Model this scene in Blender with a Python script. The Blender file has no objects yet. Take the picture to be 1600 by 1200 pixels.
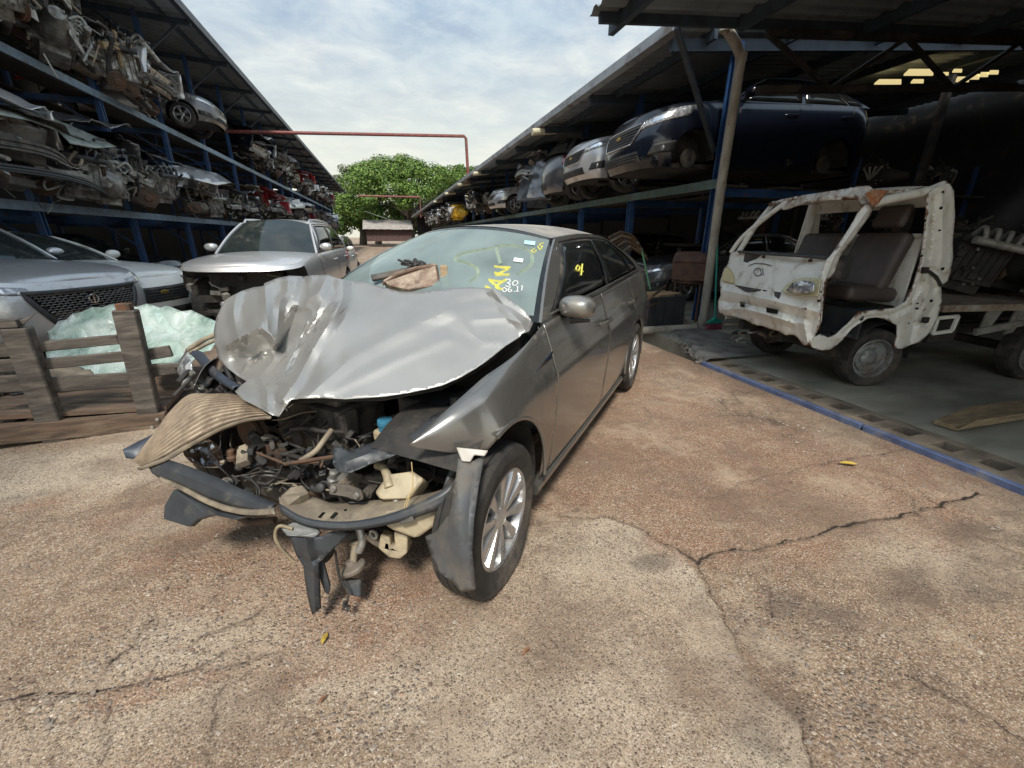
import bpy, bmesh, math, random
import numpy as np
from mathutils import Vector, Matrix, geometry, noise as mnoise
R = math.radians
rnd = random.Random(7)
scene = bpy.context.scene
col = scene.collection
# ------------------------------------------------------------------ camera
CAMH, FPX = 1.38, 640.0
PITCH = math.atan(230 / 640.0); YAW = math.atan2(199, 680)
cd = bpy.data.cameras.new('camera'); cam = bpy.data.objects.new('camera', cd); col.objects.link(cam)
cam.location = (0, 0, CAMH); cam.rotation_euler = (math.pi / 2 - PITCH, 0, -YAW)
cd.sensor_width = 36.0; cd.lens = 36.0 * FPX / 1600.0; cd.clip_start = 0.05; cd.clip_end = 3000
scene.camera = cam
# ------------------------------------------------------------------ view + world
scene.view_settings.view_transform = 'Standard'; scene.view_settings.look = 'None'
scene.view_settings.gamma = 1; scene.view_settings.use_curve_mapping = False
scene.view_settings.exposure = 0.45
SUN_EL, SUN_AZ = 54.0, 200.0      # azimuth clockwise from +Y
world = bpy.data.worlds.new("World"); scene.world = world; world.use_nodes = True
def build_world():
    nt = world.node_tree; N = nt.nodes; L = nt.links; N.clear()
    out = N.new('ShaderNodeOutputWorld'); bg = N.new('ShaderNodeBackground'); bg.inputs['Strength'].default_value = 0.12
    sky = N.new('ShaderNodeTexSky'); sky.sky_type = 'NISHITA'; sky.sun_disc = False
    sky.sun_elevation = R(SUN_EL); sky.sun_rotation = R(SUN_AZ); sky.dust_density = 2.5; sky.air_density = 1.2
    tc = N.new('ShaderNodeTexCoord'); sep = N.new('ShaderNodeSeparateXYZ'); L.new(tc.outputs['Generated'], sep.inputs[0])
    # project the direction on a cloud layer
    mx = N.new('ShaderNodeMath'); mx.operation = 'MAXIMUM'; mx.inputs[1].default_value = 0.0; L.new(sep.outputs['Z'], mx.inputs[0])
    ad = N.new('ShaderNodeMath'); ad.operation = 'ADD'; ad.inputs[1].default_value = 0.16; L.new(mx.outputs[0], ad.inputs[0])
    dx = N.new('ShaderNodeMath'); dx.operation = 'DIVIDE'; L.new(sep.outputs['X'], dx.inputs[0]); L.new(ad.outputs[0], dx.inputs[1])
    dy = N.new('ShaderNodeMath'); dy.operation = 'DIVIDE'; L.new(sep.outputs['Y'], dy.inputs[0]); L.new(ad.outputs[0], dy.inputs[1])
    cb = N.new('ShaderNodeCombineXYZ'); L.new(dx.outputs[0], cb.inputs[0]); L.new(dy.outputs[0], cb.inputs[1])
    def nz(scale, det, rough, dist, seed):
        n = N.new('ShaderNodeTexNoise'); n.inputs['Scale'].default_value = scale; n.inputs['Detail'].default_value = det
        n.inputs['Roughness'].default_value = rough; n.inputs['Distortion'].default_value = dist
        mp = N.new('ShaderNodeMapping'); mp.inputs['Location'].default_value = (seed, seed * .7, 0)
        mp.inputs['Rotation'].default_value = (0, 0, R(35)); mp.inputs['Scale'].default_value = (1.0, 1.25, 1)
        L.new(cb.outputs[0], mp.inputs[0]); L.new(mp.outputs[0], n.inputs['Vector']); return n
    n1 = nz(1.4, 9, .56, .15, 5.1); n2 = nz(3.8, 9, .64, .35, 9.4)
    r1 = N.new('ShaderNodeValToRGB'); L.new(n1.outputs['Fac'], r1.inputs[0])
    e = r1.color_ramp.elements; e[0].position = .30; e[0].color = (2.0, 2.95, 4.1, 1); e[1].position = .72; e[1].color = (5.5, 5.5, 5.45, 1)
    m = r1.color_ramp.elements.new(.5); m.color = (3.2, 3.95, 4.7, 1)
    r2 = N.new('ShaderNodeValToRGB'); L.new(n2.outputs['Fac'], r2.inputs[0])
    e = r2.color_ramp.elements; e[0].position = .38; e[0].color = (.80, .86, .93, 1); e[1].position = .64; e[1].color = (1.36, 1.28, 1.16, 1)
    mul = N.new('ShaderNodeMix'); mul.data_type = 'RGBA'; mul.blend_type = 'MULTIPLY'; mul.inputs['Factor'].default_value = 1
    L.new(r1.outputs[0], mul.inputs['A']); L.new(r2.outputs[0], mul.inputs['B'])
    # warm pale band towards the horizon
    hr = N.new('ShaderNodeMapRange'); hr.inputs['From Min'].default_value = .42; hr.inputs['From Max'].default_value = .10
    hr.inputs['To Min'].default_value = 0; hr.inputs['To Max'].default_value = .85; L.new(sep.outputs['Z'], hr.inputs['Value'])
    hz = N.new('ShaderNodeMix'); hz.data_type = 'RGBA'; hz.inputs['B'].default_value = (6.3, 6.1, 4.9, 1)
    L.new(hr.outputs[0], hz.inputs['Factor']); L.new(mul.outputs['Result'], hz.inputs['A'])
    # sky out of view behind the camera, brightened to light truck and wrecks
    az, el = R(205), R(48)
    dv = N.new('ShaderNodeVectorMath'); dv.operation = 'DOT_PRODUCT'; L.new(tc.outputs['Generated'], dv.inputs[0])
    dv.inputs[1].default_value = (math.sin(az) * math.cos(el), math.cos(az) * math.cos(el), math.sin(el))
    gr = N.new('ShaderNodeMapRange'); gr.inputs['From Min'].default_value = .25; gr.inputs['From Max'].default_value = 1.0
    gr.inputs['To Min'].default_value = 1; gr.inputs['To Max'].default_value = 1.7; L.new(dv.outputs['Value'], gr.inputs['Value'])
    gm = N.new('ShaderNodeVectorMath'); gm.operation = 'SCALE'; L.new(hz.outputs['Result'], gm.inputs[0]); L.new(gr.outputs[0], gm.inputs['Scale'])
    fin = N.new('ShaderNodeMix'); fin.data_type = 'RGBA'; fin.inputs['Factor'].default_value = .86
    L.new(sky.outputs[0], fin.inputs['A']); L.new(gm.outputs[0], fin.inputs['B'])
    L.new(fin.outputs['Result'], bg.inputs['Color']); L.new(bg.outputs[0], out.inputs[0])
build_world()
sd = bpy.data.lights.new('sun', 'SUN'); sd.energy = 3.1; sd.angle = R(11); sd.color = (1, .95, .86)
sun = bpy.data.objects.new('sun', sd); col.objects.link(sun)
_az, _el = R(SUN_AZ), R(SUN_EL)
_dir = Vector((math.sin(_az) * math.cos(_el), math.cos(_az) * math.cos(_el), math.sin(_el)))
sun.rotation_euler = _dir.to_track_quat('Z', 'Y').to_euler(); sun.location = _dir * 50

# ------------------------------------------------------------------ helpers
FW = np.array([math.sin(YAW) * math.cos(PITCH), math.cos(YAW) * math.cos(PITCH), -math.sin(PITCH)])
RT = np.array([math.cos(YAW), -math.sin(YAW), 0.]); UP = np.cross(RT, FW)
def ray(x, y): return FW * FPX + RT * (x - 800) - UP * (y - 600)
EYE = np.array([0, 0, CAMH])
# survey helpers: world point seen at a photo position, given its real height, depth or wall plane
def gz(x, y, z=0.): d = ray(x, y); return EYE + d * ((z - CAMH) / d[2])
def gx(x, y, X): d = ray(x, y); return EYE + d * (X / d[0])
def gy(x, y, Y): d = ray(x, y); return EYE + d * (Y / d[1])
def gd(x, y, D): return EYE + ray(x, y) * (D / FPX)
class Frame:
    def __init__(s, ox, oy, deg, oz=0.):
        t = R(deg); s.deg = deg; s.o = np.array([ox, oy, oz]); s.ax = np.array([math.cos(t), math.sin(t), 0]); s.ay = np.array([-math.sin(t), math.cos(t), 0])
    def loc(s, P): P = np.asarray(P) - s.o; return (P @ s.ax, P @ s.ay, P[2])
    def yy(s, x, y, v): d = ray(x, y); c = EYE - s.o; t = (v - c @ s.ay) / (d @ s.ay); return s.loc(EYE + d * t)   # at lateral plane v
    def xx(s, x, y, u): d = ray(x, y); c = EYE - s.o; t = (u - c @ s.ax) / (d @ s.ax); return s.loc(EYE + d * t)   # at fore-aft plane u
    def zz(s, x, y, z): return s.loc(gz(x, y, z + s.o[2]))
    def dd(s, x, y, D): return s.loc(gd(x, y, D))

def tag(o, label=None, cat=None, group=None, kind=None):
    if label: o['label'] = label
    if cat: o['category'] = cat
    if group: o['group'] = group
    if kind: o['kind'] = kind
    return o
def empty(name, loc=(0, 0, 0), rz=0., rot=None, label=None, cat=None, group=None):
    o = bpy.data.objects.new(name, None); col.objects.link(o); o.location = loc; o.rotation_euler = rot if rot else (0, 0, rz)
    o.empty_display_size = .2
    return tag(o, label, cat, group)
def copy_tree(o, parent=None):
    c = o.copy(); col.objects.link(c)
    if parent: c.parent = parent
    for ch in list(o.children): copy_tree(ch, c)
    return c

class MB:
    def __init__(s): s.v = []; s.f = []; s.mi = []; s.cur = 0
    def m(s, i): s.cur = i; return s
    def add(s, vs, fs):
        b = len(s.v); s.v += [tuple(map(float, p)) for p in vs]; s.f += [tuple(b + i for i in f) for f in fs]; s.mi += [s.cur] * len(fs); return s
    def box(s, c, d, rot=None):
        x, y, z = [k / 2 for k in d]; vs = [Vector((a * x, b * y, e * z)) for a in (-1, 1) for b in (-1, 1) for e in (-1, 1)]
        if rot is not None:
            M = rot if isinstance(rot, Matrix) else Matrix.Rotation(rot, 3, 'Z'); vs = [M @ v for v in vs]
        vs = [v + Vector(c) for v in vs]
        return s.add(vs, [(0, 1, 3, 2), (4, 6, 7, 5), (0, 4, 5, 1), (2, 3, 7, 6), (0, 2, 6, 4), (1, 5, 7, 3)])
    def bar(s, p0, p1, w, h, up=(0, 0, 1)):
        p0 = Vector(p0); p1 = Vector(p1); d = (p1 - p0); L = d.length
        if L < 1e-6: return s
        d.normalize(); u = Vector(up)
        if abs(d.dot(u)) > .98: u = Vector((1, 0, 0))
        a = d.cross(u).normalized(); b = a.cross(d).normalized(); vs = []
        for p in (p0, p1):
            for sa, sb in ((-1, -1), (1, -1), (1, 1), (-1, 1)): vs.append(p + a * sa * w / 2 + b * sb * h / 2)
        return s.add(vs, [(0, 3, 2, 1), (4, 5, 6, 7), (0, 1, 5, 4), (1, 2, 6, 5), (2, 3, 7, 6), (3, 0, 4, 7)])
    def tube(s, pts, r, n=8, cap=True, flat=1.0):
        pts = [Vector(p) for p in pts]; k = len(pts); rs = r if isinstance(r, (list, tuple)) else [r] * k
        pa = None; vs = []
        for i, p in enumerate(pts):
            d = (pts[min(i + 1, k - 1)] - pts[max(i - 1, 0)])
            if d.length < 1e-9: d = Vector((0, 0, 1))
            d.normalize()
            if pa is None: pa = d.orthogonal().normalized()
            a = (pa - d * pa.dot(d))
            a = a.normalized() if a.length > 1e-6 else d.orthogonal().normalized(); pa = a; b = d.cross(a)
            for j in range(n):
                t = 2 * math.pi * j / n; vs.append(p + a * math.cos(t) * rs[i] + b * math.sin(t) * rs[i] * flat)
        fs = [(i * n + j, i * n + (j + 1) % n, (i + 1) * n + (j + 1) % n, (i + 1) * n + j) for i in range(k - 1) for j in range(n)]
        if cap: fs += [tuple(range(n - 1, -1, -1)), tuple((k - 1) * n + j for j in range(n))]
        return s.add(vs, fs)
    def lathe(s, prof, c=(0, 0, 0), axis='z', n=32, M=None, close=False):   # prof: (radius, along)
        vs = []
        for r, a in prof:
            for j in range(n):
                t = 2 * math.pi * j / n; x, y = r * math.cos(t), r * math.sin(t)
                p = Vector((x, y, a)) if axis == 'z' else (Vector((x, a, y)) if axis == 'y' else Vector((a, x, y)))
                if M: p = M @ p
                vs.append(p + Vector(c))
        k = len(prof); fs = []
        for i in range(k - 1 if not close else k):
            i2 = (i + 1) % k
            for j in range(n):
                f = (i * n + j, i * n + (j + 1) % n, i2 * n + (j + 1) % n, i2 * n + j)
                fs.append(f if axis != 'y' else f[::-1])
        return s.add(vs, fs)
    def grid(s, P, flip=False, skip=None):
        m, n = len(P), len(P[0]); vs = [p for row in P for p in row]; fs = []
        for i in range(m - 1):
            for j in range(n - 1):
                if skip and skip(i, j): continue
                f = (i * n + j, i * n + j + 1, (i + 1) * n + j + 1, (i + 1) * n + j); fs.append(f[::-1] if flip else f)
        return s.add(vs, fs)
    def prism(s, poly, T, h):    # poly 2d -> T(x, y, k) with k in 0..1 (both caps)
        n = len(poly); vs = [T(x, y, 0) for x, y in poly] + [T(x, y, h) for x, y in poly]
        tri = geometry.tessellate_polygon([[Vector((x, y, 0)) for x, y in poly]])
        fs = [tuple(t) for t in tri] + [tuple(n + i for i in t[::-1]) for t in tri] + [(i, (i + 1) % n, n + (i + 1) % n, n + i) for i in range(n)]
        return s.add(vs, fs)
    def plate(s, pts, th, nrm=None):   # 3d polygon with thickness
        P = [Vector(p) for p in pts]; n = len(P)
        N = Vector((0, 0, 0))
        for i in range(n):
            a, b = P[i], P[(i + 1) % n]; N += Vector(((a.y - b.y) * (a.z + b.z), (a.z - b.z) * (a.x + b.x), (a.x - b.x) * (a.y + b.y)))
        N = N.normalized() if nrm is None else Vector(nrm)
        vs = [p + N * th / 2 for p in P] + [p - N * th / 2 for p in P]
        tri = geometry.tessellate_polygon([P])
        fs = [tuple(t) for t in tri] + [tuple(n + i for i in t[::-1]) for t in tri] + [(i, n + i, n + (i + 1) % n, (i + 1) % n) for i in range(n)]
        return s.add(vs, fs)
    def build(s, name, mats, parent=None, smooth=False, bevel=0, solid=0, sub=0, fix=True, seg=1):
        me = bpy.data.meshes.new(name); me.from_pydata(s.v, [], s.f); me.update()
        mats = mats if isinstance(mats, (list, tuple)) else [mats]
        for m in mats: me.materials.append(m)
        if len(mats) > 1: me.polygons.foreach_set('material_index', s.mi)
        if fix:
            bm = bmesh.new(); bm.from_mesh(me)
            bmesh.ops.remove_doubles(bm, verts=bm.verts, dist=1e-5)
            bmesh.ops.recalc_face_normals(bm, faces=bm.faces); bm.to_mesh(me); bm.free()
        if smooth:
            me.polygons.foreach_set('use_smooth', [True] * len(me.polygons))
            me.set_sharp_from_angle(angle=R(smooth if smooth is not True else 38))
        o = bpy.data.objects.new(name, me); col.objects.link(o)
        if parent: o.parent = parent
        if solid:
            md = o.modifiers.new('solid', 'SOLIDIFY'); md.thickness = solid; md.offset = -1
        if sub:
            md = o.modifiers.new('sub', 'SUBSURF'); md.levels = sub; md.render_levels = sub
        if bevel:
            md = o.modifiers.new('bevel', 'BEVEL'); md.width = bevel; md.segments = seg; md.limit_method = 'ANGLE'; md.angle_limit = R(40)
        return o
def rrot(r, s=1.): return Matrix.Rotation(r.uniform(-s, s), 3, 'X') @ Matrix.Rotation(r.uniform(-s, s), 3, 'Y') @ Matrix.Rotation(r.uniform(-3.1, 3.1), 3, 'Z')
def spline(pts, n):          # catmull-rom through 3d points, n samples
    P = [np.array(p, float) for p in pts]; k = len(P); out = []
    for i in range(n):
        t = i / (n - 1) * (k - 1); a = min(int(t), k - 2); u = t - a
        p0 = P[max(a - 1, 0)]; p1 = P[a]; p2 = P[a + 1]; p3 = P[min(a + 2, k - 1)]
        out.append(.5 * ((2 * p1) + (-p0 + p2) * u + (2 * p0 - 5 * p1 + 4 * p2 - p3) * u * u + (-p0 + 3 * p1 - 3 * p2 + p3) * u ** 3))
    return out
def kf(keys):                # smooth key interpolation
    xs = [k[0] for k in keys]; ys = [k[1] for k in keys]
    def f(x):
        if x <= xs[0]: return ys[0]
        if x >= xs[-1]: return ys[-1]
        i = max(j for j in range(len(xs)) if xs[j] <= x); i = min(i, len(xs) - 2)
        h = xs[i + 1] - xs[i]; t = (x - xs[i]) / h
        def sl(j):
            if j == 0: return (ys[1] - ys[0]) / (xs[1] - xs[0])
            if j == len(xs) - 1: return (ys[-1] - ys[-2]) / (xs[-1] - xs[-2])
            a = (ys[j] - ys[j - 1]) / (xs[j] - xs[j - 1]); b = (ys[j + 1] - ys[j]) / (xs[j + 1] - xs[j])
            return 0 if a * b <= 0 else 2 * a * b / (a + b)
        m0, m1 = sl(i) * h, sl(i + 1) * h
        return (2*t**3 - 3*t*t + 1) * ys[i] + (t**3 - 2*t*t + t) * m0 + (-2*t**3 + 3*t*t) * ys[i + 1] + (t**3 - t*t) * m1
    return f

# ------------------------------------------------------------------ materials
MATS = {}
def mat(name, c1, c2=None, scale=6., rough=.6, metal=0., bump=0., bscale=None, thr=(.4, .62), coat=0., spec=.5, dirt=None, dscale=3., damt=.5, alpha=1., emit=None, trans=0., rvar=0., stretch=None, detail=6, dthr=None):
    if name in MATS: return MATS[name]
    m = bpy.data.materials.new(name); m.use_nodes = True; nt = m.node_tree; N = nt.nodes; L = nt.links
    b = N['Principled BSDF']; b.inputs['Roughness'].default_value = rough; b.inputs['Metallic'].default_value = metal
    b.inputs['Coat Weight'].default_value = coat; b.inputs['Coat Roughness'].default_value = .08; b.inputs['Specular IOR Level'].default_value = spec
    b.inputs['Transmission Weight'].default_value = trans; b.inputs['Alpha'].default_value = alpha
    tc = N.new('ShaderNodeTexCoord'); vec = tc.outputs['Object']
    if stretch:
        mp = N.new('ShaderNodeMapping'); mp.inputs['Scale'].default_value = stretch; L.new(vec, mp.inputs[0]); vec = mp.outputs[0]
    def noise(sc, det=detail, ro=.6):
        n = N.new('ShaderNodeTexNoise'); n.inputs['Scale'].default_value = sc; n.inputs['Detail'].default_value = det; n.inputs['Roughness'].default_value = ro
        L.new(vec, n.inputs['Vector']); return n
    def ramp(src, a, b_, c0, c1_):
        r = N.new('ShaderNodeValToRGB'); L.new(src, r.inputs[0]); e = r.color_ramp.elements; e[0].position = a; e[1].position = b_; e[0].color = c0; e[1].color = c1_; return r
    c2 = c2 or tuple(k * .82 for k in c1)
    n = noise(scale); r = ramp(n.outputs['Fac'], thr[0], thr[1], (*c1, 1), (*c2, 1)); csock = r.outputs[0]
    if dirt:
        n2 = noise(dscale, 8, .7); dt = dthr or (.62 - damt * .35, .78 - damt * .25)
        r2 = ramp(n2.outputs['Fac'], dt[0], dt[1], (0, 0, 0, 1), (1, 1, 1, 1))
        mx = N.new('ShaderNodeMix'); mx.data_type = 'RGBA'; L.new(r2.outputs[0], mx.inputs['Factor']); L.new(csock, mx.inputs['A']); mx.inputs['B'].default_value = (*dirt, 1); csock = mx.outputs['Result']
        mr = N.new('ShaderNodeMapRange'); mr.inputs['To Min'].default_value = rough; mr.inputs['To Max'].default_value = min(1, rough + .4); L.new(r2.outputs[0], mr.inputs['Value']); L.new(mr.outputs[0], b.inputs['Roughness'])
        if metal > 0:
            mm = N.new('ShaderNodeMapRange'); mm.inputs['To Min'].default_value = metal; mm.inputs['To Max'].default_value = 0; L.new(r2.outputs[0], mm.inputs['Value']); L.new(mm.outputs[0], b.inputs['Metallic'])
    elif rvar:
        mr = N.new('ShaderNodeMapRange'); mr.inputs['To Min'].default_value = rough - rvar; mr.inputs['To Max'].default_value = rough + rvar; mr.inputs['From Min'].default_value = .3; mr.inputs['From Max'].default_value = .7
        n3 = noise(scale * 2.3); L.new(n3.outputs['Fac'], mr.inputs['Value']); L.new(mr.outputs[0], b.inputs['Roughness'])
    L.new(csock, b.inputs['Base Color'])
    if bump:
        n4 = noise(bscale or scale * 3, 6, .65); bp = N.new('ShaderNodeBump'); bp.inputs['Strength'].default_value = 1; bp.inputs['Distance'].default_value = bump
        L.new(n4.outputs['Fac'], bp.inputs['Height']); L.new(bp.outputs[0], b.inputs['Normal'])
    if emit:
        b.inputs['Emission Color'].default_value = (*emit[:3], 1); b.inputs['Emission Strength'].default_value = emit[3]
    MATS[name] = m; return m
DUST = (.23, .18, .13)
def paint(name, c, metal=.6, rough=.3, dirt=DUST, damt=.25, bump=.0, dscale=2.2): return mat(name, c, tuple(k * .93 for k in c), 9, rough, metal, bump, 30, coat=.6, dirt=dirt, damt=damt, dscale=dscale)
M_silver = paint('silver paint', (.60, .60, .60), .5, .3, damt=.12)
M_white = paint('white paint', (.74, .74, .70), 0, .3, damt=.2)
M_grey = paint('grey paint', (.17, .17, .18), .7, .33)
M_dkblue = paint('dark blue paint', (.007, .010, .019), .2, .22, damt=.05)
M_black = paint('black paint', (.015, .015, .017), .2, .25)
M_red = paint('red paint', (.32, .02, .03), .2, .3)
M_blue = paint('blue paint', (.05, .09, .22), .4, .3)
M_beige = paint('beige paint', (.50, .46, .38), .4, .35)
M_glass = mat('dark car glass', (.018, .024, .024), (.03, .036, .034), 4, .06, 0, spec=.6, dirt=(.12, .12, .10), damt=.15, dscale=2)
M_tglass = mat('tinted side glass', (.008, .009, .009), (.014, .015, .014), 4, .05, 0, spec=.5)
M_tyre = mat('tyre rubber', (.022, .021, .020), (.04, .036, .032), 14, .85, 0, .002, 60, dirt=(.11, .09, .07), damt=.35, dscale=5)
M_rim = mat('alloy rim', (.55, .55, .56), (.45, .45, .45), 8, .3, .85, dirt=(.10, .09, .08), damt=.3, dscale=9)
M_steelrim = mat('grey steel rim', (.32, .33, .33), (.22, .22, .21), 12, .45, .5, dirt=(.13, .10, .07), damt=.4, dscale=7)
M_plastic = mat('black plastic', (.025, .026, .028), (.04, .041, .043), 7, .5, 0, .001, 40, dirt=(.13, .11, .09), damt=.35, dscale=5)
M_plasticg = mat('dusty grey plastic', (.034, .038, .043), (.048, .052, .057), 6, .45, 0, .001, 30, dirt=(.10, .088, .072), damt=.22, dscale=9)
M_chrome = mat('chrome', (.75, .75, .76), (.6, .6, .6), 5, .14, 1)
M_lamp = mat('clear lamp plastic', (.55, .56, .57), (.25, .25, .26), 22, .08, .35, coat=1, thr=(.45, .52))
M_taillamp = mat('red lamp plastic', (.35, .01, .015), (.2, .008, .01), 14, .1, 0, coat=1)
M_dark = mat('engine bay grime', (.016, .015, .014), (.035, .031, .027), 9, .7, 0, .003, 25, dirt=(.09, .075, .06), damt=.3)
M_alu = mat('cast aluminium', (.42, .41, .38), (.24, .23, .21), 9, .5, .75, .003, 30, dirt=(.08, .065, .05), damt=.5, dscale=8)
M_iron = mat('rusty iron', (.12, .07, .045), (.06, .045, .035), 9, .75, .3, .004, 30, dirt=(.19, .085, .04), damt=.35, dscale=6)
M_greyiron = mat('oily grey iron', (.13, .122, .112), (.05, .047, .043), 9, .55, .6, .003, 30, dirt=(.12, .095, .07), damt=.4, dscale=7)
M_pale = mat('pale galvanised metal', (.42, .41, .38), (.30, .29, .26), 9, .5, .5, .002, 20, dirt=(.12, .10, .08), damt=.35, dscale=7)
M_tan = mat('tan dusty metal', (.30, .25, .18), (.19, .155, .115), 8, .7, .2, .003, 25, dirt=(.10, .08, .06), damt=.4, dscale=7)
M_hose = mat('black rubber hose', (.02, .02, .02), (.035, .033, .03), 9, .6, 0, .001, 30, dirt=(.12, .10, .08), damt=.3, dscale=8)
M_rackblue = mat('rack post blue paint', (.028, .085, .22), (.02, .06, .16), 8, .45, .1, .001, 30, dirt=(.10, .07, .05), damt=.25, dscale=7)
M_rackbeam = mat('pale blue beam paint', (.24, .33, .42), (.18, .26, .34), 5, .5, .1, .001, 30, dirt=(.14, .09, .06), damt=.25, dscale=7)
M_greenbeam = mat('weathered green beam paint', (.14, .22, .21), (.10, .16, .16), 5, .5, .1, .001, 30, dirt=(.14, .09, .06), damt=.3, dscale=7)
M_board = mat('dark shelf boards', (.05, .042, .034), (.03, .026, .022), 8, .9)
M_purlin = mat('roof steel', (.055, .075, .10), (.04, .05, .065), 5, .6, .3)
M_pipe = mat('grey pvc pipe', (.42, .39, .33), (.33, .30, .25), 3, .6, 0, .001, 20, dirt=(.14, .115, .085), damt=.35, dscale=4, stretch=(1, 1, .4))
M_wood = mat('weathered grey wood', (.11, .095, .08), (.055, .047, .04), 4, .9, 0, .004, 12, dirt=(.20, .17, .14), damt=.3, dscale=3, stretch=(1, 6, 6))
M_woodbrown = mat('old brown planks', (.16, .105, .07), (.08, .055, .04), 4, .9, 0, .004, 12, dirt=(.22, .17, .12), damt=.3, dscale=3, stretch=(1, 6, 6))
M_plank = mat('pale sawn plank', (.34, .25, .14), (.22, .15, .085), 5, .8, 0, .002, 14, dirt=(.12, .10, .07), damt=.35, dscale=3, stretch=(1, 7, 7))
M_redpipe = mat('red oxide pipe', (.22, .055, .05), (.15, .045, .04), 8, .6, 0, dirt=(.2, .12, .08), damt=.3)
M_cream = mat('cream plastic tank', (.46, .38, .25), (.34, .28, .18), 5, .45, 0, dirt=(.2, .16, .11), damt=.4, dscale=6)
def sheet_mat(name, c, dirt=(.10, .075, .05)):
    return mat(name, c, tuple(k * .8 for k in c), 1.3, .5, .45, dirt=dirt, damt=.2, dscale=2.2)
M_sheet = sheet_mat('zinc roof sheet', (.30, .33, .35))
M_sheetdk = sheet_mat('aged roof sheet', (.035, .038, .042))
# ------------------------------------------------------------------ ground
def vnoise(X, Y, s, seed):
    r = np.random.default_rng(seed); T = r.random((256, 256)); x = X * s; y = Y * s; xi = np.floor(x).astype(int); yi = np.floor(y).astype(int)
    u = x - xi; v = y - yi; u = u * u * (3 - 2 * u); v = v * v * (3 - 2 * v); g = lambda a, b: T[a % 256, b % 256]
    return (g(xi, yi) * (1 - u) + g(xi + 1, yi) * u) * (1 - v) + (g(xi, yi + 1) * (1 - u) + g(xi + 1, yi + 1) * u) * v
def fbm(X, Y, s, seed, o=4):
    t = 0; a = .5; w = 0
    for k in range(o): t = t + a * vnoise(X, Y, s * 2 ** k, seed + k); w += a; a *= .55
    return t / w
def segdist(X, Y, pts):
    d = np.full(X.shape, 1e9)
    for (ax, ay), (bx, by) in zip(pts, pts[1:]):
        vx, vy = bx - ax, by - ay; t = np.clip(((X - ax) * vx + (Y - ay) * vy) / (vx * vx + vy * vy + 1e-9), 0, 1)
        d = np.minimum(d, np.hypot(X - ax - t * vx, Y - ay - t * vy))
    return d
def inpoly(X, Y, P):
    c = np.zeros(X.shape, bool); n = len(P)
    for i in range(n):
        x1, y1 = P[i]; x2, y2 = P[(i + 1) % n]
        if y1 == y2: continue
        c ^= ((y1 > Y) != (y2 > Y)) & (X < (x2 - x1) * (Y - y1) / (y2 - y1) + x1)
    return c
def GP(pts): return [tuple(gz(x, y)[:2]) for x, y in pts]
EDGE_X = 3.36           # edge of the warehouse floor
def sm(x, a, b): t = np.clip((x - a) / (b - a), 0, 1); return t * t * (3 - 2 * t)
CRACKS = [([(1530, 768), (1440, 790), (1330, 822), (1250, 838), (1180, 855), (1110, 868), (1085, 880)], .010, .85),
    ([(1085, 880), (1130, 960), (1160, 1060), (1235, 1130), (1262, 1210)], .008, .5),
    ([(870, 800), (940, 800), (985, 815), (1060, 862), (1085, 880)], .008, .6),
    ([(-60, 1115), (60, 1095), (150, 1078), (235, 1060), (285, 1050), (340, 1020)], .009, .8),
    ([(130, 1080), (160, 1035), (200, 1010), (225, 975), (235, 968)], .008, .7),
    ([(250, 1015), (285, 1008), (330, 985), (365, 975), (405, 955)], .007, .7),
    ([(340, 1045), (400, 1035), (440, 1025)], .005, .5),
    ([(350, 1060), (345, 1110), (320, 1160), (330, 1200)], .006, .45),
    ([(1165, 1050), (1250, 1065), (1350, 1050), (1440, 1075), (1560, 1130), (1640, 1180)], .007, .5),
    ([(1195, 900), (1205, 930), (1200, 960), (1185, 985)], .005, .5),
    ([(1180, 750), (1260, 735), (1330, 715), (1400, 700), (1460, 690)], .007, .5),
    ([(1100, 780), (1140, 765), (1180, 750), (1240, 770), (1330, 790)], .005, .35),
    ([(1400, 740), (1440, 765), (1470, 790), (1530, 840), (1640, 880)], .006, .4),
    ([(150, 1090), (160, 1150), (155, 1210)], .006, .4),
    ([(660, 900), (664, 980), (672, 1080), (690, 1210)], .006, .35),
    ([(-40, 830), (60, 815), (120, 800), (190, 790)], .006, .3),
    ([(960, 1090), (1060, 1100), (1160, 1140)], .005, .25)]
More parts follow.
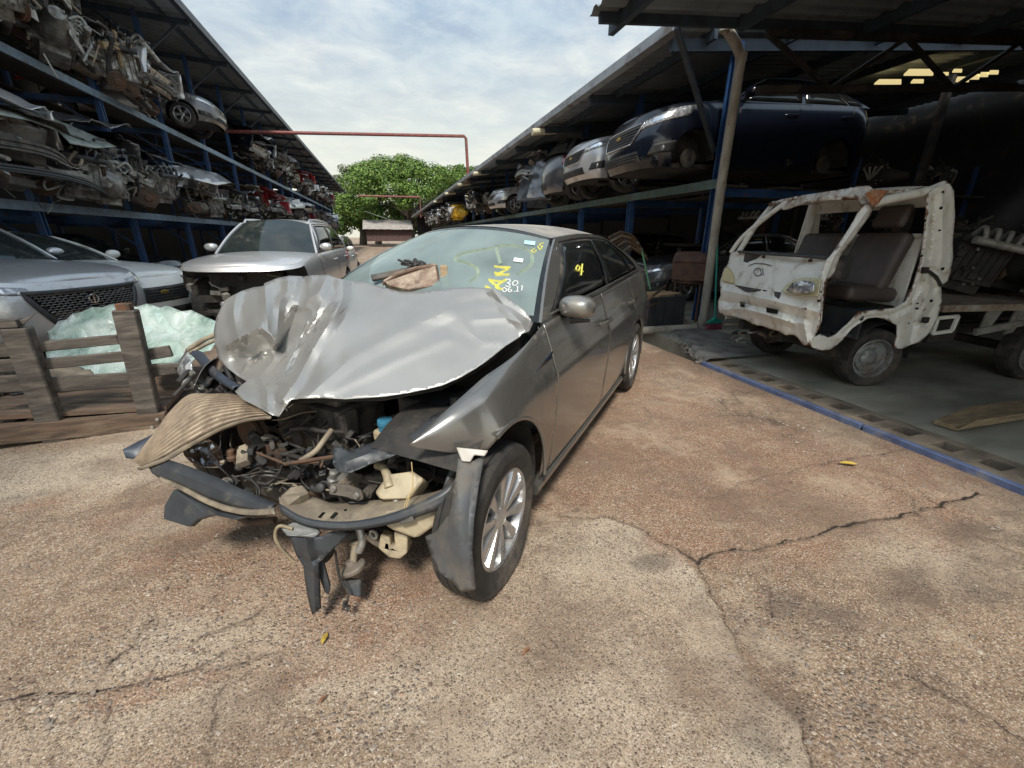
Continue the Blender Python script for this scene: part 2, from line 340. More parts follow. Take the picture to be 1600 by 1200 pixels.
def build_ground():
    xs = np.concatenate([[-900, -400, -200, -100, -60, -40, -28, -20, -14, -10, -8], np.arange(-6.6, -3, .1), np.arange(-3, 3.6, .0125), np.arange(3.6, 8, .1), [9, 12, 16, 22, 30, 45, 80, 150, 400, 900]])
    ys = np.concatenate([[-300, -100, -40, -15, -6, -3, -1.5, -.6], np.arange(-.1, .15, .05), np.arange(.2, 2.6, .011), np.arange(2.61, 4.6, .022), np.arange(4.65, 9, .09), np.arange(9.3, 20, .6), [22, 26, 32, 40, 55, 80, 120, 200, 400, 900]])
    X, Y = np.meshgrid(xs, ys)
    wx = X + .05 * (fbm(X, Y, 9, 11) - .5) + .12 * (fbm(X, Y, 2.3, 12) - .5); wy = Y + .05 * (fbm(X, Y, 9, 13) - .5) + .12 * (fbm(X, Y, 2.3, 14) - .5)
    crack = np.zeros(X.shape); cdist = np.full(X.shape, 1.); cstr = np.zeros(X.shape)
    for pts, w, a in CRACKS:
        d = segdist(wx, wy, GP(pts)); nearer = d < cdist; cstr = np.where(nearer, np.minimum(1, a * 1.3) * (.4 + .6 * sm(vnoise(X, Y, 3, 79), .2, .5)), cstr); cdist = np.where(nearer, d + .0035 - w * .55 * (.4 + vnoise(X, Y, 5, 78)), cdist); ww = w * (.35 + 1.2 * vnoise(X, Y, 4, 77)); crack = np.maximum(crack, a * np.clip(1 - d / (ww + .006), 0, 1) ** .7)
    fc = np.abs(fbm(X, Y, .9, 31, 5) - .5) / .9; fz_ = (vnoise(X, Y, .8, 33) > .5) * (1 - .9 * sm(vnoise(X, Y, 2.5, 35), .45, .55)) * .5; nr = fc * .35 < cdist; cstr = np.where(nr & (fz_ > .1), fz_, cstr); cdist = np.where(nr & (fz_ > .1), fc * .35 + .003, cdist)
    # pale smoother patch poured under the near wheel
    patch = inpoly(wx, wy, GP([(655, 870), (700, 905), (800, 830), (940, 800), (1000, 826), (1062, 865), (1110, 930), (1142, 1000), (1165, 1060), (1235, 1130), (1262, 1230), (690, 1230), (668, 1060)])).astype(float)
    def blob(px, py, rx, ry, seed, soft=.35):
        c = gz(px, py); d = np.hypot((X - c[0]) / rx, (Y - c[1]) / ry) + (fbm(X, Y, 2.6, seed) - .5) * 1.1 + (fbm(X, Y, 14, seed + 5) - .5) * .5
        return 1 - sm(d, 1 - soft, 1 + soft)
    red = np.zeros(X.shape)
    for b in [(580, 985, .22, .10, 1), (500, 960, .14, .07, 2), (600, 930, .2, .12, 3), (1070, 845, .22, .13, 4), (1130, 860, .2, .09, 5), (1010, 700, .5, .9, 6), (1050, 640, .35, .7, 7), (1020, 560, .5, .5, 8), (1150, 700, .7, .6, 9),
              (60, 790, .12, .06, 10), (1400, 780, .5, .3, 11), (1480, 720, .4, .3, 12), (240, 1075, .18, .05, 13), (470, 1060, .1, .03, 14), (1250, 860, .2, .1, 15), (700, 640, .6, .6, 16), (380, 850, .35, .18, 40), (860, 760, .3, .3, 41)]:
        red = np.maximum(red, .8 * blob(*b))
    for b in [(420, 900, .5, .22, 141), (560, 1000, .45, .16, 142), (250, 800, .3, .15, 143), (900, 640, .4, .7, 144), (1250, 720, .5, .35, 145)]: red = np.maximum(red, .6 * blob(*b))
    red = np.clip(red + .45 * sm(fbm(X, Y, 1.3, 21), .52, .72) * (1 - patch * .8), 0, 1)
    pale = .9 * np.maximum.reduce([blob(60, 740, .9, .35, 50), blob(200, 735, .35, .2, 51), blob(300, 800, .3, .12, 52)])
    pale = np.maximum(pale, patch * (.35 + .6 * sm(fbm(X, Y, 1.5, 60), .42, .62)))
    pale = np.maximum(pale, .7 * blob(850, 1130, .35, .12, 53)); pale = np.maximum(pale, .6 * sm(fbm(X, Y, .8, 61), .52, .7))
    oil = np.zeros(X.shape)
    for b in [(1530, 900, .35, .12, 70), (1440, 920, .25, .1, 71), (1560, 830, .3, .12, 72), (1290, 980, .2, .05, 73), (480, 810, .35, .22, 74), (350, 840, .2, .1, 75), (1240, 960, .12, .1, 76), (1200, 1000, .1, .12, 77), (1310, 725, .12, .05, 78), (1020, 880, .1, .05, 80), (20, 780, .3, .03, 79), (1190, 1130, .15, .1, 81)]:
        oil = np.maximum(oil, .55 * blob(*b) * (.35 + .65 * sm(fbm(X, Y, 9, 121), .4, .6)))
    coarse = np.maximum.reduce([blob(360, 870, .5, .22, 90), blob(330, 1000, .6, .2, 91), blob(1320, 1050, .35, .2, 92), blob(1200, 960, .2, .15, 93), blob(600, 1100, .3, .1, 94), blob(1060, 600, .5, 1.2, 95) * .6])
    coarse = np.clip(coarse + .45 * sm(fbm(X, Y, 1.7, 96), .48, .65), 0, 1) * (1 - .85 * patch)
    near = 1 - sm(np.hypot(X, Y - 2), 7, 12)
    Z = (fbm(X, Y, .5, 101) - .5) * .03 + (fbm(X, Y, 3, 103) - .5) * .012 + (fbm(X, Y, 22, 104, 3) - .5) * .007 * (1 - .6 * patch) - crack * .009 + patch * .006
    sc = .03
    Z = Z * near
    Z = np.where(X > EDGE_X + .04, -.35, Z); Z = np.where((X > EDGE_X - .12) & (X <= EDGE_X + .04), Z * (1 - sm(X, EDGE_X - .12, EDGE_X)) - .02 * sm(X, EDGE_X - .05, EDGE_X + .05), Z)
    ny, nx = X.shape; me = bpy.data.meshes.new('ground'); nv = nx * ny
    me.vertices.add(nv); me.vertices.foreach_set('co', np.stack([X, Y, Z], -1).ravel())
    i = np.arange(nx - 1)[None, :] + np.arange(ny - 1)[:, None] * nx; q = np.stack([i, i + 1, i + nx + 1, i + nx], -1).reshape(-1, 4)
    me.loops.add(q.size); me.loops.foreach_set('vertex_index', q.ravel()); me.polygons.add(len(q)); me.polygons.foreach_set('loop_start', np.arange(len(q)) * 4)
    me.polygons.foreach_set('use_smooth', np.ones(len(q), bool)); me.update()
    def attr(nm, *ch):
        a = me.color_attributes.new(nm, 'FLOAT_COLOR', 'POINT'); d = np.zeros((nv, 4)); 
        for k, c in enumerate(ch): d[:, k] = c.ravel()
        a.data.foreach_set('color', d.ravel())
    attr('soil', red, pale, oil, coarse); attr('wear', np.clip(cdist / .1, -.2, 1), patch, cstr)
    m = bpy.data.materials.new('exposed aggregate concrete yard'); m.use_nodes = True; nt = m.node_tree; N = nt.nodes; L = nt.links; b = N['Principled BSDF']
    tc = N.new('ShaderNodeTexCoord'); co = tc.outputs['Object']
    A = N.new('ShaderNodeAttribute'); A.attribute_name = 'soil'; SA = N.new('ShaderNodeSeparateColor'); L.new(A.outputs['Color'], SA.inputs[0])
    B = N.new('ShaderNodeAttribute'); B.attribute_name = 'wear'; SB = N.new('ShaderNodeSeparateColor'); L.new(B.outputs['Color'], SB.inputs[0])
    def noise(s, d=6, r=.6):
        n = N.new('ShaderNodeTexNoise'); n.inputs['Scale'].default_value = s; n.inputs['Detail'].default_value = d; n.inputs['Roughness'].default_value = r; L.new(co, n.inputs['Vector']); return n.outputs['Fac']
    def mix(f, a, c, bt='MIX'):
        x = N.new('ShaderNodeMix'); x.data_type = 'RGBA'; x.blend_type = bt
        for s, v in (('Factor', f), ('A', a), ('B', c)):
            if isinstance(v, bpy.types.NodeSocket): L.new(v, x.inputs[s])
            elif s == 'Factor': x.inputs[s].default_value = v
            else: x.inputs[s].default_value = (*v, 1)
        return x.outputs['Result']
    def rng(v, a, b_, c=0., d=1.):
        r = N.new('ShaderNodeMapRange'); L.new(v, r.inputs['Value']); 
        for k, val in (('From Min', a), ('From Max', b_), ('To Min', c), ('To Max', d)): r.inputs[k].default_value = val
        return r.outputs[0]
    def mth(op, a, c):
        x = N.new('ShaderNodeMath'); x.operation = op; x.use_clamp = op != 'SUBTRACT'
        for i_, v in enumerate((a, c)):
            if isinstance(v, bpy.types.NodeSocket): L.new(v, x.inputs[i_])
            else: x.inputs[i_].default_value = v
        return x.outputs[0]
    def pebbles(scale, thr0, thr1):
        wn = N.new('ShaderNodeTexNoise'); wn.inputs['Scale'].default_value = scale * .8; L.new(co, wn.inputs['Vector'])
        wv = N.new('ShaderNodeVectorMath'); wv.operation = 'MULTIPLY_ADD'; L.new(wn.outputs['Color'], wv.inputs[0]); wv.inputs[1].default_value = (.6 / scale,) * 3; L.new(co, wv.inputs[2])
        v = N.new('ShaderNodeTexVoronoi'); v.inputs['Scale'].default_value = scale; v.inputs['Randomness'].default_value = 1; L.new(wv.outputs[0], v.inputs['Vector'])
        sp = N.new('ShaderNodeSeparateColor'); L.new(v.outputs['Color'], sp.inputs[0])
        size = rng(sp.outputs['Green'], 0, 1, thr0 * .5, thr1)     # each stone its own size
        dd = mth('SUBTRACT', size, v.outputs['Distance']); mask = rng(dd, 0, .08)
        return mask, sp.outputs['Red'], dd, sp.outputs['Blue']
    base = mix(rng(noise(2.2), .38, .62), (.27, .175, .108), (.15, .093, .057))
    base = mix(rng(noise(17), .42, .62), base, (.32, .22, .143))
    base = mix(mth('MULTIPLY', SA.outputs['Green'], .75), base, (.58, .49, .37))
    base = mix(mth('MULTIPLY', SA.outputs['Red'], rng(noise(7), .3, .6, .45, .9)), base, (.25, .115, .062))
    base = mix(rng(noise(60, 3), .50, .72, 0, .6), base, (.13, .10, .08))
    base = mix(rng(noise(140, 2), .52, .62, 0, .75), base, (.55, .46, .36))
    base = mix(rng(noise(230, 2), .54, .62, 0, .7), base, (.07, .05, .036))
    # small aggregate everywhere
    m1, c1, d1, s1 = pebbles(120, .25, .62)
    cr1 = N.new('ShaderNodeValToRGB'); L.new(c1, cr1.inputs[0]); e = cr1.color_ramp.elements
    e[0].position = 0; e[0].color = (.085, .062, .048, 1); e[1].position = 1; e[1].color = (.60, .52, .42, 1)
    for p_, c_ in ((.3, (.15, .108, .08, 1)), (.62, (.31, .235, .17, 1)), (.85, (.40, .31, .23, 1))): k = e.new(p_); k.color = c_
    base = mix(mth('MULTIPLY', m1, rng(noise(3.1), .35, .65, .55, 1)), base, cr1.outputs[0])
    # larger stones where the paste has worn away
    m2, c2, d2, s2 = pebbles(62, .3, .6)
    cr2 = N.new('ShaderNodeValToRGB'); L.new(c2, cr2.inputs[0]); e = cr2.color_ramp.elements
    e[0].position = 0; e[0].color = (.12, .09, .07, 1); e[1].position = 1; e[1].color = (.66, .58, .48, 1)
    for p_, c_ in ((.35, (.22, .175, .145, 1)), (.7, (.32, .265, .215, 1)), (.9, (.38, .25, .17, 1))): k = e.new(p_); k.color = c_
    k2 = mth('MULTIPLY', m2, mth('MULTIPLY', rng(s2, .35, .5), rng(SA.outputs['Blue'], 0, 1, 1, .6)))
    A2 = N.new('ShaderNodeMath'); A2.operation = 'MULTIPLY'; L.new(A.outputs['Alpha'], A2.inputs[0]); L.new(k2, A2.inputs[1])
    base = mix(A2.outputs[0], base, cr2.outputs[0])
    base = mix(mth('MULTIPLY', SA.outputs['Blue'], rng(noise(9), .3, .6, .5, 1)), base, (.065, .052, .045))
    base = mix(rng(noise(1.1, 6, .65), .47, .60, 0, .55), base, (.17, .115, .08))
    base = mix(rng(noise(1.9, 7, .7), .54, .64, 0, .5), base, (.44, .345, .25))
    base = mix(rng(noise(3.3, 8, .7), .52, .66, 0, .45), base, (.14, .10, .075))
    cn = N.new('ShaderNodeMath'); cn.operation = 'MULTIPLY_ADD'; L.new(noise(70, 4, .7), cn.inputs[0]); cn.inputs[1].default_value = .09; L.new(SB.outputs['Red'], cn.inputs[2])
    base = mix(mth('MULTIPLY', rng(cn.outputs[0], .34, .09, 0, .42), SB.outputs['Blue']), base, (.12, .085, .06))
    base = mix(mth('MULTIPLY', rng(cn.outputs[0], .108, .078), SB.outputs['Blue']), base, (.032, .024, .018))
    # orange chalky marks
    base = mix(rng(noise(5.2, 5, .6), .72, .77, 0, .6), base, (.48, .20, .10))
    L.new(base, b.inputs['Base Color']); L.new(rng(noise(4), .3, .7, .72, .95), b.inputs['Roughness']); b.inputs['Specular IOR Level'].default_value = .35
    h = mth('ADD', mth('MULTIPLY', rng(d1, 0, .35), .35), mth('MULTIPLY', rng(d2, 0, .4), mth('MULTIPLY', A.outputs['Alpha'], .9)))
    h2 = N.new('ShaderNodeMath'); h2.operation = 'MULTIPLY_ADD'; L.new(noise(45, 6, .7), h2.inputs[0]); h2.inputs[1].default_value = .8; L.new(h, h2.inputs[2])
    bp = N.new('ShaderNodeBump'); bp.inputs['Distance'].default_value = .008; bp.inputs['Strength'].default_value = .9; L.new(h2.outputs[0], bp.inputs['Height']); L.new(bp.outputs[0], b.inputs['Normal'])
    me.materials.append(m); o = bpy.data.objects.new('ground', me); col.objects.link(o); tag(o, kind='structure')
    return X, Y, Z, coarse, patch
GX, GY, GZ_, GCO, GPA = build_ground()
def build_gravel():
    rg = np.random.default_rng(5); mb = MB(); ico = []
    for k in range(6):
        bm = bmesh.new(); bmesh.ops.create_icosphere(bm, subdivisions=1, radius=1); pts = [v.co * (1 + rnd.uniform(-.28, .28)) for v in bm.verts]; fs = [tuple(v.index for v in f.verts) for f in bm.faces]; ico.append((pts, fs)); bm.free()
    iy = rg.integers(0, GX.shape[0], 60000); ix = rg.integers(0, GX.shape[1], 60000); n = 0
    for a, b in zip(iy, ix):
        x, y = GX[a, b], GY[a, b]
        if not (-3 < x < EDGE_X - .03 and .2 < y < 6): continue
        p = .04 + .5 * GCO[a, b] ** 2
        if rg.random() > p * .55: continue
        r = .0022 + .0065 * rg.random() ** 3; mb.m(int(rg.integers(0, 3)))
        P, F = ico[int(rg.integers(0, 6))]; Rm = Matrix.Rotation(rg.random() * 6.3, 3, 'Z'); sx, sz = .8 + rg.random() * .7, .45 + rg.random() * .3
        mb.add([Rm @ Vector((q.x * r * sx, q.y * r, q.z * r * sz)) + Vector((x + rg.random() * .01, y + rg.random() * .01, GZ_[a, b] + r * .15)) for q in P], F); n += 1
        if n > 8500: break
    o = mb.build('gravel', [mat('grey pebbles', (.24, .20, .17), (.15, .12, .10), 40, .85), mat('pale pebbles', (.40, .35, .29), (.27, .225, .18), 40, .8), mat('brown pebbles', (.20, .13, .095), (.12, .085, .065), 40, .85)], smooth=60, fix=False)
    tag(o, 'small loose stones scattered over the worn concrete yard', 'gravel', kind='stuff')
build_gravel()
def leaf(px, py, L, c, rz, label, z=.012):
    p = gz(px, py); mb = MB(); n = 7; rows = []
    for i in range(n):
        t = i / (n - 1); w = L * .17 * math.sin(math.pi * min(1, t * .97 + .02)) ** .8
        rows.append([((t - .5) * L, -w, .004 * math.sin(t * 5) + .004), ((t - .5) * L, 0, .0 + .004 * math.sin(t * 5)), ((t - .5) * L, w, .005 + .004 * math.sin(t * 4))])
    mb.grid(rows); o = mb.build('fallen_leaf', mat(c[0], c[1], c[2], 30, .7), solid=.0006); o.location = (p[0], p[1], z); o.rotation_euler[2] = rz
    tag(o, label, 'leaf')
YL = ('yellow leaf', (.50, .36, .06), (.35, .22, .05)); BL = ('brown leaf', (.26, .13, .07), (.16, .08, .045))
leaf(1325, 727, .11, YL, -.35, 'yellow fallen leaf on the yard near the blue steel edge')
leaf(822, 1022, .045, BL, .6, 'brown dry leaf on the pale concrete patch in front of the wheel')
leaf(508, 1002, .05, YL, 1.3, 'small ochre leaf on red dirt below the hanging bracket'); leaf(1002, 965, .03, BL, .2, 'tiny brown leaf right of the flat tyre') if False else None
leaf(505, 1098, .035, BL, .9, 'rust coloured dry leaf near the bottom of the cracked gravel area')

# ------------------------------------------------------------------ warehouse floor, steel edge, drain
FLZ = .03
def build_floor():
    m = mat('stained warehouse concrete', (.36, .335, .27), (.20, .19, .15), 1.8, .55, 0, .003, 8, thr=(.38, .62), dirt=(.30, .27, .22), damt=.25, dscale=1.4, detail=9, stretch=(.6, 1.5, 1))
    mb = MB(); CH0, CH1 = EDGE_X + .10, EDGE_X + .37    # row of drain slots
    yN, yF = -3.0, 3.70
    slots = []; y = yF - .12
    while y > -2.9: slots.append((y - .12, y)); y -= .245
    # floor beyond the drain row
    mb.box(((CH1 + 30) / 2, 13.5, FLZ - .1), (30 - CH1, 33, .2))
    mb.box(((EDGE_X + .45 + CH1) / 2 + .0, (yF + 5.2) / 2 + .02, FLZ - .1), (.0 + CH1 - EDGE_X - .45 + .002, 5.2 - yF, .2)) if False else None
    o = mb.build('warehouse_floor', m); tag(o, kind='structure')
    # poured strip with openings, broken end at far side
    g = MB(); g.box(((EDGE_X + CH0) / 2 + .02, (yN + yF) / 2, FLZ - .1), (CH0 - EDGE_X - .04, yF - yN, .196))
    last = yF
    for a, b in slots: g.box(((CH0 + CH1) / 2, (b + last) / 2, FLZ - .1), (CH1 - CH0, last - b, .195)); last = a
    g.box((CH1 - .035, (yN + yF) / 2, FLZ - .102), (.07, yF - yN, .195)); g.box((CH0 + .02, (yN + yF) / 2, FLZ - .102), (.04, yF - yN, .195))
    g.m(1); g.box(((CH0 + CH1) / 2, (yN + yF) / 2, FLZ - .19), (CH1 - CH0, yF - yN, .01)); g.m(0)  # near-black bottom, paints the shade inside the openings
    mm = mat('worn drain concrete', (.20, .165, .125), (.11, .092, .072), 4, .8, 0, .004, 20, dirt=(.28, .22, .16), damt=.3)
    o = g.build('drain_channel', [mm, mat('shade-dark drain bottom', (.03, .026, .02), (.018, .015, .012), 9, .8)], bevel=.005); tag(o, 'worn concrete drain strip with a row of rectangular openings along the warehouse edge', 'drain')
    s = MB(); s.box((EDGE_X, (yN + 1.95) / 2, .005), (.045, 1.95 - yN, .07)); s.box((EDGE_X + .004, (1.97 + yF) / 2, .003), (.045, yF - 1.97, .07))
    o = s.build('steel_edging', mat('scuffed blue steel', (.15, .20, .36), (.10, .13, .24), 6, .5, .3, .002, 20, dirt=(.27, .25, .22), damt=.35, dscale=5), bevel=.004)
    tag(o, 'blue painted steel strip with dents running along the warehouse floor edge', 'steel edging')
    # raised broken kerb between the drain row and the pvc pipe
    k = MB(); r_ = random.Random(3); ys = np.linspace(yF, 5.35, 26); top = []; n = len(ys)
    edge = [4.05 - (5.35 - y) * .0 - (.62 * max(0, (5.2 - y) / 1.5)) + r_.uniform(-.025, .025) for y in ys]
    rows = []
    for y, e in zip(ys, edge): rows.append([(e - .03 + r_.uniform(-.02, .02), y, -.03), (e - .01 + r_.uniform(-.02, .01), y, .02 + r_.uniform(0, .02)), (e + .02, y, FLZ + .035), (e + .3, y, FLZ + .028), (CH1 + 1.0, y, FLZ + .004)])
    k.grid(rows); k.box(((3.73 + 4.5) / 2, yF + .005, FLZ - .03), (.8, .01, .066)) if False else None
    o = k.build('broken_kerb', mat('crumbling kerb concrete', (.20, .19, .17), (.11, .10, .09), 5, .9, 0, .01, 18), smooth=50); tag(o, 'crumbling concrete kerb at the corner of the warehouse floor by the downpipe', 'kerb')
    # rubble
    rb = MB()
    for i in range(90):
        y = r_.uniform(3.75, 5.3); e = 4.05 - .62 * max(0, (5.2 - y) / 1.5); x = e - abs(r_.gauss(.03, .05)); s_ = r_.uniform(.012, .04)
        rb.box((x, y, s_ * .4), (s_ * r_.uniform(.7, 1.6), s_, s_ * .8), Matrix.Rotation(r_.random() * 6, 3, Vector((r_.random(), r_.random(), r_.random() + .1)).normalized()))
    o = rb.build('rubble', mat('grey rubble', (.22, .20, .18), (.12, .11, .10), 9, .9)); tag(o, 'grey broken concrete lumps along the crumbling kerb', 'rubble', kind='stuff')
build_floor()

# ------------------------------------------------------------------ corrugated roofs
def corr(mb, o, u, v, Lu, Lv, pitch=.2, amp=.03, n_per=4, rnd_edge=0):   # sheet: corrugation repeats along u, runs along v
    o, u, v = Vector(o), Vector(u).normalized(), Vector(v).normalized(); N = u.cross(v).normalized(); k = int(Lu / pitch * n_per); rows = []
    shape = [0, 0, 1, 1]
    for i in range(k + 1):
        a = i * Lu / k; h = shape[i % 4] * amp
        rows.append([o + u * a + N * h, o + u * a + v * Lv + N * h])
    mb.grid(rows)
LROOF_X, LROOF_Z = -4.25, 1.38 + 1.262 * 4.25      # outer edge of the left roof
LX = -5.5; LB1, LB2 = 1.38 + .085 * 5.5, 1.38 + .505 * 5.5
RX = 5.0; RB = 1.38 + .152 * 5.0; RROOF_X = 3.9; RROOF_Z = 1.38 + .655 * 3.9
def build_left_shed():
    root = empty('open_shed', (LX - 3, 30, 0), label='long open shed roof with dark steel rafters over the left storage rack', cat='shed')
    def P(n, mb, m, **k): o = mb.build(n, m, root, **k); o.location = (-(LX - 3), -30, 0); return o
    y0, y1 = -4, 62; slope = .06; W = 8.5
    mb = MB(); corr(mb, (LROOF_X, y1, LROOF_Z), (0, -1, 0), (-1, 0, slope), y1 - y0, W, .25, .035)
    P('roof_sheet', mb, M_sheet)
    for k, dx in enumerate((.06, .62, 2.2, 3.9, 5.6, 7.3)):
        m = MB(); m.bar((LROOF_X - dx, y0, LROOF_Z + slope * dx - .075), (LROOF_X - dx, y1, LROOF_Z + slope * dx - .075), .06, .14); P('purlin', m, M_purlin)
    m = MB(); m.bar((LROOF_X + .03, y0, LROOF_Z - .045), (LROOF_X + .03, y1, LROOF_Z - .045), .02, .19); P('fascia', m, mat('roof edge flashing', (.14, .15, .17), (.10, .10, .11), 3, .55, .3))
    y = 1.69 * 5.5 - 5 * 2.83
    while y < 60:
        m = MB(); m.bar((LROOF_X - .05, y, LROOF_Z - .16), (LROOF_X - W + .1, y, LROOF_Z + slope * W - .16), .08, .12)
        m.bar((LX, y, LROOF_Z - .95), (LROOF_X - .35, y, LROOF_Z - .2), .05, .05)
        P('rafter', m, M_purlin); y += 2.83
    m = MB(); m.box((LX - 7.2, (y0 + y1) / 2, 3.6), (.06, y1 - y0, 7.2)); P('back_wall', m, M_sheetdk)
    m = MB(); m.box((LX - 4.1, y1 - .5, 3.4), (7.0, .06, 6.8)); P('end_backing', m, M_sheetdk)  # dark sheet added to close the end against bright specks of sky
build_left_shed()
POSTY = [1.69 * 5.5 + 2.83 * k for k in range(-3, 17)]
def build_left_rack():
    root = empty('storage_rack', (LX, 30, 0), label='tall blue steel storage rack with two pale blue shelf beams along the left side', cat='storage rack')
    def P(n, mb, m, **k): o = mb.build(n, m, root, **k); o.location = (-LX, -30, 0); return o
    for y in POSTY:
        m = MB(); m.box((LX, y - .045, LROOF_Z / 2), (.10, .022, LROOF_Z)); m.box((LX, y + .045, LROOF_Z / 2), (.10, .022, LROOF_Z)); m.box((LX - .03, y, LROOF_Z / 2), (.022, .07, LROOF_Z)); P('post', m, M_rackblue)
        m = MB(); m.box((LX - 4.6, y, LROOF_Z / 2), (.1, .1, LROOF_Z)); P('post', m, M_rackblue)
        m = MB()
        for z in (LB1, LB2):
            m.bar((LX - .06, y + .08, z - .08), (LX - 4.6, y + .08, z - .08), .06, .12)
            m.bar((LX - .05, y + .1, z - .7), (LX - .75, y + .1, z - .1), .035, .035)
        P('cross_beam', m, M_rackblue)
    for z in (LB1, LB2):
        m = MB(); m.box((LX + .065, 24, z), (.03, 58, .14)); P('beam', m, M_rackbeam)
        m = MB(); m.box((LX - 4.7, 24, z), (.05, 58, .12)); P('beam', m, M_rackblue)
        for x in (LX - .35, LX - 1.5, LX - 3.0, LX - 4.2):
            m = MB(); m.box((x, 24, z - .01), (.5, 58, .04)); P('shelf_board', m, M_board)
build_left_rack()
def build_right_shed():
    root = empty('open_shed', (8, 30, 0), label='long low metal roof over the right hand car rack beyond the downpipe', cat='shed')
    def P(n, mb, m, **k): o = mb.build(n, m, root, **k); o.location = (-8, -30, 0); return o
    y0, y1 = 5.62, 62; W = 12; sl = .10
    mb = MB(); corr(mb, (RROOF_X, y0, RROOF_Z), (0, 1, 0), (1, 0, sl), y1 - y0, W, .2, .03); P('roof_sheet', mb, M_sheet)
    for dx in (.55, 1.9, 3.6, 5.4, 7.2, 9.5):
        m = MB(); m.bar((RROOF_X + dx, y0, RROOF_Z + sl * dx - .08), (RROOF_X + dx, y1, RROOF_Z + sl * dx - .08), .06, .13); P('purlin', m, M_purlin)
    m = MB(); prof = [(0, .06), (-.10, .06), (-.10, -.07), (.02, -.09), (.03, -.06), (-.08, -.05), (-.08, .04), (0, .04)]
    m.prism(prof, lambda x, z, k: (RROOF_X - .02 + x, y0 + k, RROOF_Z + z), y1 - y0); P('gutter', m, mat('zinc gutter', (.33, .35, .37), (.22, .23, .25), 3, .5, .5, dirt=(.12, .10, .08), damt=.3))
    for k, r in enumerate((1.164, 1.647, 2.125, 2.6, 3.08, 3.56, 4.04, 4.52, 5.0, 5.5, 6.0, 6.5, 7.0, 7.5, 8.0, 8.5, 9.0)):
        y = r * 5
        m = MB(); m.bar((RROOF_X + .02, y, RROOF_Z - .15), (RROOF_X + W - .2, y, RROOF_Z + sl * W - .16), .08, .14); m.box((RROOF_X + .06, y, RROOF_Z - .05), (.05, .05, .2)); P('rafter', m, M_purlin)
    for k, (px, py) in enumerate(((860, 199), (757, 265), (730, 300), (708, 313), (688, 322))):
        p = gx(px, py, RROOF_X + .18)
        m = MB(); m.tube([(RROOF_X - .28, p[1], RROOF_Z - .2), (RROOF_X + .35, p[1] + .04, RROOF_Z - .12)], .075, 12); P('drain_spout', m, mat('yellowed pvc spout', (.55, .50, .36), (.45, .40, .28), 3, .5))
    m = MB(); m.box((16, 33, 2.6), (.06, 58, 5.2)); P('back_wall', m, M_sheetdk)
    m = MB(); m.box((10.2, y1 - .5, 2.4), (11.5, .06, 4.8)); P('end_backing', m, M_sheetdk)  # added backing, keeps bright sky from showing through the far end
    rk = empty('storage_rack', (RX, 30, 0), label='blue steel car rack with green weathered shelf beam along the right side', cat='storage rack')
    def Q(n, mb, m, **k): o = mb.build(n, m, rk, **k); o.location = (-RX, -30, 0); return o
    for r in (1.164, 1.647, 2.125, 2.6, 3.08, 3.56, 4.04, 4.52, 5.0, 5.5, 6.0, 6.5, 7.0, 7.5, 8.0, 8.5, 9.0):
        y = r * 5; h = RROOF_Z + .1 - .1
        m = MB(); m.box((RX, y - .05, h / 2), (.11, .025, h)); m.box((RX, y + .05, h / 2), (.11, .025, h)); m.box((RX + .03, y, h / 2), (.025, .08, h)); Q('post', m, M_rackblue)
        m = MB(); m.box((RX + 4.4, y, h / 2), (.1, .1, h)); Q('post', m, M_dark)
        m = MB(); m.bar((RX + .06, y + .08, RB - .1), (RX + 4.4, y + .08, RB - .1), .06, .12); Q('cross_beam', m, M_rackblue)
    m = MB(); m.box((RX - .075, 26.5, RB), (.03, 41.8, .13)); Q('beam', m, M_greenbeam)
    for x in (RX + .3, RX + 1.4, RX + 2.9, RX + 4.1): m = MB(); m.box((x, 26.5, RB - .02), (.45, 41.5, .04)); Q('shelf_board', m, M_board)
build_right_shed()
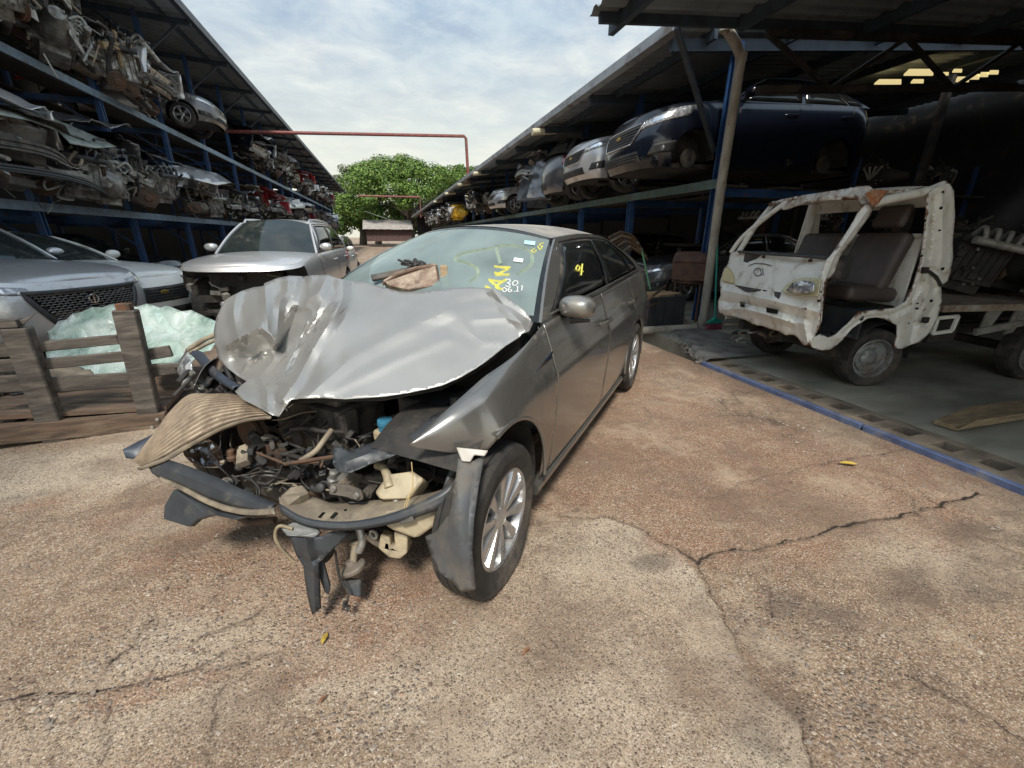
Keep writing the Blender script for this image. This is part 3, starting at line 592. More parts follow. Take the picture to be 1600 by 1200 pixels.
def build_warehouse():
    root = empty('warehouse', (10, 0, 0), label='dark open warehouse with sloping sheet roof and skylights on the right', cat='warehouse')
    def P(n, mb, m, **k): o = mb.build(n, m, root, **k); o.location = (-10, 0, 0); return o
    YC = 5.3; Z0 = CAMH + .452 * YC; X0 = 2.46; sl = .085; W = 22; y0 = -7
    mb = MB(); corr(mb, (X0, y0, Z0), (0, 1, 0), (1, 0, sl), YC - y0, W, .22, .045)
    P('roof_sheet', mb, M_sheet)
    e = MB(); e.bar((X0 + .1, YC - .06, Z0 - .07), (X0 + W, YC - .06, Z0 + sl * W - .07), .05, .10); P('edge_beam', e, M_purlin)
    for dx in (.35, 2.0, 4.0, 6.0, 8.5, 11, 14):
        m = MB(); m.bar((X0 + dx, y0, Z0 + sl * dx - .1), (X0 + dx, YC + (.12 if dx < 1 else -.1), Z0 + sl * dx - .1), .07, .15); P('purlin', m, M_purlin)
    m = MB(); m.bar((3.62, YC, Z0 - .02), (5.0, 6.0, Z0 - 1.15), .06, .05); P('brace', m, M_purlin)
    for y in (.2, 5.18):
        m = MB(); zt = Z0 + sl * 2.5 - .2
        m.bar((X0 + 2.4, y, zt), (X0 + W, y, zt + sl * (W - 2.4)), .08, .08); m.bar((X0 + 2.4, y, zt - .6), (X0 + W, y, zt - .6 + sl * (W - 2.4)), .08, .08)
        k = 0; x = X0 + 2.4
        while x < X0 + W - 1.3:
            zz = lambda x_: zt + sl * (x_ - X0 - 2.4)
            m.bar((x, y, zz(x) - (.6 if k % 2 else 0)), (x + 1.2, y, zz(x + 1.2) - (0 if k % 2 else .6)), .05, .05); x += 1.2; k += 1
        P('truss', m, M_dark)
    for x, y in ((12, 5.2), (19, 5.2), (12, .2), (19, .2)):
        m = MB(); h = Z0 + sl * (x - X0) - .15; m.box((x, y, h / 2), (.14, .14, h)); P('column', m, M_dark)
    w = MB(); w.box((24.4, 6, 3.2), (.1, 36, 6.4)); w.box((14.6, y0, 3.2), (19.4, .1, 6.4)); w.box((17, -4.5, 3.2), (14, .1, 6.4)); w.box((20.3, 23.9, 3.2), (8, .1, 6.4)); P('wall', w, mat('dark block wall', (.016, .016, .015), (.010, .010, .010), 2, .9))  # unseen wall at the near end is added to keep light out
    # back half of the roof beyond the first truss: dark sheets, panels below whose own glow stands in for daylight
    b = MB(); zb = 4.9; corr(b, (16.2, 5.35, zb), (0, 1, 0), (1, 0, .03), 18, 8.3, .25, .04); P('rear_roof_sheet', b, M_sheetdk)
    sk = mat('glowing skylight panel', (.8, .75, .5), (.7, .62, .38), 6, .6, 0, emit=(1.0, .80, .38, .55))
    for px0, py0, px1, py1 in ((1366, 131, 1408, 125), (1412, 117, 1458, 109), (1423, 129, 1443, 125), (1466, 119, 1482, 114), (1488, 112, 1503, 109), (1492, 127, 1514, 121), (1514, 123, 1530, 117), (1530, 119, 1544, 114), (1544, 115, 1560, 111), (1474, 130, 1485, 127)):
        D = 15.0; a = gd(px0, py0, D); c = gd(px1, py1, D); s_ = MB()
        xa, xb = sorted((a[0], c[0])); z = (a[2] + c[2]) / 2; ya, yb = a[1], a[1] + 1.1
        zk = 4.35; q0 = gz(px0, py0, zk); q1 = gz(px1, py0, zk); q2 = gz(px1 , py1, zk); q3 = gz(px0 + (px1 - px0) * .18, py1, zk)
        s_.plate([q0, q1, q2, q3], .03); P('skylight', s_, sk)
build_warehouse()
def build_pipes():
    # downpipe by the warehouse corner
    b = gz(1097, 510, .02); X = b[0]; f = lambda px, py, D: tuple(gy(px, py, D))
    t = empty('downpipe', (b[0], b[1], 0), label='thick beige plastic downpipe standing at the corner of the warehouse', cat='downpipe')
    p = [(0, 0, 0), (0.02, 0, 1.3), (.0, 0, 2.45)]
    top = [np.array(gy(px, py, b[1])) - np.array([b[0], b[1], 0]) for px, py in ((1158, 90), (1150, 68), (1133, 42), (1131, 22), (1132, 0))]
    m = MB(); lst = [(0, 0, .03)] + [tuple(np.array(gy(1127 + .0, 290, b[1])) - np.array([b[0], b[1], 0]))] + [tuple(q) for q in top]
    m.tube(lst[:3], .062, 20); m.tube(lst[2:5], .062, 20); m.tube(lst[4:], .062, 20); m.build('pipe', M_pipe, t, smooth=60)
    for q, r in ((lst[2], .069), (lst[4], .069), (lst[1], .067), ((0, 0, .12), .075)):
        m = MB(); q = Vector(q); m.tube([q - Vector((0, 0, .05)), q + Vector((0, 0, .05))], r, 20); m.build('coupling', M_pipe, t, smooth=60)
    # pipe lying on the ground
    a = gz(1085, 512, .05); c = gz(1000, 517, .07); c = a + (c - a) * 1.6
    m = MB(); m.tube([tuple(a), tuple(c)], .06, 18); o = m.build('lying_pipe', M_pipe, smooth=60); tag(o, 'beige plastic pipe lying on the ground between the grey sedan and the downpipe', 'pipe')
build_pipes()
# ------------------------------------------------------------------ cars
def lerp(a, b, t): return a + (b - a) * t
class Shape:
    def __init__(s, **k):
        d = dict(xf=.85, xr=-3.62, wb=2.65, W=.875, zs=.20, RX=.55, ex=.72, H=1.47, hood=((-3.7, 1.02), (-3.2, 1.04), (-2.4, 1.02), (-1.2, .97), (-.45, .95), (.2, .88), (.6, .78), (.9, .70)),
                 nose=((0, -.10), (.2, -.01), (.45, 0), (.75, -.05), (1, -.16)), tail=((0, -.08), (.25, 0), (.5, 0), (.8, -.05), (1, -.14)),
                 side=((0, .93), (.1, .965), (.3, .99), (.5, 1.0), (.66, .992), (.72, .985), (.9, .95), (1, .90)), xc=-.42, hx=-1.25, rx=-2.65, bx=-3.35, wr=.575, wsb=.20, wst=.10, rr=.31, ra=.375, crown=.055, cut=.015)
        d.update(k); s.__dict__.update(d)
        s.fz = kf(s.hood); s.fn = kf(s.nose); s.ft = kf(s.tail); s.fs = kf(s.side)
    def surf(s, u, t, off=0.):
        if off:
            e = .004; p = s.surf(u, t); a = s.surf(u + e, t) - s.surf(u - e, t); b = s.surf(u, min(1, t + e)) - s.surf(u, max(0, t - e)); n = np.cross(b, a) ; L = np.linalg.norm(n)
            if L < 1e-9: return p
            n /= L
            if n @ (p - np.array([s.xf - 1.2 if p[0] > -1 else s.xr + 1.2, 0, p[2]])) < 0: n = -n
            return p + n * off
        a = abs(u); sg = 1 if u >= 0 else -1; W = s.W * s.fs(t)
        x0, x1 = s.xf - s.RX, s.xr + s.RX
        if a < .25:
            q = a / .25 * math.pi / 2; x = x0 + (s.xf + s.fn(t) - x0) * max(0, math.cos(q)) ** s.ex; y = W * math.sin(q) ** s.ex
        elif a <= .75: x = lerp(x0, x1, (a - .25) / .5); y = W
        else:
            q = (a - .75) / .25 * math.pi / 2; x = x1 - (x1 - (s.xr - s.ft(t))) * math.sin(q) ** s.ex; y = W * max(0, math.cos(q)) ** s.ex
        # doors bow gently in plan
        mid = (s.xf + s.xr) / 2; y *= 1 - .035 * ((x - mid) / (s.xf - mid)) ** 2
        zt = s.fz(x); return np.array([x, sg * y, s.zs + (zt - s.zs) * t])
    def ux(s, x): return .25 + .5 * (x - (s.xf - s.RX)) / ((s.xr + s.RX) - (s.xf - s.RX))
    # greenhouse curves
    def side_bot(s, q):
        x = lerp(s.xc - s.wsb, s.bx + .05, q); return np.array([x, (s.W * s.fs(1) - s.cut) * (1 - .035 * ((x - (s.xf + s.xr) / 2) / 2.2) ** 2), s.fz(x)])
    def side_top(s, q):
        x = lerp(s.hx - s.wst, s.rx + .06, q); return np.array([x, s.wr - .02 * (2 * q - 1) ** 2, s.H - .075 - .035 * (2 * q - .9) ** 2])
    def side_pt(s, q, t, sg=1, off=0.):
        p = lerp(s.side_bot(q), s.side_top(q), t); p[1] += .035 * math.sin(math.pi * t) + off; p[2] += off * .3; p[1] *= sg; return p
    def ws_pt(s, v, t, off=0.):
        b = np.array([s.xc - s.wsb * v * v, 0, s.fz(s.xc) + .015]); e = s.side_bot(0); b[1] = e[1] * v; b[2] = lerp(s.fz(s.xc) + s.crown * .8, e[2], v * v)
        e2 = s.side_top(0); c = np.array([s.hx - s.wst * v * v, e2[1] * v, lerp(s.H - .03, e2[2], abs(v) ** 2.2)])
        p = lerp(b, c, t); k = math.sin(math.pi * t) * .035; return p + np.array([.5, 0, .8]) * (k + off)
    def bk_pt(s, v, t, off=0.):
        e = s.side_bot(1); b = np.array([s.bx - .08 * (1 - v * v) + .05, e[1] * v, lerp(s.fz(s.bx) + s.crown * .6, e[2], v * v)])
        e2 = s.side_top(1); c = np.array([s.rx - .02 * (1 - v * v) + .06, e2[1] * v, lerp(s.H - .045, e2[2], abs(v) ** 2.2)])
        p = lerp(b, c, t); k = math.sin(math.pi * t) * .03; return p + np.array([-.6, 0, .8]) * (k + off)
    def roof_pt(s, v, q, off=0.):
        e = s.side_top(q); x0 = s.hx; x1 = s.rx + .04; x = lerp(lerp(x0, s.hx - s.wst, v * v), lerp(x1, s.rx + .06, v * v), q); zc = s.H - .03 + .03 * math.sin(math.pi * min(1, q * .9 + .05)) - (.015 if q > .99 else 0)
        return np.array([x, e[1] * v, lerp(zc, e[2], abs(v) ** 2.2) + off])
def patch(f, u0, u1, t0, t1, nu, nt):
    return [[f(lerp(u0, u1, i / nu), lerp(t0, t1, j / nt)) for j in range(nt + 1)] for i in range(nu + 1)]
def quadpatch(f, c, nu=8, nt=4, off=.005):    # c = 4 corners (u,t): bl, br, tr, tl
    out = []
    for i in range(nu + 1):
        a = i / nu; row = []
        for j in range(nt + 1):
            b = j / nt; u = lerp(lerp(c[0][0], c[1][0], a), lerp(c[3][0], c[2][0], a), b); t = lerp(lerp(c[0][1], c[1][1], a), lerp(c[3][1], c[2][1], a), b)
            row.append(f(u, t, off))
        out.append(row)
    return out
def body_mesh(s, skipfn=None, n=(9, 46, 8), rows=15):
    us = [.25 * i / n[0] for i in range(n[0])] + [.25 + .5 * i / n[1] for i in range(n[1])] + [.75 + .25 * i / n[2] for i in range(n[2] + 1)]
    full = [-u for u in us[::-1]][:-1] + us
    P = [[s.surf(u, j / rows) for j in range(rows + 1)] for u in full]
    wheels = [(0, s.rr), (-s.wb, s.rr)]
    def inw(p): return any(math.hypot(p[0] - a, p[2] - b) < s.ra for a, b in wheels) and abs(p[1]) > .4
    skip = set()
    for i in range(len(P) - 1):
        for j in range(rows):
            c = (P[i][j] + P[i + 1][j] + P[i][j + 1] + P[i + 1][j + 1]) / 4
            if inw(c) or (skipfn and skipfn(c)): skip.add((i, j))
    # snap the ragged edge of each wheel opening to a circle
    for i in range(len(P)):
        for j in range(rows + 1):
            adj = [(a, b) in skip for a in (i - 1, i) for b in (j - 1, j) if 0 <= a < len(P) - 1 and 0 <= b < rows]
            if any(adj) and not all(adj):
                p = P[i][j]
                for a, b in wheels:
                    d = math.hypot(p[0] - a, p[2] - b)
                    if d < s.ra * 1.35 and abs(p[1]) > .4 and p[2] > s.zs + .01:
                        p[0] = a + (p[0] - a) / d * s.ra; p[2] = b + (p[2] - b) / d * s.ra
                    elif d < s.ra * 1.35 and abs(p[1]) > .4:
                        p[0] = a + math.copysign(math.sqrt(max(0, s.ra ** 2 - (p[2] - b) ** 2)), p[0] - a)
    return P, skip, full
def tyre_rim(root, x, y, z, r, w, steer=0, rimmat=None, style='five', flat=0., spin=0, lod=32, disc=True, nospk=None):
    W_ = bpy.data.objects.new('wheel', None); col.objects.link(W_); W_.parent = root; W_.location = (x, y, z); W_.rotation_euler = (0, 0, steer + (math.pi if y < 0 else 0)); W_.empty_display_size = .1
    rr = r * .665; mb = MB(); g_ = r * .972; prof = [(rr, w * .42), (rr + .006, w * .46), (r * .80, w * .505), (r * .82, w * .515), (r * .87, w * .52), (r * .955, w * .46), (r * .985, w * .39), (r * .992, w * .30), (g_, w * .295), (g_, w * .26), (r, w * .255), (r, w * .09), (g_, w * .085), (g_, w * .045), (r, w * .04), (r, -w * .08), (g_, -w * .085), (g_, -w * .125), (r, -w * .13), (r, -w * .26), (g_, -w * .265), (g_, -w * .30), (r * .99, -w * .305), (r * .985, -w * .39), (r * .95, -w * .47), (r * .86, -w * .5), (rr, -w * .42)]
    mb.lathe(prof, axis='y', n=lod)
    if flat:
        def _sm(z): q = max(0., min(1., (-z / r - .45) / .5)); return q * q * (3 - 2 * q)
        mb.v = [(v[0] * (1 + .06 * _sm(v[2])), v[1] * (1 + .20 * _sm(v[2])), max(v[2], -r + flat)) for v in mb.v]
    # tread grooves as sunken rings are modelled by narrow dark ribs
    mb.build('tyre', M_tyre, W_, smooth=28)
    mb = MB(); R0 = rr
    if style == 'steel':
        mb.lathe([(R0 + .004, w * .43), (R0 - .008, w * .45), (R0 - .015, w * .36), (R0 - .02, w * .10), (R0 - .05, w * .06), (R0 * .72, w * .20), (R0 * .6, w * .24), (R0 * .42, w * .16), (R0 * .34, w * .22), (R0 * .22, w * .26), (R0 * .16, w * .27), (0.001, w * .28)], axis='y', n=lod)
        for k in range(4): a = k * math.pi / 2 + .5; mb.lathe([(.018, w * .14), (.018, w * .26), (.001, w * .27)], c=(math.cos(a) * R0 * .42, 0, math.sin(a) * R0 * .42), axis='y', n=8)
        mb.build('rim', rimmat or M_steelrim, W_, smooth=40)
    else:
        mb.lathe([(R0 + .004, w * .43), (R0 - .006, w * .46), (R0 - .014, w * .42), (R0 - .02, w * .2), (R0 - .025, -w * .3)], axis='y', n=lod)
        ns = nospk or {'five': 5, 'seven': 7, 'ten': 10}[style]
        for k in range(ns):
            a = 2 * math.pi * k / ns + spin
            for da, wd in (((-.13, .016), (.13, .016)) if ns <= 5 else ((0, .017),)) if style != 'twin' else ((-.1, .014), (.1, .014)):
                wd = wd * R0 / .22
                def PT(rad, ang, yy, side): return Vector((math.cos(a + ang) * rad - math.sin(a + ang) * side, yy, math.sin(a + ang) * rad + math.cos(a + ang) * side))
                q = []
                for rad, yy, w2, aa in (((R0 * .16, w * .33, wd * .9, da * .5), (R0 * .6, w * .37, wd * 1.5, da * .9), (R0 * .97, w * .40, wd * 2.5, da * 1.35)) if style == 'ten' else ((R0 * .18, w * .33, wd * 1.0, da * .5), (R0 * .6, w * .37, wd * 1.05, da * .9), (R0 * .97, w * .40, wd * 1.7, da * 1.35))):
                    q.append([PT(rad, aa, yy - .03, -w2), PT(rad, aa, yy, -w2 * .7), PT(rad, aa, yy + .004, 0), PT(rad, aa, yy, w2 * .7), PT(rad, aa, yy - .03, w2)])
                mb.grid(q)
        mb.lathe([(R0 * .26, w * .2), (R0 * .25, w * .33), (R0 * .19, w * .36), (R0 * .13, w * .37), (.001, w * .375)], axis='y', n=20)
        mb.build('rim', rimmat or M_rim, W_, smooth=35)
        if disc:
            mb = MB(); mb.lathe([(.001, w * .0), (R0 * .72, w * .0), (R0 * .72, -w * .08), (.001, -w * .08)], axis='y', n=24); mb.build('brake_disc', M_greyiron, W_, smooth=40)
    return W_
def make_car(name, label, cat, loc, rz, paintm, S, group=None, head='wedge', grille='bars', wheels='five', res=(9, 40, 7), tail=True, nofront=False, trim=None, rails=False, tilt=None, chrome_grille=True, mirrors=True, missing_wheels=(), label_extra=None, lower=None):
    root = empty(name, loc, rot=(tilt[0], tilt[1], rz) if tilt else (0, 0, rz), label=label, cat=cat, group=group)
    P, skip, full = body_mesh(S, n=res, rows=13, skipfn=(lambda c: c[0] > S.xf - .42 and c[2] < S.fz(c[0]) - .05) if nofront else None)
    mb = MB(); mb.grid(P, skip=lambda i, j: (i, j) in skip)
    if lower:   # dark lower cladding as second material
        pass
    mb.build('body', paintm, root, smooth=32)
    # hood and rear deck
    def deck(x0, x1, nm, lift=0.):
        us = [u for u in full if u >= 0]; rows = []
        for u in us:
            p = S.surf(u, 1)
            if not (x1 - .03 <= p[0] <= x0 + .001): continue
            rows.append([np.array([p[0] + 0 * k, p[1] * k / 6, p[2] + S.crown * (1 - (k / 6) ** 2) * min(1, abs(p[1]) / (S.W * .6)) + lift]) for k in range(-6, 7)])
        if len(rows) > 1: m = MB(); m.grid(rows); return m.build(nm, paintm, root, smooth=40)
    deck(S.xf + .1, S.xc - .3, 'hood', .002)
    if S.xr < S.bx - .05: deck(S.bx + .2, S.xr - .1, 'trunk_lid' if S.bx - S.xr > .25 else 'tailgate', .002)
    m = MB(); m.grid(patch(lambda v, t: S.ws_pt(v, t), -1, 1, 0, 1, 12, 6)); m.build('windshield', M_glass, root, smooth=60)
    m = MB(); m.grid(patch(lambda v, q: S.roof_pt(v, q), -1, 1, 0, 1, 12, 10)); m.build('roof', paintm, root, smooth=60)
    m = MB(); m.grid(patch(lambda v, t: S.bk_pt(v, t), -1, 1, 0, 1, 10, 6)); m.build('rear_window', M_glass, root, smooth=60)
    m = MB()
    for sg in (-1, 1): m.grid(patch(lambda q, t: S.side_pt(q, t, sg), 0, 1, 0, 1, 20, 6))
    for sg in (-1, 1):
        m.tube([S.ws_pt(sg, i / 6, .004) for i in range(7)], .022, 8)
        m.tube([S.side_top(i / 8) * np.array([1, sg, 1]) for i in range(9)], .02, 8)
    m.build('pillars', paintm, root, smooth=50)
    for sg in (-1, 1):
        for a, b, c, d in ((.055, .47, .06, .47), (.50, .83, .50, .82)) + (((.85, .95, .84, .93),) if S.rx - S.bx < 1.2 else ()):
            m = MB(); m.grid(quadpatch(lambda q, t, o: S.side_pt(q, t, sg, o), ((a, .05), (b, .05), (d, .93), (c, .93)), 8, 5, .006)); m.build('side_window', M_tglass, root, smooth=60, solid=.003)
    # underbody and wheel wells
    m = MB(); m.box(((S.xf + S.xr) / 2, 0, S.zs + .05), (S.xf - S.xr - .5, S.W * 1.5, .06))
    for wx in (0, -S.wb):
        for sg in (-1, 1):
            rows = [[(wx + math.cos(a) * S.ra, sg * yy, S.rr + math.sin(a) * S.ra) for yy in (S.W * .93, S.W * .55)] for a in [math.pi * k / 14 - .15 for k in range(16)]]; m.grid(rows)
            rows = [(wx + math.cos(a) * S.ra, sg * S.W * .55, S.rr + math.sin(a) * S.ra) for a in [math.pi * k / 14 for k in range(15)]]; m.add(rows, [tuple(range(15))])
    m.tube([(S.xf - .5, .3, .24), (-1.5, .25, .22), (S.xr + .3, .3, .25)], .035, 8); m.bar((0, -.6, .3), (0, .6, .3), .12, .1); m.bar((-S.wb, -.6, .3), (-S.wb, .6, .3), .1, .1)
    m.build('underbody', M_dark, root)
    F = S.surf
    if nofront:
        rq = random.Random(3)
        m = MB(); m.box((.46, 0, .62), (.04, 1.0, .5)); m.bar((.62, -.62, .52), (.62, .62, .52), .06, .10); m.build('radiator', M_dark, root)
        m = MB(); m.bar((.62, -.55, .34), (.62, .55, .34), .05, .05); m.build('lower_beam', M_greyiron, root)
        for k in range(26):
            p_ = Vector((rq.uniform(.45, .68), rq.uniform(-.75, .75), rq.uniform(.35, .92))); m = MB()
            if k % 2: m.tube([p_, p_ + Vector((rq.uniform(-.05, .05), rq.uniform(-.2, .2), rq.uniform(-.1, .05))), p_ + Vector((0, rq.uniform(-.3, .3), rq.uniform(-.2, .05)))], rq.uniform(.006, .02), 6)
            else: m.box(p_, (.08, rq.uniform(.06, .2), rq.uniform(.04, .1)), rrot(rq, .4))
            m.build('bracket', rq.choice([M_plastic, M_dark, M_greyiron, M_dark, M_pale]), root)
        m = MB(); m.lathe([(.001, .03), (.03, .025), (.045, 0), (.03, -.03), (.001, -.035)], c=(.72, -.28, .45), axis='x', n=14); m.build('fog_lamp', M_lamp, root, smooth=50)
    if not nofront:
        for sg in (-1, 1):
            if head == 'wedge': c = ((.07, .72), (.26, .78), (.28, .95), (.09, .86))
            elif head == 'slim': c = ((.08, .82), (.27, .83), (.28, .95), (.09, .93))
            else: c = ((.09, .62), (.24, .70), (.25, .97), (.10, .88))
            c = [(sg * u, t) for u, t in c]
            m = MB(); m.grid(quadpatch(F, c, 10, 4, .008)); hl = m.build('headlight', M_lamp, root, smooth=60, solid=.02)
            e = MB(); c2 = [(lerp(a[0], (c[0][0] + c[2][0]) / 2, .55), lerp(a[1], (c[0][1] + c[2][1]) / 2, .5)) for a in c]; e.grid(quadpatch(F, c2, 5, 3, .012)); e.build('lens', M_chrome, hl, smooth=60)
            m = MB(); cc = [(sg * u, t) for u, t in ((.13, .22), (.235, .24), (.235, .42), (.15, .40))]; m.grid(quadpatch(F, cc, 6, 4, .006)); fr_ = m.build('fog_lamp', M_plastic, root, smooth=60, solid=.01)
            e = MB(); p = F(sg * .19, .31, .02); e.lathe([(.04, 0), (.035, .012), (.001, .014)], c=p, axis='x', n=14); e.build('lens', M_lamp, fr_, smooth=60)
        if grille == 'bars':
            m = MB(); m.grid(quadpatch(F, ((-.055, .50), (.055, .50), (.095, .82), (-.095, .82)), 14, 6, .004))
            for k in range(5):
                t = .55 + k * .055; wd = lerp(.055, .095, (t - .5) / .32) - .004; m.tube([F(lerp(-wd, wd, i / 12), t, .014) for i in range(13)], .009, 5)
            g = m.build('grille', M_plastic, root, smooth=60)
            if chrome_grille:
                e = MB(); pts = [(-.055, .50), (.055, .50), (.098, .83), (-.098, .83), (-.055, .50)]; q = []
                for a, b in zip(pts, pts[1:]): q += [F(lerp(a[0], b[0], i / 8), lerp(a[1], b[1], i / 8), .012) for i in range(8)]
                e.tube(q + [q[0]], .011, 6); e.build('grille_frame', M_chrome, g, smooth=60)
            e = MB(); p = F(0, .70, .025); e.box(p, (.012, .13, .035)); e.box(p, (.012, .05, .055)); e.build('emblem', mat('gold emblem', (.62, .45, .12), (.5, .36, .1), 6, .3, .8) if grille == 'bars' else M_chrome, g, bevel=.004)
        if grille == 'mesh':
            q4 = ((-.055, .26), (.055, .26), (.10, .84), (-.10, .84)); m = MB(); m.grid(quadpatch(F, q4, 16, 8, .004)); g = m.build('grille', M_tglass, root, smooth=60)
            e = MB()
            for rw in range(13):
                t = .29 + rw * .042; wd = lerp(.055, .10, (t - .26) / .58) - .008; nn = int(wd / .0105)
                for cc in range(-nn, nn + 1):
                    u = cc * .0105 + (.00525 if rw % 2 else 0); e.tube([F(u - .0042, t, .008), F(u - .002, t + .014, .016), F(u + .002, t + .014, .016), F(u + .0042, t, .008)], .0055, 4)
            e.build('honeycomb', mat('dull silver mesh', (.30, .31, .32), None, 9, .4, .5), g)
            e = MB(); pts = list(q4) + [q4[0]]; q = []
            for a, b in zip(pts, pts[1:]): q += [F(lerp(a[0], b[0], i / 8), lerp(a[1], b[1], i / 8), .012) for i in range(8)]
            e.tube(q + [q[0]], .028, 8); e.build('grille_frame', M_plastic, g, smooth=60)
            e = MB(); p = F(0, .66, .03); e.lathe([(.05 + .007 * math.cos(a), .007 * math.sin(a)) for a in np.linspace(0, 6.283, 7)], c=p, axis='x', n=22); e.bar(p + np.array([0, 0, .05]), p - np.array([0, 0, .05]), .012, .01); e.build('emblem', M_chrome, g)
        if grille != 'mesh': m = MB(); m.grid(quadpatch(F, ((-.10, .14), (.10, .14), (.085, .34), (-.085, .34)), 14, 4, .004)); 
        if grille != 'mesh':
            for k in range(3): m.tube([F(lerp(-.09, .09, i / 12), .19 + k * .05, .012) for i in range(13)], .007, 5)
            m.build('air_intake', M_plastic, root, smooth=60)
    if tail:
        for sg in (-1, 1):
            m = MB(); c = [(sg * u, t) for u, t in ((.74, .72), (.87, .70), (.87, .92), (.75, .95))]; m.grid(quadpatch(F, c, 8, 3, .006)); m.build('tail_light', M_taillamp, root, smooth=60, solid=.01)
        m = MB(); m.grid(quadpatch(F, ((.95, .12), (1.05, .12), (1.05, .3), (.95, .3)) if False else ((.90, .1), (.999, .1), (.999, .3), (.92, .3)), 6, 3, .005)); m.build('rear_valance', M_plastic, root)
    if mirrors:
        for sg in (-1, 1):
            b = S.side_pt(.06, .05, sg); m = MB(); c = b + np.array([.02, sg * .13, .08])
            m.lathe([(.001, -.07), (.06, -.065), (.085, -.02), (.08, .03), (.05, .055), (.001, .06)], c=c, axis='x', n=14, M=Matrix.Diagonal((1, 1.25, .8))); mr = m.build('side_mirror', paintm, root, smooth=60)
            e = MB(); e.bar(b, c, .05, .03); e.build('mirror_arm', M_plastic, mr)
    # door handles, seams
    m = MB()
    for sg in (-1, 1):
        for xs in (S.xc - .12, lerp(S.xc, S.bx, .48), lerp(S.xc, S.bx, .86)):
            u = S.ux(xs); m.grid([[F(sg * (u + d), t, .002) for d in (-.0012, .0012)] for t in [k / 12 for k in range(1, 13)]])
    m.build('door_seams', M_tglass, root)
    for sg in (-1, 1):
        for xs in (lerp(S.xc, S.bx, .42), lerp(S.xc, S.bx, .80)):
            u = S.ux(xs); m = MB(); m.tube([F(sg * (u + d), .82, .03 if abs(d) < .012 else .0) for d in (-.018, -.011, 0, .011, .018)], .012, 6); m.build('door_handle', paintm, root, smooth=60)
    if rails:
        for sg in (-1, 1): m = MB(); m.tube([S.roof_pt(sg * .93, q) + np.array([0, 0, .05 if 0 < k < 6 else 0]) for k, q in enumerate((.03, .08, .3, .5, .7, .92, .98))], .018, 8); m.build('roof_rail', M_silver, root, smooth=60)
    k = 0
    for wx in (0, -S.wb):
        for sg in (-1, 1):
            if k not in missing_wheels: tyre_rim(root, wx, sg * (S.W - .10), S.rr, S.rr, .21, style=wheels if wheels != 'steel' else 'steel', lod=28)
            else:
                m = MB(); m.lathe([(.001, .03), (.03, .03), (.06, .02), (.135, .02), (.135, -.0), (.001, -.0)], c=(wx, sg * (S.W - .2), S.rr), axis='y', n=24, M=Matrix.Diagonal((1, sg, 1))); m.build('brake_disc', M_greyiron, root, smooth=35)
            k += 1
    return root
SED = dict()
SUV = dict(xf=.88, xr=-3.45, wb=2.6, W=.90, zs=.26, H=1.66, rr=.345, ra=.42, xc=-.35, hx=-1.15, rx=-3.0, bx=-3.35, wr=.60, RX=.45,
           hood=((-3.5, 1.15), (-2.4, 1.12), (-1.2, 1.08), (-.4, 1.06), (.2, 1.03), (.6, .96), (.9, .88)), nose=((0, -.10), (.2, -.01), (.5, 0), (.8, -.03), (1, -.10)))
HATCH = dict(xf=.80, xr=-3.1, wb=2.55, W=.86, H=1.48, xc=-.35, hx=-1.1, rx=-2.7, bx=-3.0, hood=((-3.2, 1.04), (-2.4, 1.02), (-1.2, .97), (-.4, .96), (.2, .90), (.6, .80), (.9, .72)))
def face(dx, dy): return math.atan2(dy, dx)     # rz so that the car's nose points along (dx, dy)
def put_nose(px, py, D, dx, dy, S, zn=.55):    # origin so that the nose centre lies at that photo position and depth
    p = gd(px, py, D); a = face(dx, dy); return (p[0] - math.cos(a) * S.xf, p[1] - math.sin(a) * S.xf, 0), a
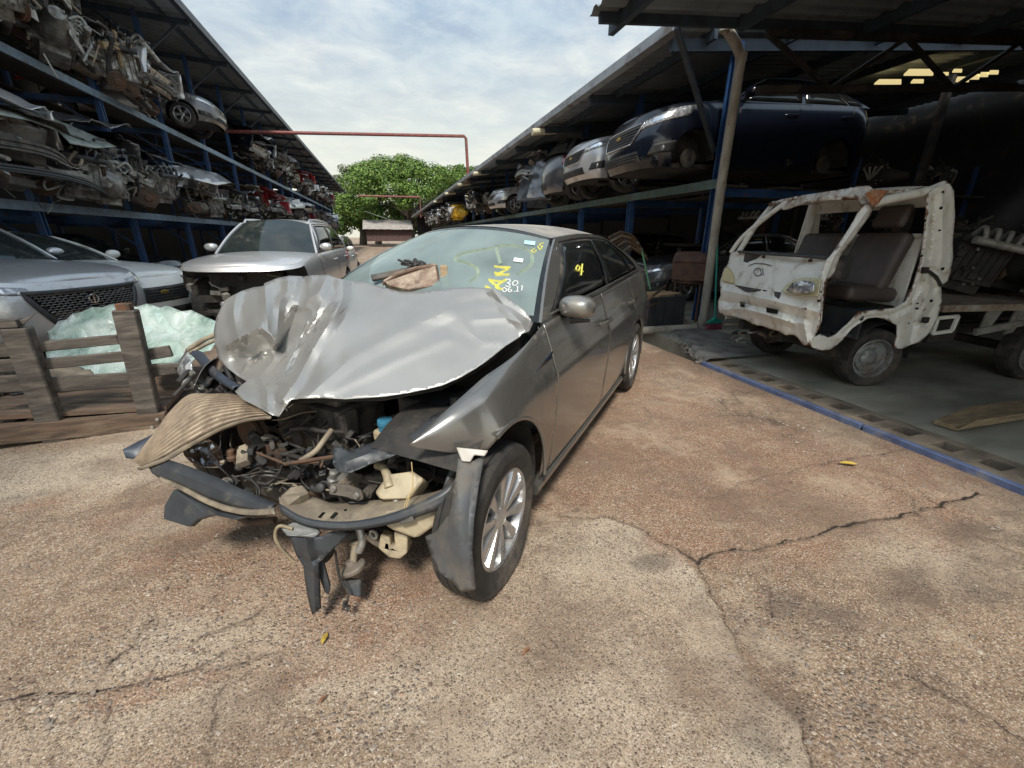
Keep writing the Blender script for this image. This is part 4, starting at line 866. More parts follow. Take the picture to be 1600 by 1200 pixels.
def background_cars():
    # --- parked under the left rack, noses towards the yard
    S = Shape(**SUV); 
    S1 = Shape(**{**SUV, 'xf': .95}); 
    # silver crossover at the far left
    loc, a = put_nose(146, 470, 5.0, .90, -.43, S1); make_car('parked_car', 'silver crossover with large honeycomb grille behind the wooden cart at far left', 'car', loc, a, M_silver, S1, head='slim', grille='mesh', group='cars parked under the left rack')
    loc, a = put_nose(268, 452, 6.0, .93, -.36, S1); make_car('parked_car', 'white car with sloping headlight parked just right of the honeycomb grille crossover', 'car', loc, a, M_white, Shape(**{**SED, 'hood': ((-3.7, 1.08), (-2.4, 1.06), (-.45, 1.0), (.2, .95), (.6, .86), (.9, .76))}), head='wedge', grille='bars', chrome_grille=False, group='cars parked under the left rack')
    S2 = Shape(**{**SUV, 'H': 1.70, 'hood': ((-3.5, 1.15), (-2.4, 1.14), (-1.2, 1.12), (-.4, 1.10), (.2, 1.06), (.6, 1.0), (.9, .95))}); loc, a = put_nose(364, 430, 5.75, -.10, -.99, S2); make_car('parked_car', 'silver wagon missing its front bumper with roof rails, facing the camera', 'car', loc, a, M_silver, S2, nofront=True, rails=True, group='cars standing in the yard')
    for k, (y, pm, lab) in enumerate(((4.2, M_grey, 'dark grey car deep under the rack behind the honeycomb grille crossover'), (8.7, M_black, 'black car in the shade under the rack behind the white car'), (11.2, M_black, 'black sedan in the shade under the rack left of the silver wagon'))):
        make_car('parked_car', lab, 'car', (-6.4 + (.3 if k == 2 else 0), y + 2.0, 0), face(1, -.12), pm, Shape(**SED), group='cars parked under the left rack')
    for k, (x, y, pm, lab, SS) in enumerate(((-1.9, 12.6, M_white, 'white hatchback with scraped flank behind the silver wagon', HATCH), (-2.3, 17.5, M_blue, 'blue car further down the yard behind the white hatchback', SED), (-2.6, 22.5, M_silver, 'small silver car standing last in the yard row', HATCH))):
        make_car('parked_car', lab, 'car', (x, y, 0), face(-.05, -1), pm, Shape(**SS), group='cars standing in the yard')
    # --- right rack
    z = RB + .03
    def onrack(px, py, X, name, label, pm, S, dx=-1, dy=0, **k):
        p = gx(px, py, X); a = face(dx, dy); return make_car(name, label, 'car', (p[0] - math.cos(a) * S.xf, p[1] - math.sin(a) * S.xf, z), a, pm, S, group='cars stored on the right rack', **k)
    SD = Shape(**{**SED, 'RX': .62, 'W': .92, 'hood': ((-3.7, 1.12), (-3.2, 1.16), (-2.4, 1.14), (-1.2, 1.10), (-.45, 1.08), (.2, 1.02), (.6, .94), (.9, .84)), 'H': 1.60, 'zs': .16})
    z += .06; onrack(962, 262, 3.85, 'stored_car', 'dark blue sedan with gold emblem and bare brake disc, nearest on right rack', M_dkblue, SD, dy=.04, missing_wheels=(0, 1, 2, 3), head='wedge', tail=False)
    onrack(891, 277, 3.95, 'stored_car', 'silver crossover beside the dark blue sedan on the right rack', M_silver, Shape(**SUV), dy=.04, head='wedge', tilt=None)
    # tail-first hatchback
    S3 = Shape(**HATCH); p = gx(853, 285, 4.1); make_car('stored_car', 'grey hatchback stored tail first with a red tail light on the right rack', 'car', (p[0] - S3.xr, p[1], z), face(1, 0), M_grey, S3, group='cars stored on the right rack')
    onrack(765, 318, 4.1, 'stored_car', 'pale silver hatchback with alloy wheel farther along the right rack', M_silver, Shape(**HATCH), head='slim', grille='bars')
    # --- upper left rack
    S4 = Shape(**SED); zz = LB2 + .05
    make_car('stored_car', 'grey sedan on the upper level of the left rack, nose over the yard', 'car', (-5.2, 16.3, zz + .1), face(1, .08), M_grey, S4, group='cars stored on the left rack', head='wedge')
background_cars()
# ------------------------------------------------------------------ crumpled sheets measured off the photograph
def rbf(ctrl, fr=None):
    P = np.array([(c[0], c[1]) for c in ctrl], float) / 100; D = np.array([c[2] for c in ctrl], float); n = len(P)
    def U(r): return np.where(r > 1e-9, r * r * np.log(np.maximum(r, 1e-9)), 0)
    K = U(np.linalg.norm(P[:, None] - P[None], axis=-1)) + np.eye(n) * 1e-3; A = np.zeros((n + 3, n + 3)); A[:n, :n] = K; A[:n, n] = 1; A[:n, n + 1:] = P; A[n:, :n] = A[:n, n:].T
    w = np.linalg.solve(A, np.concatenate([D, np.zeros(3)]))
    def f(x, y):
        q = np.array([x, y]) / 100; return float(U(np.linalg.norm(P - q, axis=1)) @ w[:n] + w[n] + q @ w[n + 1:])
    return f
def sheet(name, outline, ctrl, m, parent, fr, creases=(), sp=7, th=.0015, wob=0., wscale=.03, smooth=32, rim=0.):
    f = rbf(ctrl); rr_ = random.Random(len(outline) * 7 + 3)
    out = []
    n = len(outline)
    for i in range(n):
        a = outline[i]; b = outline[(i + 1) % n]; L = math.hypot(b[0] - a[0], b[1] - a[1]); k = max(1, int(L / sp))
        for j in range(k): out.append((lerp(a[0], b[0], j / k), lerp(a[1], b[1], j / k)))
    xs = [p[0] for p in out]; ys = [p[1] for p in out]; pts = [Vector(p) for p in out]; nb = len(pts)
    # crease vertices first so the folds stay crisp
    edges = [(i, (i + 1) % nb) for i in range(nb)]
    oa = np.array(out)
    for poly, h, w in creases:
        last = None
        for a, b in zip(poly, poly[1:]):
            L = math.hypot(b[0] - a[0], b[1] - a[1]); k = max(1, int(L / sp))
            for j in range(k + 1):
                q = (lerp(a[0], b[0], j / k), lerp(a[1], b[1], j / k))
                if not inpoly(np.array(q[0]), np.array(q[1]), outline) or np.min(np.hypot(oa[:, 0] - q[0], oa[:, 1] - q[1])) < sp * .4: last = None; continue
                pts.append(Vector(q)); 
                if last is not None: edges.append((last, len(pts) - 1))
                last = len(pts) - 1
    y = min(ys); r = 0
    allp = np.array([(p.x, p.y) for p in pts])
    while y < max(ys):
        x = min(xs) + (sp / 2 if r % 2 else 0)
        while x < max(xs):
            q = (x + rr_.uniform(-.2, .2) * sp, y + rr_.uniform(-.2, .2) * sp)
            if inpoly(np.array(q[0]), np.array(q[1]), outline) and np.min(np.hypot(allp[:, 0] - q[0], allp[:, 1] - q[1])) > sp * .55: pts.append(Vector(q))
            x += sp
        y += sp * .87; r += 1
    vs, es, fs, *_ = geometry.delaunay_2d_cdt(pts, edges, [], 0, 1e-4)
    def sd(px, py, poly):
        d = 1e9
        for (ax, ay), (bx, by) in zip(poly, poly[1:]):
            vx, vy = bx - ax, by - ay; t = max(0, min(1, ((px - ax) * vx + (py - ay) * vy) / (vx * vx + vy * vy + 1e-9))); d = min(d, math.hypot(px - ax - t * vx, py - ay - t * vy))
        return d
    V = []
    for v in vs:
        D = f(v.x, v.y)
        for poly, h, w in creases: D += h * max(0, 1 - sd(v.x, v.y, poly) / (w * 2.0))
        p = gd(v.x, v.y, D)
        if wob:
            q = mnoise.noise(Vector(p) / wscale) + .5 * mnoise.noise(Vector(p) / wscale * 2.1); p = gd(v.x, v.y, D + q * wob)
        V.append(fr.loc(p))
    F = []
    for t in fs:
        c = sum((vs[i] for i in t), Vector((0, 0))) / len(t)
        if inpoly(np.array(c.x), np.array(c.y), outline): F.append(tuple(t))
    mb = MB(); mb.add(V, F)
    return mb.build(name, m, parent, smooth=smooth, solid=th)
def fpt(fr, q): return fr.dd(*q)         # (px, py, depth) -> local point
def flist(fr, L): return [fpt(fr, q) for q in L]
def strip(name, A, B, m, parent, fr, n=24, k=8, bulge=0., ridges=0, ramp_=.003, th=.002, smooth=40):   # surface between two measured edges
    a = spline(flist(fr, A), n); b = spline(flist(fr, B), n); rows = []
    N = np.cross(a[n // 2] - a[n // 2 - 1], b[n // 2] - a[n // 2]); N = N / np.linalg.norm(N)
    if N @ (np.array(fr.loc(EYE)) - a[n // 2]) < 0: N = -N
    kk = ridges * 2 if ridges else k
    for i in range(n):
        rows.append([lerp(a[i], b[i], (j + (.30 if ridges and j % 2 else 0)) / (kk + .3 * bool(ridges))) + N * (bulge * math.sin(math.pi * j / kk) + (ramp_ * (j % 2) if ridges else 0)) for j in range(kk + 1)])
    mb = MB()
    if ridges:
        for j in range(kk): mb.m(j % 2 if isinstance(m, list) else 0); mb.grid([[r[j], r[j + 1]] for r in rows])
    else: mb.grid(rows)
    return mb.build(name, m, parent, smooth=smooth, solid=th)
def onsurf(f, fr, px, py, g=(0., .5)):
    u = np.array(g, float); tgt = np.array([px, py], float)
    def pj(w):
        p = f(w[0], w[1]); P = fr.o + fr.ax * p[0] + fr.ay * p[1] + np.array([0, 0, p[2]]) - EYE; d = P @ FW; return np.array([800 + FPX * (P @ RT) / d, 600 - FPX * (P @ UP) / d])
    for _ in range(14):
        c = pj(u); J = np.stack([(pj(u + np.array([1e-4, 0])) - c) / 1e-4, (pj(u + np.array([0, 1e-4])) - c) / 1e-4], 1)
        try: st = np.linalg.solve(J, tgt - c)
        except Exception: break
        u = u + np.clip(st, -.15, .15)
    return u
def scribble(name, strokes, w, f, fr, m, parent, guess, off=.003):
    mb = MB()
    for s_ in strokes:
        P = []
        for q in s_: u = onsurf(f, fr, q[0], q[1], guess); P.append(Vector(f(u[0], u[1])))
        if len(P) > 2: P = [Vector(p) for p in spline(P, len(P) * 4)]
        eye = Vector(fr.loc(EYE)); rows = []
        for i, p in enumerate(P):
            d = (P[min(i + 1, len(P) - 1)] - P[max(i - 1, 0)]).normalized(); n = (eye - p).normalized(); t = d.cross(n).normalized() * w / 2
            rows.append([p + n * off - t, p + n * off, p + n * off + t])
        mb.grid(rows)
    return mb.build(name, m, parent, fix=True)
def glass_mat():
    m = bpy.data.materials.new('dusty sky-hazed windshield glass'); m.use_nodes = True; nt = m.node_tree; N = nt.nodes; L = nt.links; N.clear()
    out = N.new('ShaderNodeOutputMaterial'); tr = N.new('ShaderNodeBsdfTransparent'); tr.inputs[0].default_value = (.50, .60, .56, 1)
    gl = N.new('ShaderNodeBsdfGlossy'); gl.inputs['Roughness'].default_value = .03; gl.inputs['Color'].default_value = (.86, .96, .94, 1)
    df = N.new('ShaderNodeBsdfDiffuse'); df.inputs[0].default_value = (.38, .47, .46, 1)  # pale teal of dust, with sky reflection put into the colour
    fr = N.new('ShaderNodeLayerWeight'); fr.inputs['Blend'].default_value = .34; m1 = N.new('ShaderNodeMixShader'); L.new(fr.outputs['Fresnel'], m1.inputs[0]); L.new(tr.outputs[0], m1.inputs[1]); L.new(gl.outputs[0], m1.inputs[2])
    tc = N.new('ShaderNodeTexCoord'); nz = N.new('ShaderNodeTexNoise'); nz.inputs['Scale'].default_value = 3.5; nz.inputs['Detail'].default_value = 7; L.new(tc.outputs['Object'], nz.inputs['Vector'])
    mr = N.new('ShaderNodeMapRange'); mr.inputs['From Min'].default_value = .3; mr.inputs['From Max'].default_value = .75; mr.inputs['To Min'].default_value = .32; mr.inputs['To Max'].default_value = .56; L.new(nz.outputs['Fac'], mr.inputs['Value'])
    m2 = N.new('ShaderNodeMixShader'); L.new(mr.outputs[0], m2.inputs[0]); L.new(m1.outputs[0], m2.inputs[1]); L.new(df.outputs[0], m2.inputs[2]); L.new(m2.outputs[0], out.inputs[0]); return m
M_ws = glass_mat()
M_sedan = mat('grey beige metallic paint', (.205, .195, .18), (.195, .186, .172), 9, .27, .65, coat=.7, bump=0)
M_hood = mat('sky-lightened hood paint', (.38, .37, .35), (.345, .335, .315), 3, .40, .55, coat=.2, rvar=.05)  # same paint as the sides, lightened for the sky it reflects
M_scr = mat('scratched bare metal', (.5, .5, .49), (.3, .29, .28), 30, .4, .8)
M_cond = mat('muddy radiator fins', (.56, .47, .36), (.38, .30, .22), 16, .75, .3, .002, 60, dirt=(.14, .10, .07), damt=.45, dscale=12)
M_ymark = mat('yellow glass marker', (.72, .66, .10), (.55, .52, .12), 40, .7, alpha=.9); M_wmark = mat('white glass marker', (.85, .85, .83), None, 10, .6)
M_fmark = mat('faded yellow marker', (.25, .30, .22), (.19, .25, .21), 30, .5)
FR = Frame(-.282, 1.89, -132.84)
def build_sedan():
    SM = Shape(xf=.62, xr=-3.60, wb=2.65, W=.875, zs=.21, H=1.47, RX=.6, rr=.315, ra=.37, xc=-.38, hx=-1.18, rx=-2.62, bx=-3.25, wr=.565, cut=.02, wsb=.18, wst=.10,
               hood=((-3.7, .97), (-3.35, 1.08), (-2.4, 1.055), (-1.2, 1.02), (-.5, 1.0), (.2, .92)), side=((0, .93), (.08, .965), (.3, .985), (.55, 1.0), (.70, 1.0), (.735, .985), (.85, .955), (1, .905)))
    root = empty('wrecked_sedan', (FR.o[0], FR.o[1], 0), R(FR.deg), label='wrecked grey sedan with crumpled hood, smashed front end and flat front tyre', cat='car')
    XS = -.545   # fender seam
    seams = (XS, -1.52, -2.40)
    us_n = 110
    # fine body grid with real gaps at the door seams
    P, skip, full = body_mesh(SM, n=(4, us_n, 16), rows=30, skipfn=lambda c: c[0] > XS)
    names = ('front_door', 'rear_door', 'quarter_panel')
    def door_of(x): return 0 if x > seams[1] else (1 if x > seams[2] else 2)
    for sg, lab in ((1, 'left'), (-1, 'right')):
        for d in range(3):
            m = MB(); idx = [i for i in range(len(P)) if (full[i] > 0) == (sg > 0) or (d == 2 and abs(abs(full[i]) - 1) < 1e-6)]
            xa = seams[d]; xb = seams[d + 1] if d < 2 else -9
            g = .004
            cols = [i for i in idx if P[i][15][0] <= xa - g and P[i][15][0] >= xb + g or (d == 2 and abs(full[i]) > .7 and P[i][15][0] <= xa - g)]
            def edgecol(xx): u = SM.ux(xx) * sg; return [SM.surf(u, j / 30) for j in range(31)]
            rows = [(edgecol(xa - g), None)] + [(P[i], i) for i in (sorted(cols, key=lambda q: abs(full[q])))] + ([(edgecol(xb + g), None)] if d < 2 else [])
            # clip door lower front/rear by the wheel arch
            def sk(i, j):
                c = (rows[i][0][j] + rows[i + 1][0][j] + rows[i][0][j + 1] + rows[i + 1][0][j + 1]) / 4
                if any(math.hypot(c[0] - a, c[2] - SM.rr) < SM.ra * .985 for a in (-SM.wb,)) and abs(c[1]) > .4: return True
                return j < 2 and d < 2 and False
            m.grid([r[0] for r in rows], skip=sk); m.build(names[d], M_sedan, root, smooth=30, solid=.012)
    # sill and dark gap liner
    for sg in (-1, 1):
        m = MB(); m.grid([[SM.surf(sg * SM.ux(x), t, -.02) for t in [k / 10 for k in range(11)]] for x in np.linspace(XS + .03, -2.32, 30)]); m.build('door_gap_liner', M_tglass, root)
        m = MB(); m.tube([(x, sg * (SM.W * .925), .205) for x in (-.40, -1.3, -2.28)], .035, 8); m.build('sill', M_sedan, root, smooth=60)
        # rear arch lip
        m = MB(); m.tube([(-SM.wb + math.cos(a) * SM.ra, sg * SM.W * .975, SM.rr + math.sin(a) * SM.ra) for a in np.linspace(-.15, math.pi + .15, 26)], .012, 8); m.build('arch_lip', M_sedan, root, smooth=60)
        m = MB(); m.grid([[(-SM.wb + math.cos(a) * SM.ra, sg * yy, SM.rr + math.sin(a) * SM.ra) for yy in (SM.W * .95, SM.W * .5)] for a in np.linspace(-.2, math.pi + .2, 18)]); m.build('wheel_well', M_dark, root)
        m = MB(); m.grid([[(-.04 + math.cos(a) * .38, sg * yy, .33 + math.sin(a) * .38) for yy in (SM.W * .93, SM.W * .45)] for a in np.linspace(.9, math.pi + .3, 18)]); m.build('wheel_well', M_dark, root)
    # near front fender from measured edges
    upN = [(.25, .63, .722), (.11, .70, .812), (-.09, .742, .885), (-.27, .768, .935), (-.46, .785, .985), (XS + .004, .792, 1.0)]
    ac = (-.035, .335); ra = .385
    loN = [(.25, .635, .716), (.16, .735, .668), (.055, .83, .655)] + [(ac[0] + math.cos(a) * ra, .868, ac[1] + math.sin(a) * ra) for a in np.linspace(1.3, math.pi + .12, 12)][1:] + [(-.45, .865, .235), (XS + .004, .86, .21)]
    def fender(sg, mname, crushed=False):
        up = spline(upN, 40); lo = []
        L = [np.array(p) for p in loN]; seg = [0] + list(np.cumsum([np.linalg.norm(b - a) for a, b in zip(L, L[1:])])); tot = seg[-1]
        for i in range(40):
            s_ = tot * (i / 39) ** 1.0; k = min(len(L) - 2, max(j for j in range(len(seg)) if seg[j] <= s_ + 1e-9)); lo.append(lerp(L[k], L[k + 1], (s_ - seg[k]) / (seg[k + 1] - seg[k])))
        rows = []
        for i in range(40):
            # spread the upper edge so columns stay near vertical
            x = lo[i][0]; xu = min(range(40), key=lambda q: abs(up[q][0] - x)) if i > 8 else i * .9
            u = up[int(min(39, max(xu if i > 8 else i * 1.1, 0)))] if i <= 8 else None
            if u is None:
                lx = min(.25, max(XS + .004, x if i < 34 else XS + .004 + (39 - i) * .01)); xs_ = [q[0] for q in up]; u = np.array([lx, np.interp(-lx, [-q for q in xs_], [q[1] for q in up]), np.interp(-lx, [-q for q in xs_], [q[2] for q in up])])
            row = []
            for j in range(15):
                t = j / 14; p = lerp(u, lo[i], t); p = p.copy(); p[1] = u[1] + (lo[i][1] - u[1]) * (.38 * min(1, t / .12) + .62 * t) + .006 * math.sin(math.pi * t) * (1 if i > 3 else 0); p[1] *= sg
                if i > 10: w_ = max(0, min(1, (-.08 - p[0]) / .30)); tz = max(0, min(1, (p[2] - SM.zs) / (SM.fz(p[0]) - SM.zs))); p[1] = sg * lerp(abs(p[1]), abs(SM.surf(SM.ux(p[0]), tz)[1]), w_)
                if crushed: p[0] -= .0; p[2] += .02 * mnoise.noise(Vector(p) * 6); p[1] += .05 * mnoise.noise(Vector(p) * 4 + Vector((3, 1, 2)))
                row.append(p)
            rows.append(row)
        m = MB(); m.grid(rows); return m.build('front_fender', M_sedan, root, smooth=42, solid=.002)
    fd = fender(1, 'fender'); fender(-1, 'fender', True)
    m = MB(); m.tube([(ac[0] + math.cos(a) * ra, .862, ac[1] + math.sin(a) * ra) for a in np.linspace(1.35, math.pi + .1, 22)], .010, 8); m.build('arch_lip', M_sedan, root, smooth=60)
    # chrome and black badge trim low on the fender
    def SD(q, t): return SM.surf(q, t)
    m = MB(); B_ = [np.array(FR.yy(x, y, .885)) for x, y in ((835, 582), (860, 560), (862, 548), (850, 562))]
    m.add(B_, [(0, 1, 2, 3)]); b = m.build('side_badge', M_tglass, root, solid=.006)
    e = MB(); e.tube([B_[0], B_[1], B_[2]], .003, 6); e.build('chrome_trim', M_chrome, b)
    # roof, pillars, glass
    m = MB(); m.grid(patch(lambda v, q: SM.roof_pt(v, q), -1, 1, 0, 1, 24, 22)); m.build('roof', mat('dusty roof paint', (.34, .325, .30), (.29, .275, .25), 4, .5, .45, dirt=(.40, .35, .28), damt=.5, dscale=2.2), root, smooth=60)
    m = MB(); m.grid(patch(lambda v, t: SM.ws_pt(v, t), -.985, .985, .0, .985, 24, 14)); m.build('windshield', M_ws, root, smooth=60)
    m = MB()      # black ceramic border of the windshield
    for v0, v1, t0, t1 in ((-.99, .99, .955, 1.0), (-.99, -.955, 0, 1), (.955, .99, 0, 1), (-.99, .99, 0, .05)): m.grid(patch(lambda v, t: SM.ws_pt(v, t, .0015), v0, v1, t0, t1, 14, 10))
    m.build('windshield_border', M_tglass, root, smooth=60)
    m = MB(); m.grid(patch(lambda v, t: SM.bk_pt(v, t), -1, 1, 0, 1, 16, 8)); m.build('rear_window', M_tglass, root, smooth=60)
    for sg in (-1, 1):
        m = MB(); q0 = -.0
        pil = lambda t: SM.ws_pt(sg, t)
        rows = []
        for k in range(15):
            t = k / 14; a = SM.ws_pt(sg * .985, t, .001); c = SM.side_pt(.035, t, sg, .0); c0 = SM.ws_pt(sg * 1.0, t, .003) + np.array([0, sg * .004, .0]); rows.append([a, c0, lerp(c0, c, .5), c])
        m.grid(rows)
        # roof rail and C pillar
        rows = [[SM.roof_pt(sg * .97, q, .002), SM.side_top(q) * np.array([1, sg, 1]) + np.array([0, sg * .006, .004]), SM.side_pt(q, .955, sg, .001), SM.side_pt(q, .93, sg, -.012)] for q in [k / 24 for k in range(25)]]; m.grid(rows)
        rows = [[SM.side_pt(q, t, sg, .0) for t in [k / 10 for k in range(11)]] for q in [.915, .94, .97, 1.0]]; m.grid(rows)
        m.grid([[SM.side_pt(q, t, sg, .0) for t in (-.02, .03, .06)] for q in [k / 20 for k in range(21)]])
        m.build('pillars', M_sedan, root, smooth=40)
        # window frame trims: black
        m = MB(); m.grid(patch(lambda q, t: SM.side_pt(q, t, sg, -.012), .03, .93, .0, .95, 30, 6)); m.build('window_surround', M_plastic, root, smooth=60)
        for a, b_, c, d in ((.06, .455, .085, .455), (.485, .80, .475, .775), (.82, .915, .80, .87)):
            m = MB(); m.grid(quadpatch(lambda q, t, o: SM.side_pt(q, t, sg, o), ((a, .07), (b_, .07), (d, .90), (c, .90)), 10, 6, -.004)); m.build('side_window', M_tglass, root, smooth=60, solid=.003)
        m = MB(); m.tube([SM.side_pt(q, .05, sg, .006) for q in [k / 20 * .9 + .04 for k in range(21)]], .007, 6); m.build('belt_trim', M_sedan, root, smooth=60)
        for xs in (-1.42, -2.27):     # handles with chrome strip
            u = SM.ux(xs); m = MB(); m.tube([SM.surf(sg * (u + dd_ * .8), .80, .036 if abs(dd_) < .014 else .0) for dd_ in (-.021, -.013, -.006, .006, .013, .021)], .012, 8, flat=1.0); h = m.build('door_handle', M_sedan, root, smooth=60)
            e = MB(); e.tube([SM.surf(sg * (u + dd_), .812, .049) for dd_ in (-.012, 0, .012)], .005, 6); e.build('chrome_strip', M_chrome, h)
        # side mirror
        b = SM.side_pt(.10, .03, sg, .0); c = b + np.array([.07, sg * .10, .030])
        m = MB(); rows = []
        for k in range(15):
            t = 1 - math.cos(k / 14 * math.pi / 2); pr_ = max(.01, math.sqrt(max(0, 1 - ((.7 - t) / .7) ** 2))) ** .8 if t < .7 else 1 - .1 * (t - .7); xx = lerp(.065, -.045, t); hw = .090 * pr_; hh = .054 * pr_
            rows.append([np.array([c[0] + xx, c[1] + math.copysign(abs(math.cos(a)) ** .7, math.cos(a)) * hw, c[2] + math.copysign(abs(math.sin(a)) ** .7, math.sin(a)) * hh]) for a in np.linspace(0, 2 * math.pi, 25)])
        m.grid(rows); m.add([p for p in rows[-1][:-1]], [tuple(range(24))]); mr = m.build('side_mirror', mat('silver mirror shell', (.30, .29, .27), (.27, .26, .24), 8, .32, .7, coat=.4, dirt=(.2, .17, .13), damt=.25), root, smooth=50)
        e = MB(); e.tube([b + np.array([.02, -sg * .02, -.035]), b + np.array([.0, sg * .06, .0]), c + np.array([.0, -sg * .02, -.07]), c + np.array([-.01, sg * .07, -.062])], [.03, .025, .018, .010], 10, flat=.7); e.build('mirror_arm', M_plastic, mr, smooth=60)
    # trunk deck
    rows = []
    for k in range(10):
        x = lerp(-3.15, -3.56, k / 9); u = SM.ux(x) if SM.ux(x) < .75 else None
        y = SM.W * .905 * (1 if x > -3.2 else math.sqrt(max(.0, 1 - ((x + 3.2) / .42) ** 2)) ); rows.append([(x, y * j / 8, SM.fz(x) + .03 * (1 - (j / 8) ** 2)) for j in range(-8, 9)])
    m = MB(); m.grid(rows); m.build('trunk_lid', M_sedan, root, smooth=60)
    # wheels
    w = tyre_rim(root, -.03, .775, .300, .312, .172, steer=R(2), style='ten', flat=.035, spin=.35, lod=72, nospk=10); 
    tyre_rim(root, -2.65, .765, .315, .32, .205, style='ten', lod=48); tyre_rim(root, -.05, -.765, .315, .32, .205, style='seven'); tyre_rim(root, -2.65, -.765, .315, .32, .205, style='seven')
    # interior
    m = MB(); m.box((-.75, 0, .86), (.62, 1.35, .16)); m.box((-1.8, 0, .35), (2.6, 1.4, .1)); m.grid([[(-3.0 + .0 * j, -.6 + 1.2 * j, .4 + .55 * i) for j in range(2)] for i in range(2)]); m.build('dashboard', M_plastic, root, bevel=.04, seg=3)
    for y in (-.37, .37):
        m = MB(); m.box((-1.55, y, .55), (.5, .48, .16)); m.box((-1.85, y, .86), (.14, .46, .6), Matrix.Rotation(-.25, 3, 'Y')); m.box((-1.95, y, 1.22), (.09, .26, .16)); m.build('seat', mat('dark seat cloth', (.04, .04, .04), (.06, .06, .06), 20, .9), root, bevel=.04, seg=3)
    m = MB(); m.lathe([(.17 + .014 * math.cos(a), .014 * math.sin(a)) for a in np.linspace(0, 2 * math.pi, 9)], c=(-1.12, .37, 1.0), axis='x', n=32, M=Matrix.Rotation(-.4, 3, 'Y')); m.box((-1.12, .37, 1.0), (.03, .3, .05), Matrix.Rotation(-.4, 3, 'Y')); m.build('steering_wheel', M_plastic, root, smooth=60)
    m = MB(); rows = []
    for i in range(25):
        row = []
        for j in range(17):
            x = (i / 24 - .5) * .62; y = (j / 16 - .5); r_ = math.sin(math.pi * i / 24) ** .5 * math.sin(math.pi * j / 16) ** .5
            z = r_ * (.16 + .05 * mnoise.noise(Vector((x * 7, y * 5, 1))) + .02 * mnoise.noise(Vector((x * 22, y * 14, 2)))); row.append((-.86 + y * .35, -.33 + x * 1.05, .93 + z))
        rows.append(row)
    m.grid(rows); m.build('airbag', mat('airbag fabric', (.62, .70, .66), (.5, .58, .54), 12, .85, emit=None), root, smooth=60)
    # windshield writing and stickers
    W_ = lambda v, t: SM.ws_pt(v, t, .002)
    g = (.4, .4)
    scribble('yellow_writing', [[(772, 416), (795, 420)], [(795, 420), (774, 430)], [(774, 430), (796, 429)], [(774, 417), (798, 418)], [(772, 426), (794, 430)]], .012, W_, FR, M_ymark, root, g)
    scribble('yellow_writing', [[(763, 437), (784, 440), (792, 436)], [(790, 437), (775, 448), (786, 452)], [(765, 438), (780, 450)], [(758, 447), (768, 453), (756, 452)]], .012, W_, FR, M_ymark, root, g)
    scribble('white_number', [[(791, 437), (796, 436), (797, 440), (793, 442), (797, 444), (794, 448), (790, 446)], [(805, 438), (801, 442), (803, 446), (808, 444), (809, 440), (805, 438)]], .0045, W_, FR, M_wmark, root, g)
    scribble('white_number', [[(788, 449), (785, 452), (788, 456), (792, 453), (788, 449)], [(798, 448), (794, 452), (796, 456), (800, 454), (796, 452)], [(803, 456), (804, 455)], [(807, 448), (809, 448), (808, 455)], [(814, 447), (816, 447), (815, 454)], [(805, 455), (811, 455)]], .004, W_, FR, M_wmark, root, g)
    scribble('faded_writing', [[(770, 388), (745, 392), (720, 398), (712, 406), (730, 412), (745, 420), (745, 432), (735, 440)], [(774, 385), (782, 412)], [(772, 386), (800, 384), (825, 392), (832, 405), (826, 418), (808, 428)]], .020, W_, FR, M_fmark, root, g)
    scribble('yellow_writing', [[(836, 388), (830, 392), (836, 394), (838, 390)], [(840, 384), (844, 390), (848, 384)], [(850, 379), (843, 382), (848, 386)]], .006, W_, FR, M_ymark, root, (.8, .9))
    scribble('yellow_writing', [[(625, 366), (632, 364)], [(634, 367), (640, 364)]], .006, W_, FR, M_ymark, root, (-.8, .9))
    def stick(nm, q, mm):
        m = MB(); m.add([W_(*onsurf(W_, FR, x, y, g)) + np.array([.002, 0, .003]) for x, y in q], [(0, 1, 2, 3)]); m.build(nm, mm, root)
    stick('sticker', [(820, 376), (837, 378), (836, 384), (819, 382)], mat('pale blue sticker', (.35, .62, .62), (.5, .7, .7), 30, .5)); stick('sticker', [(804, 403), (818, 405), (817, 411), (802, 409)], mat('white label', (.75, .75, .72), (.6, .6, .58), 40, .6))
    S_ = lambda q, t: SM.side_pt(q, t, 1, .0)
    scribble('yellow_writing', [[(903, 414), (900, 419), (903, 423), (906, 418), (903, 414)], [(910, 412), (908, 430)], [(906, 424), (912, 424)]], .009, S_, FR, M_ymark, root, (.3, .5), off=.006)
    # ---------------------------------------------------------------- crumpled hood
    out = [(350, 470), (362, 463), (377, 455), (396, 449), (412, 447), (413, 443), (432, 435), (452, 431), (473, 432), (490, 430), (513, 430), (524, 434), (540, 438), (570, 441), (600, 449), (625, 456), (660, 456), (700, 451), (735, 449), (770, 451), (790, 462), (805, 474), (822, 486), (833, 505), (827, 518), (815, 522), (812, 527), (790, 541), (760, 565), (742, 577), (720, 590), (690, 603), (640, 614), (600, 620), (540, 624), (505, 622), (470, 623), (455, 625), (446, 637), (436, 651), (425, 649), (400, 635), (380, 625), (367, 612), (376, 603), (385, 596), (372, 588), (355, 575), (342, 560), (336, 540), (334, 518), (338, 497)]
    def plane3(a, b, c):
        P = [gd(*q) - EYE for q in (a, b, c)]; n = np.cross(P[1] - P[0], P[2] - P[0]); k = n @ P[0]
        return lambda x, y: float(k / (n @ ray(x, y)) * FPX)
    pA = plane3((600, 449, 2.15), (790, 464, 1.93), (545, 556, 1.745)); q0 = (705, 484, pA(705, 484)); q1 = (477, 624, 1.575); pB = plane3(q0, q1, (750, 572, 1.665))
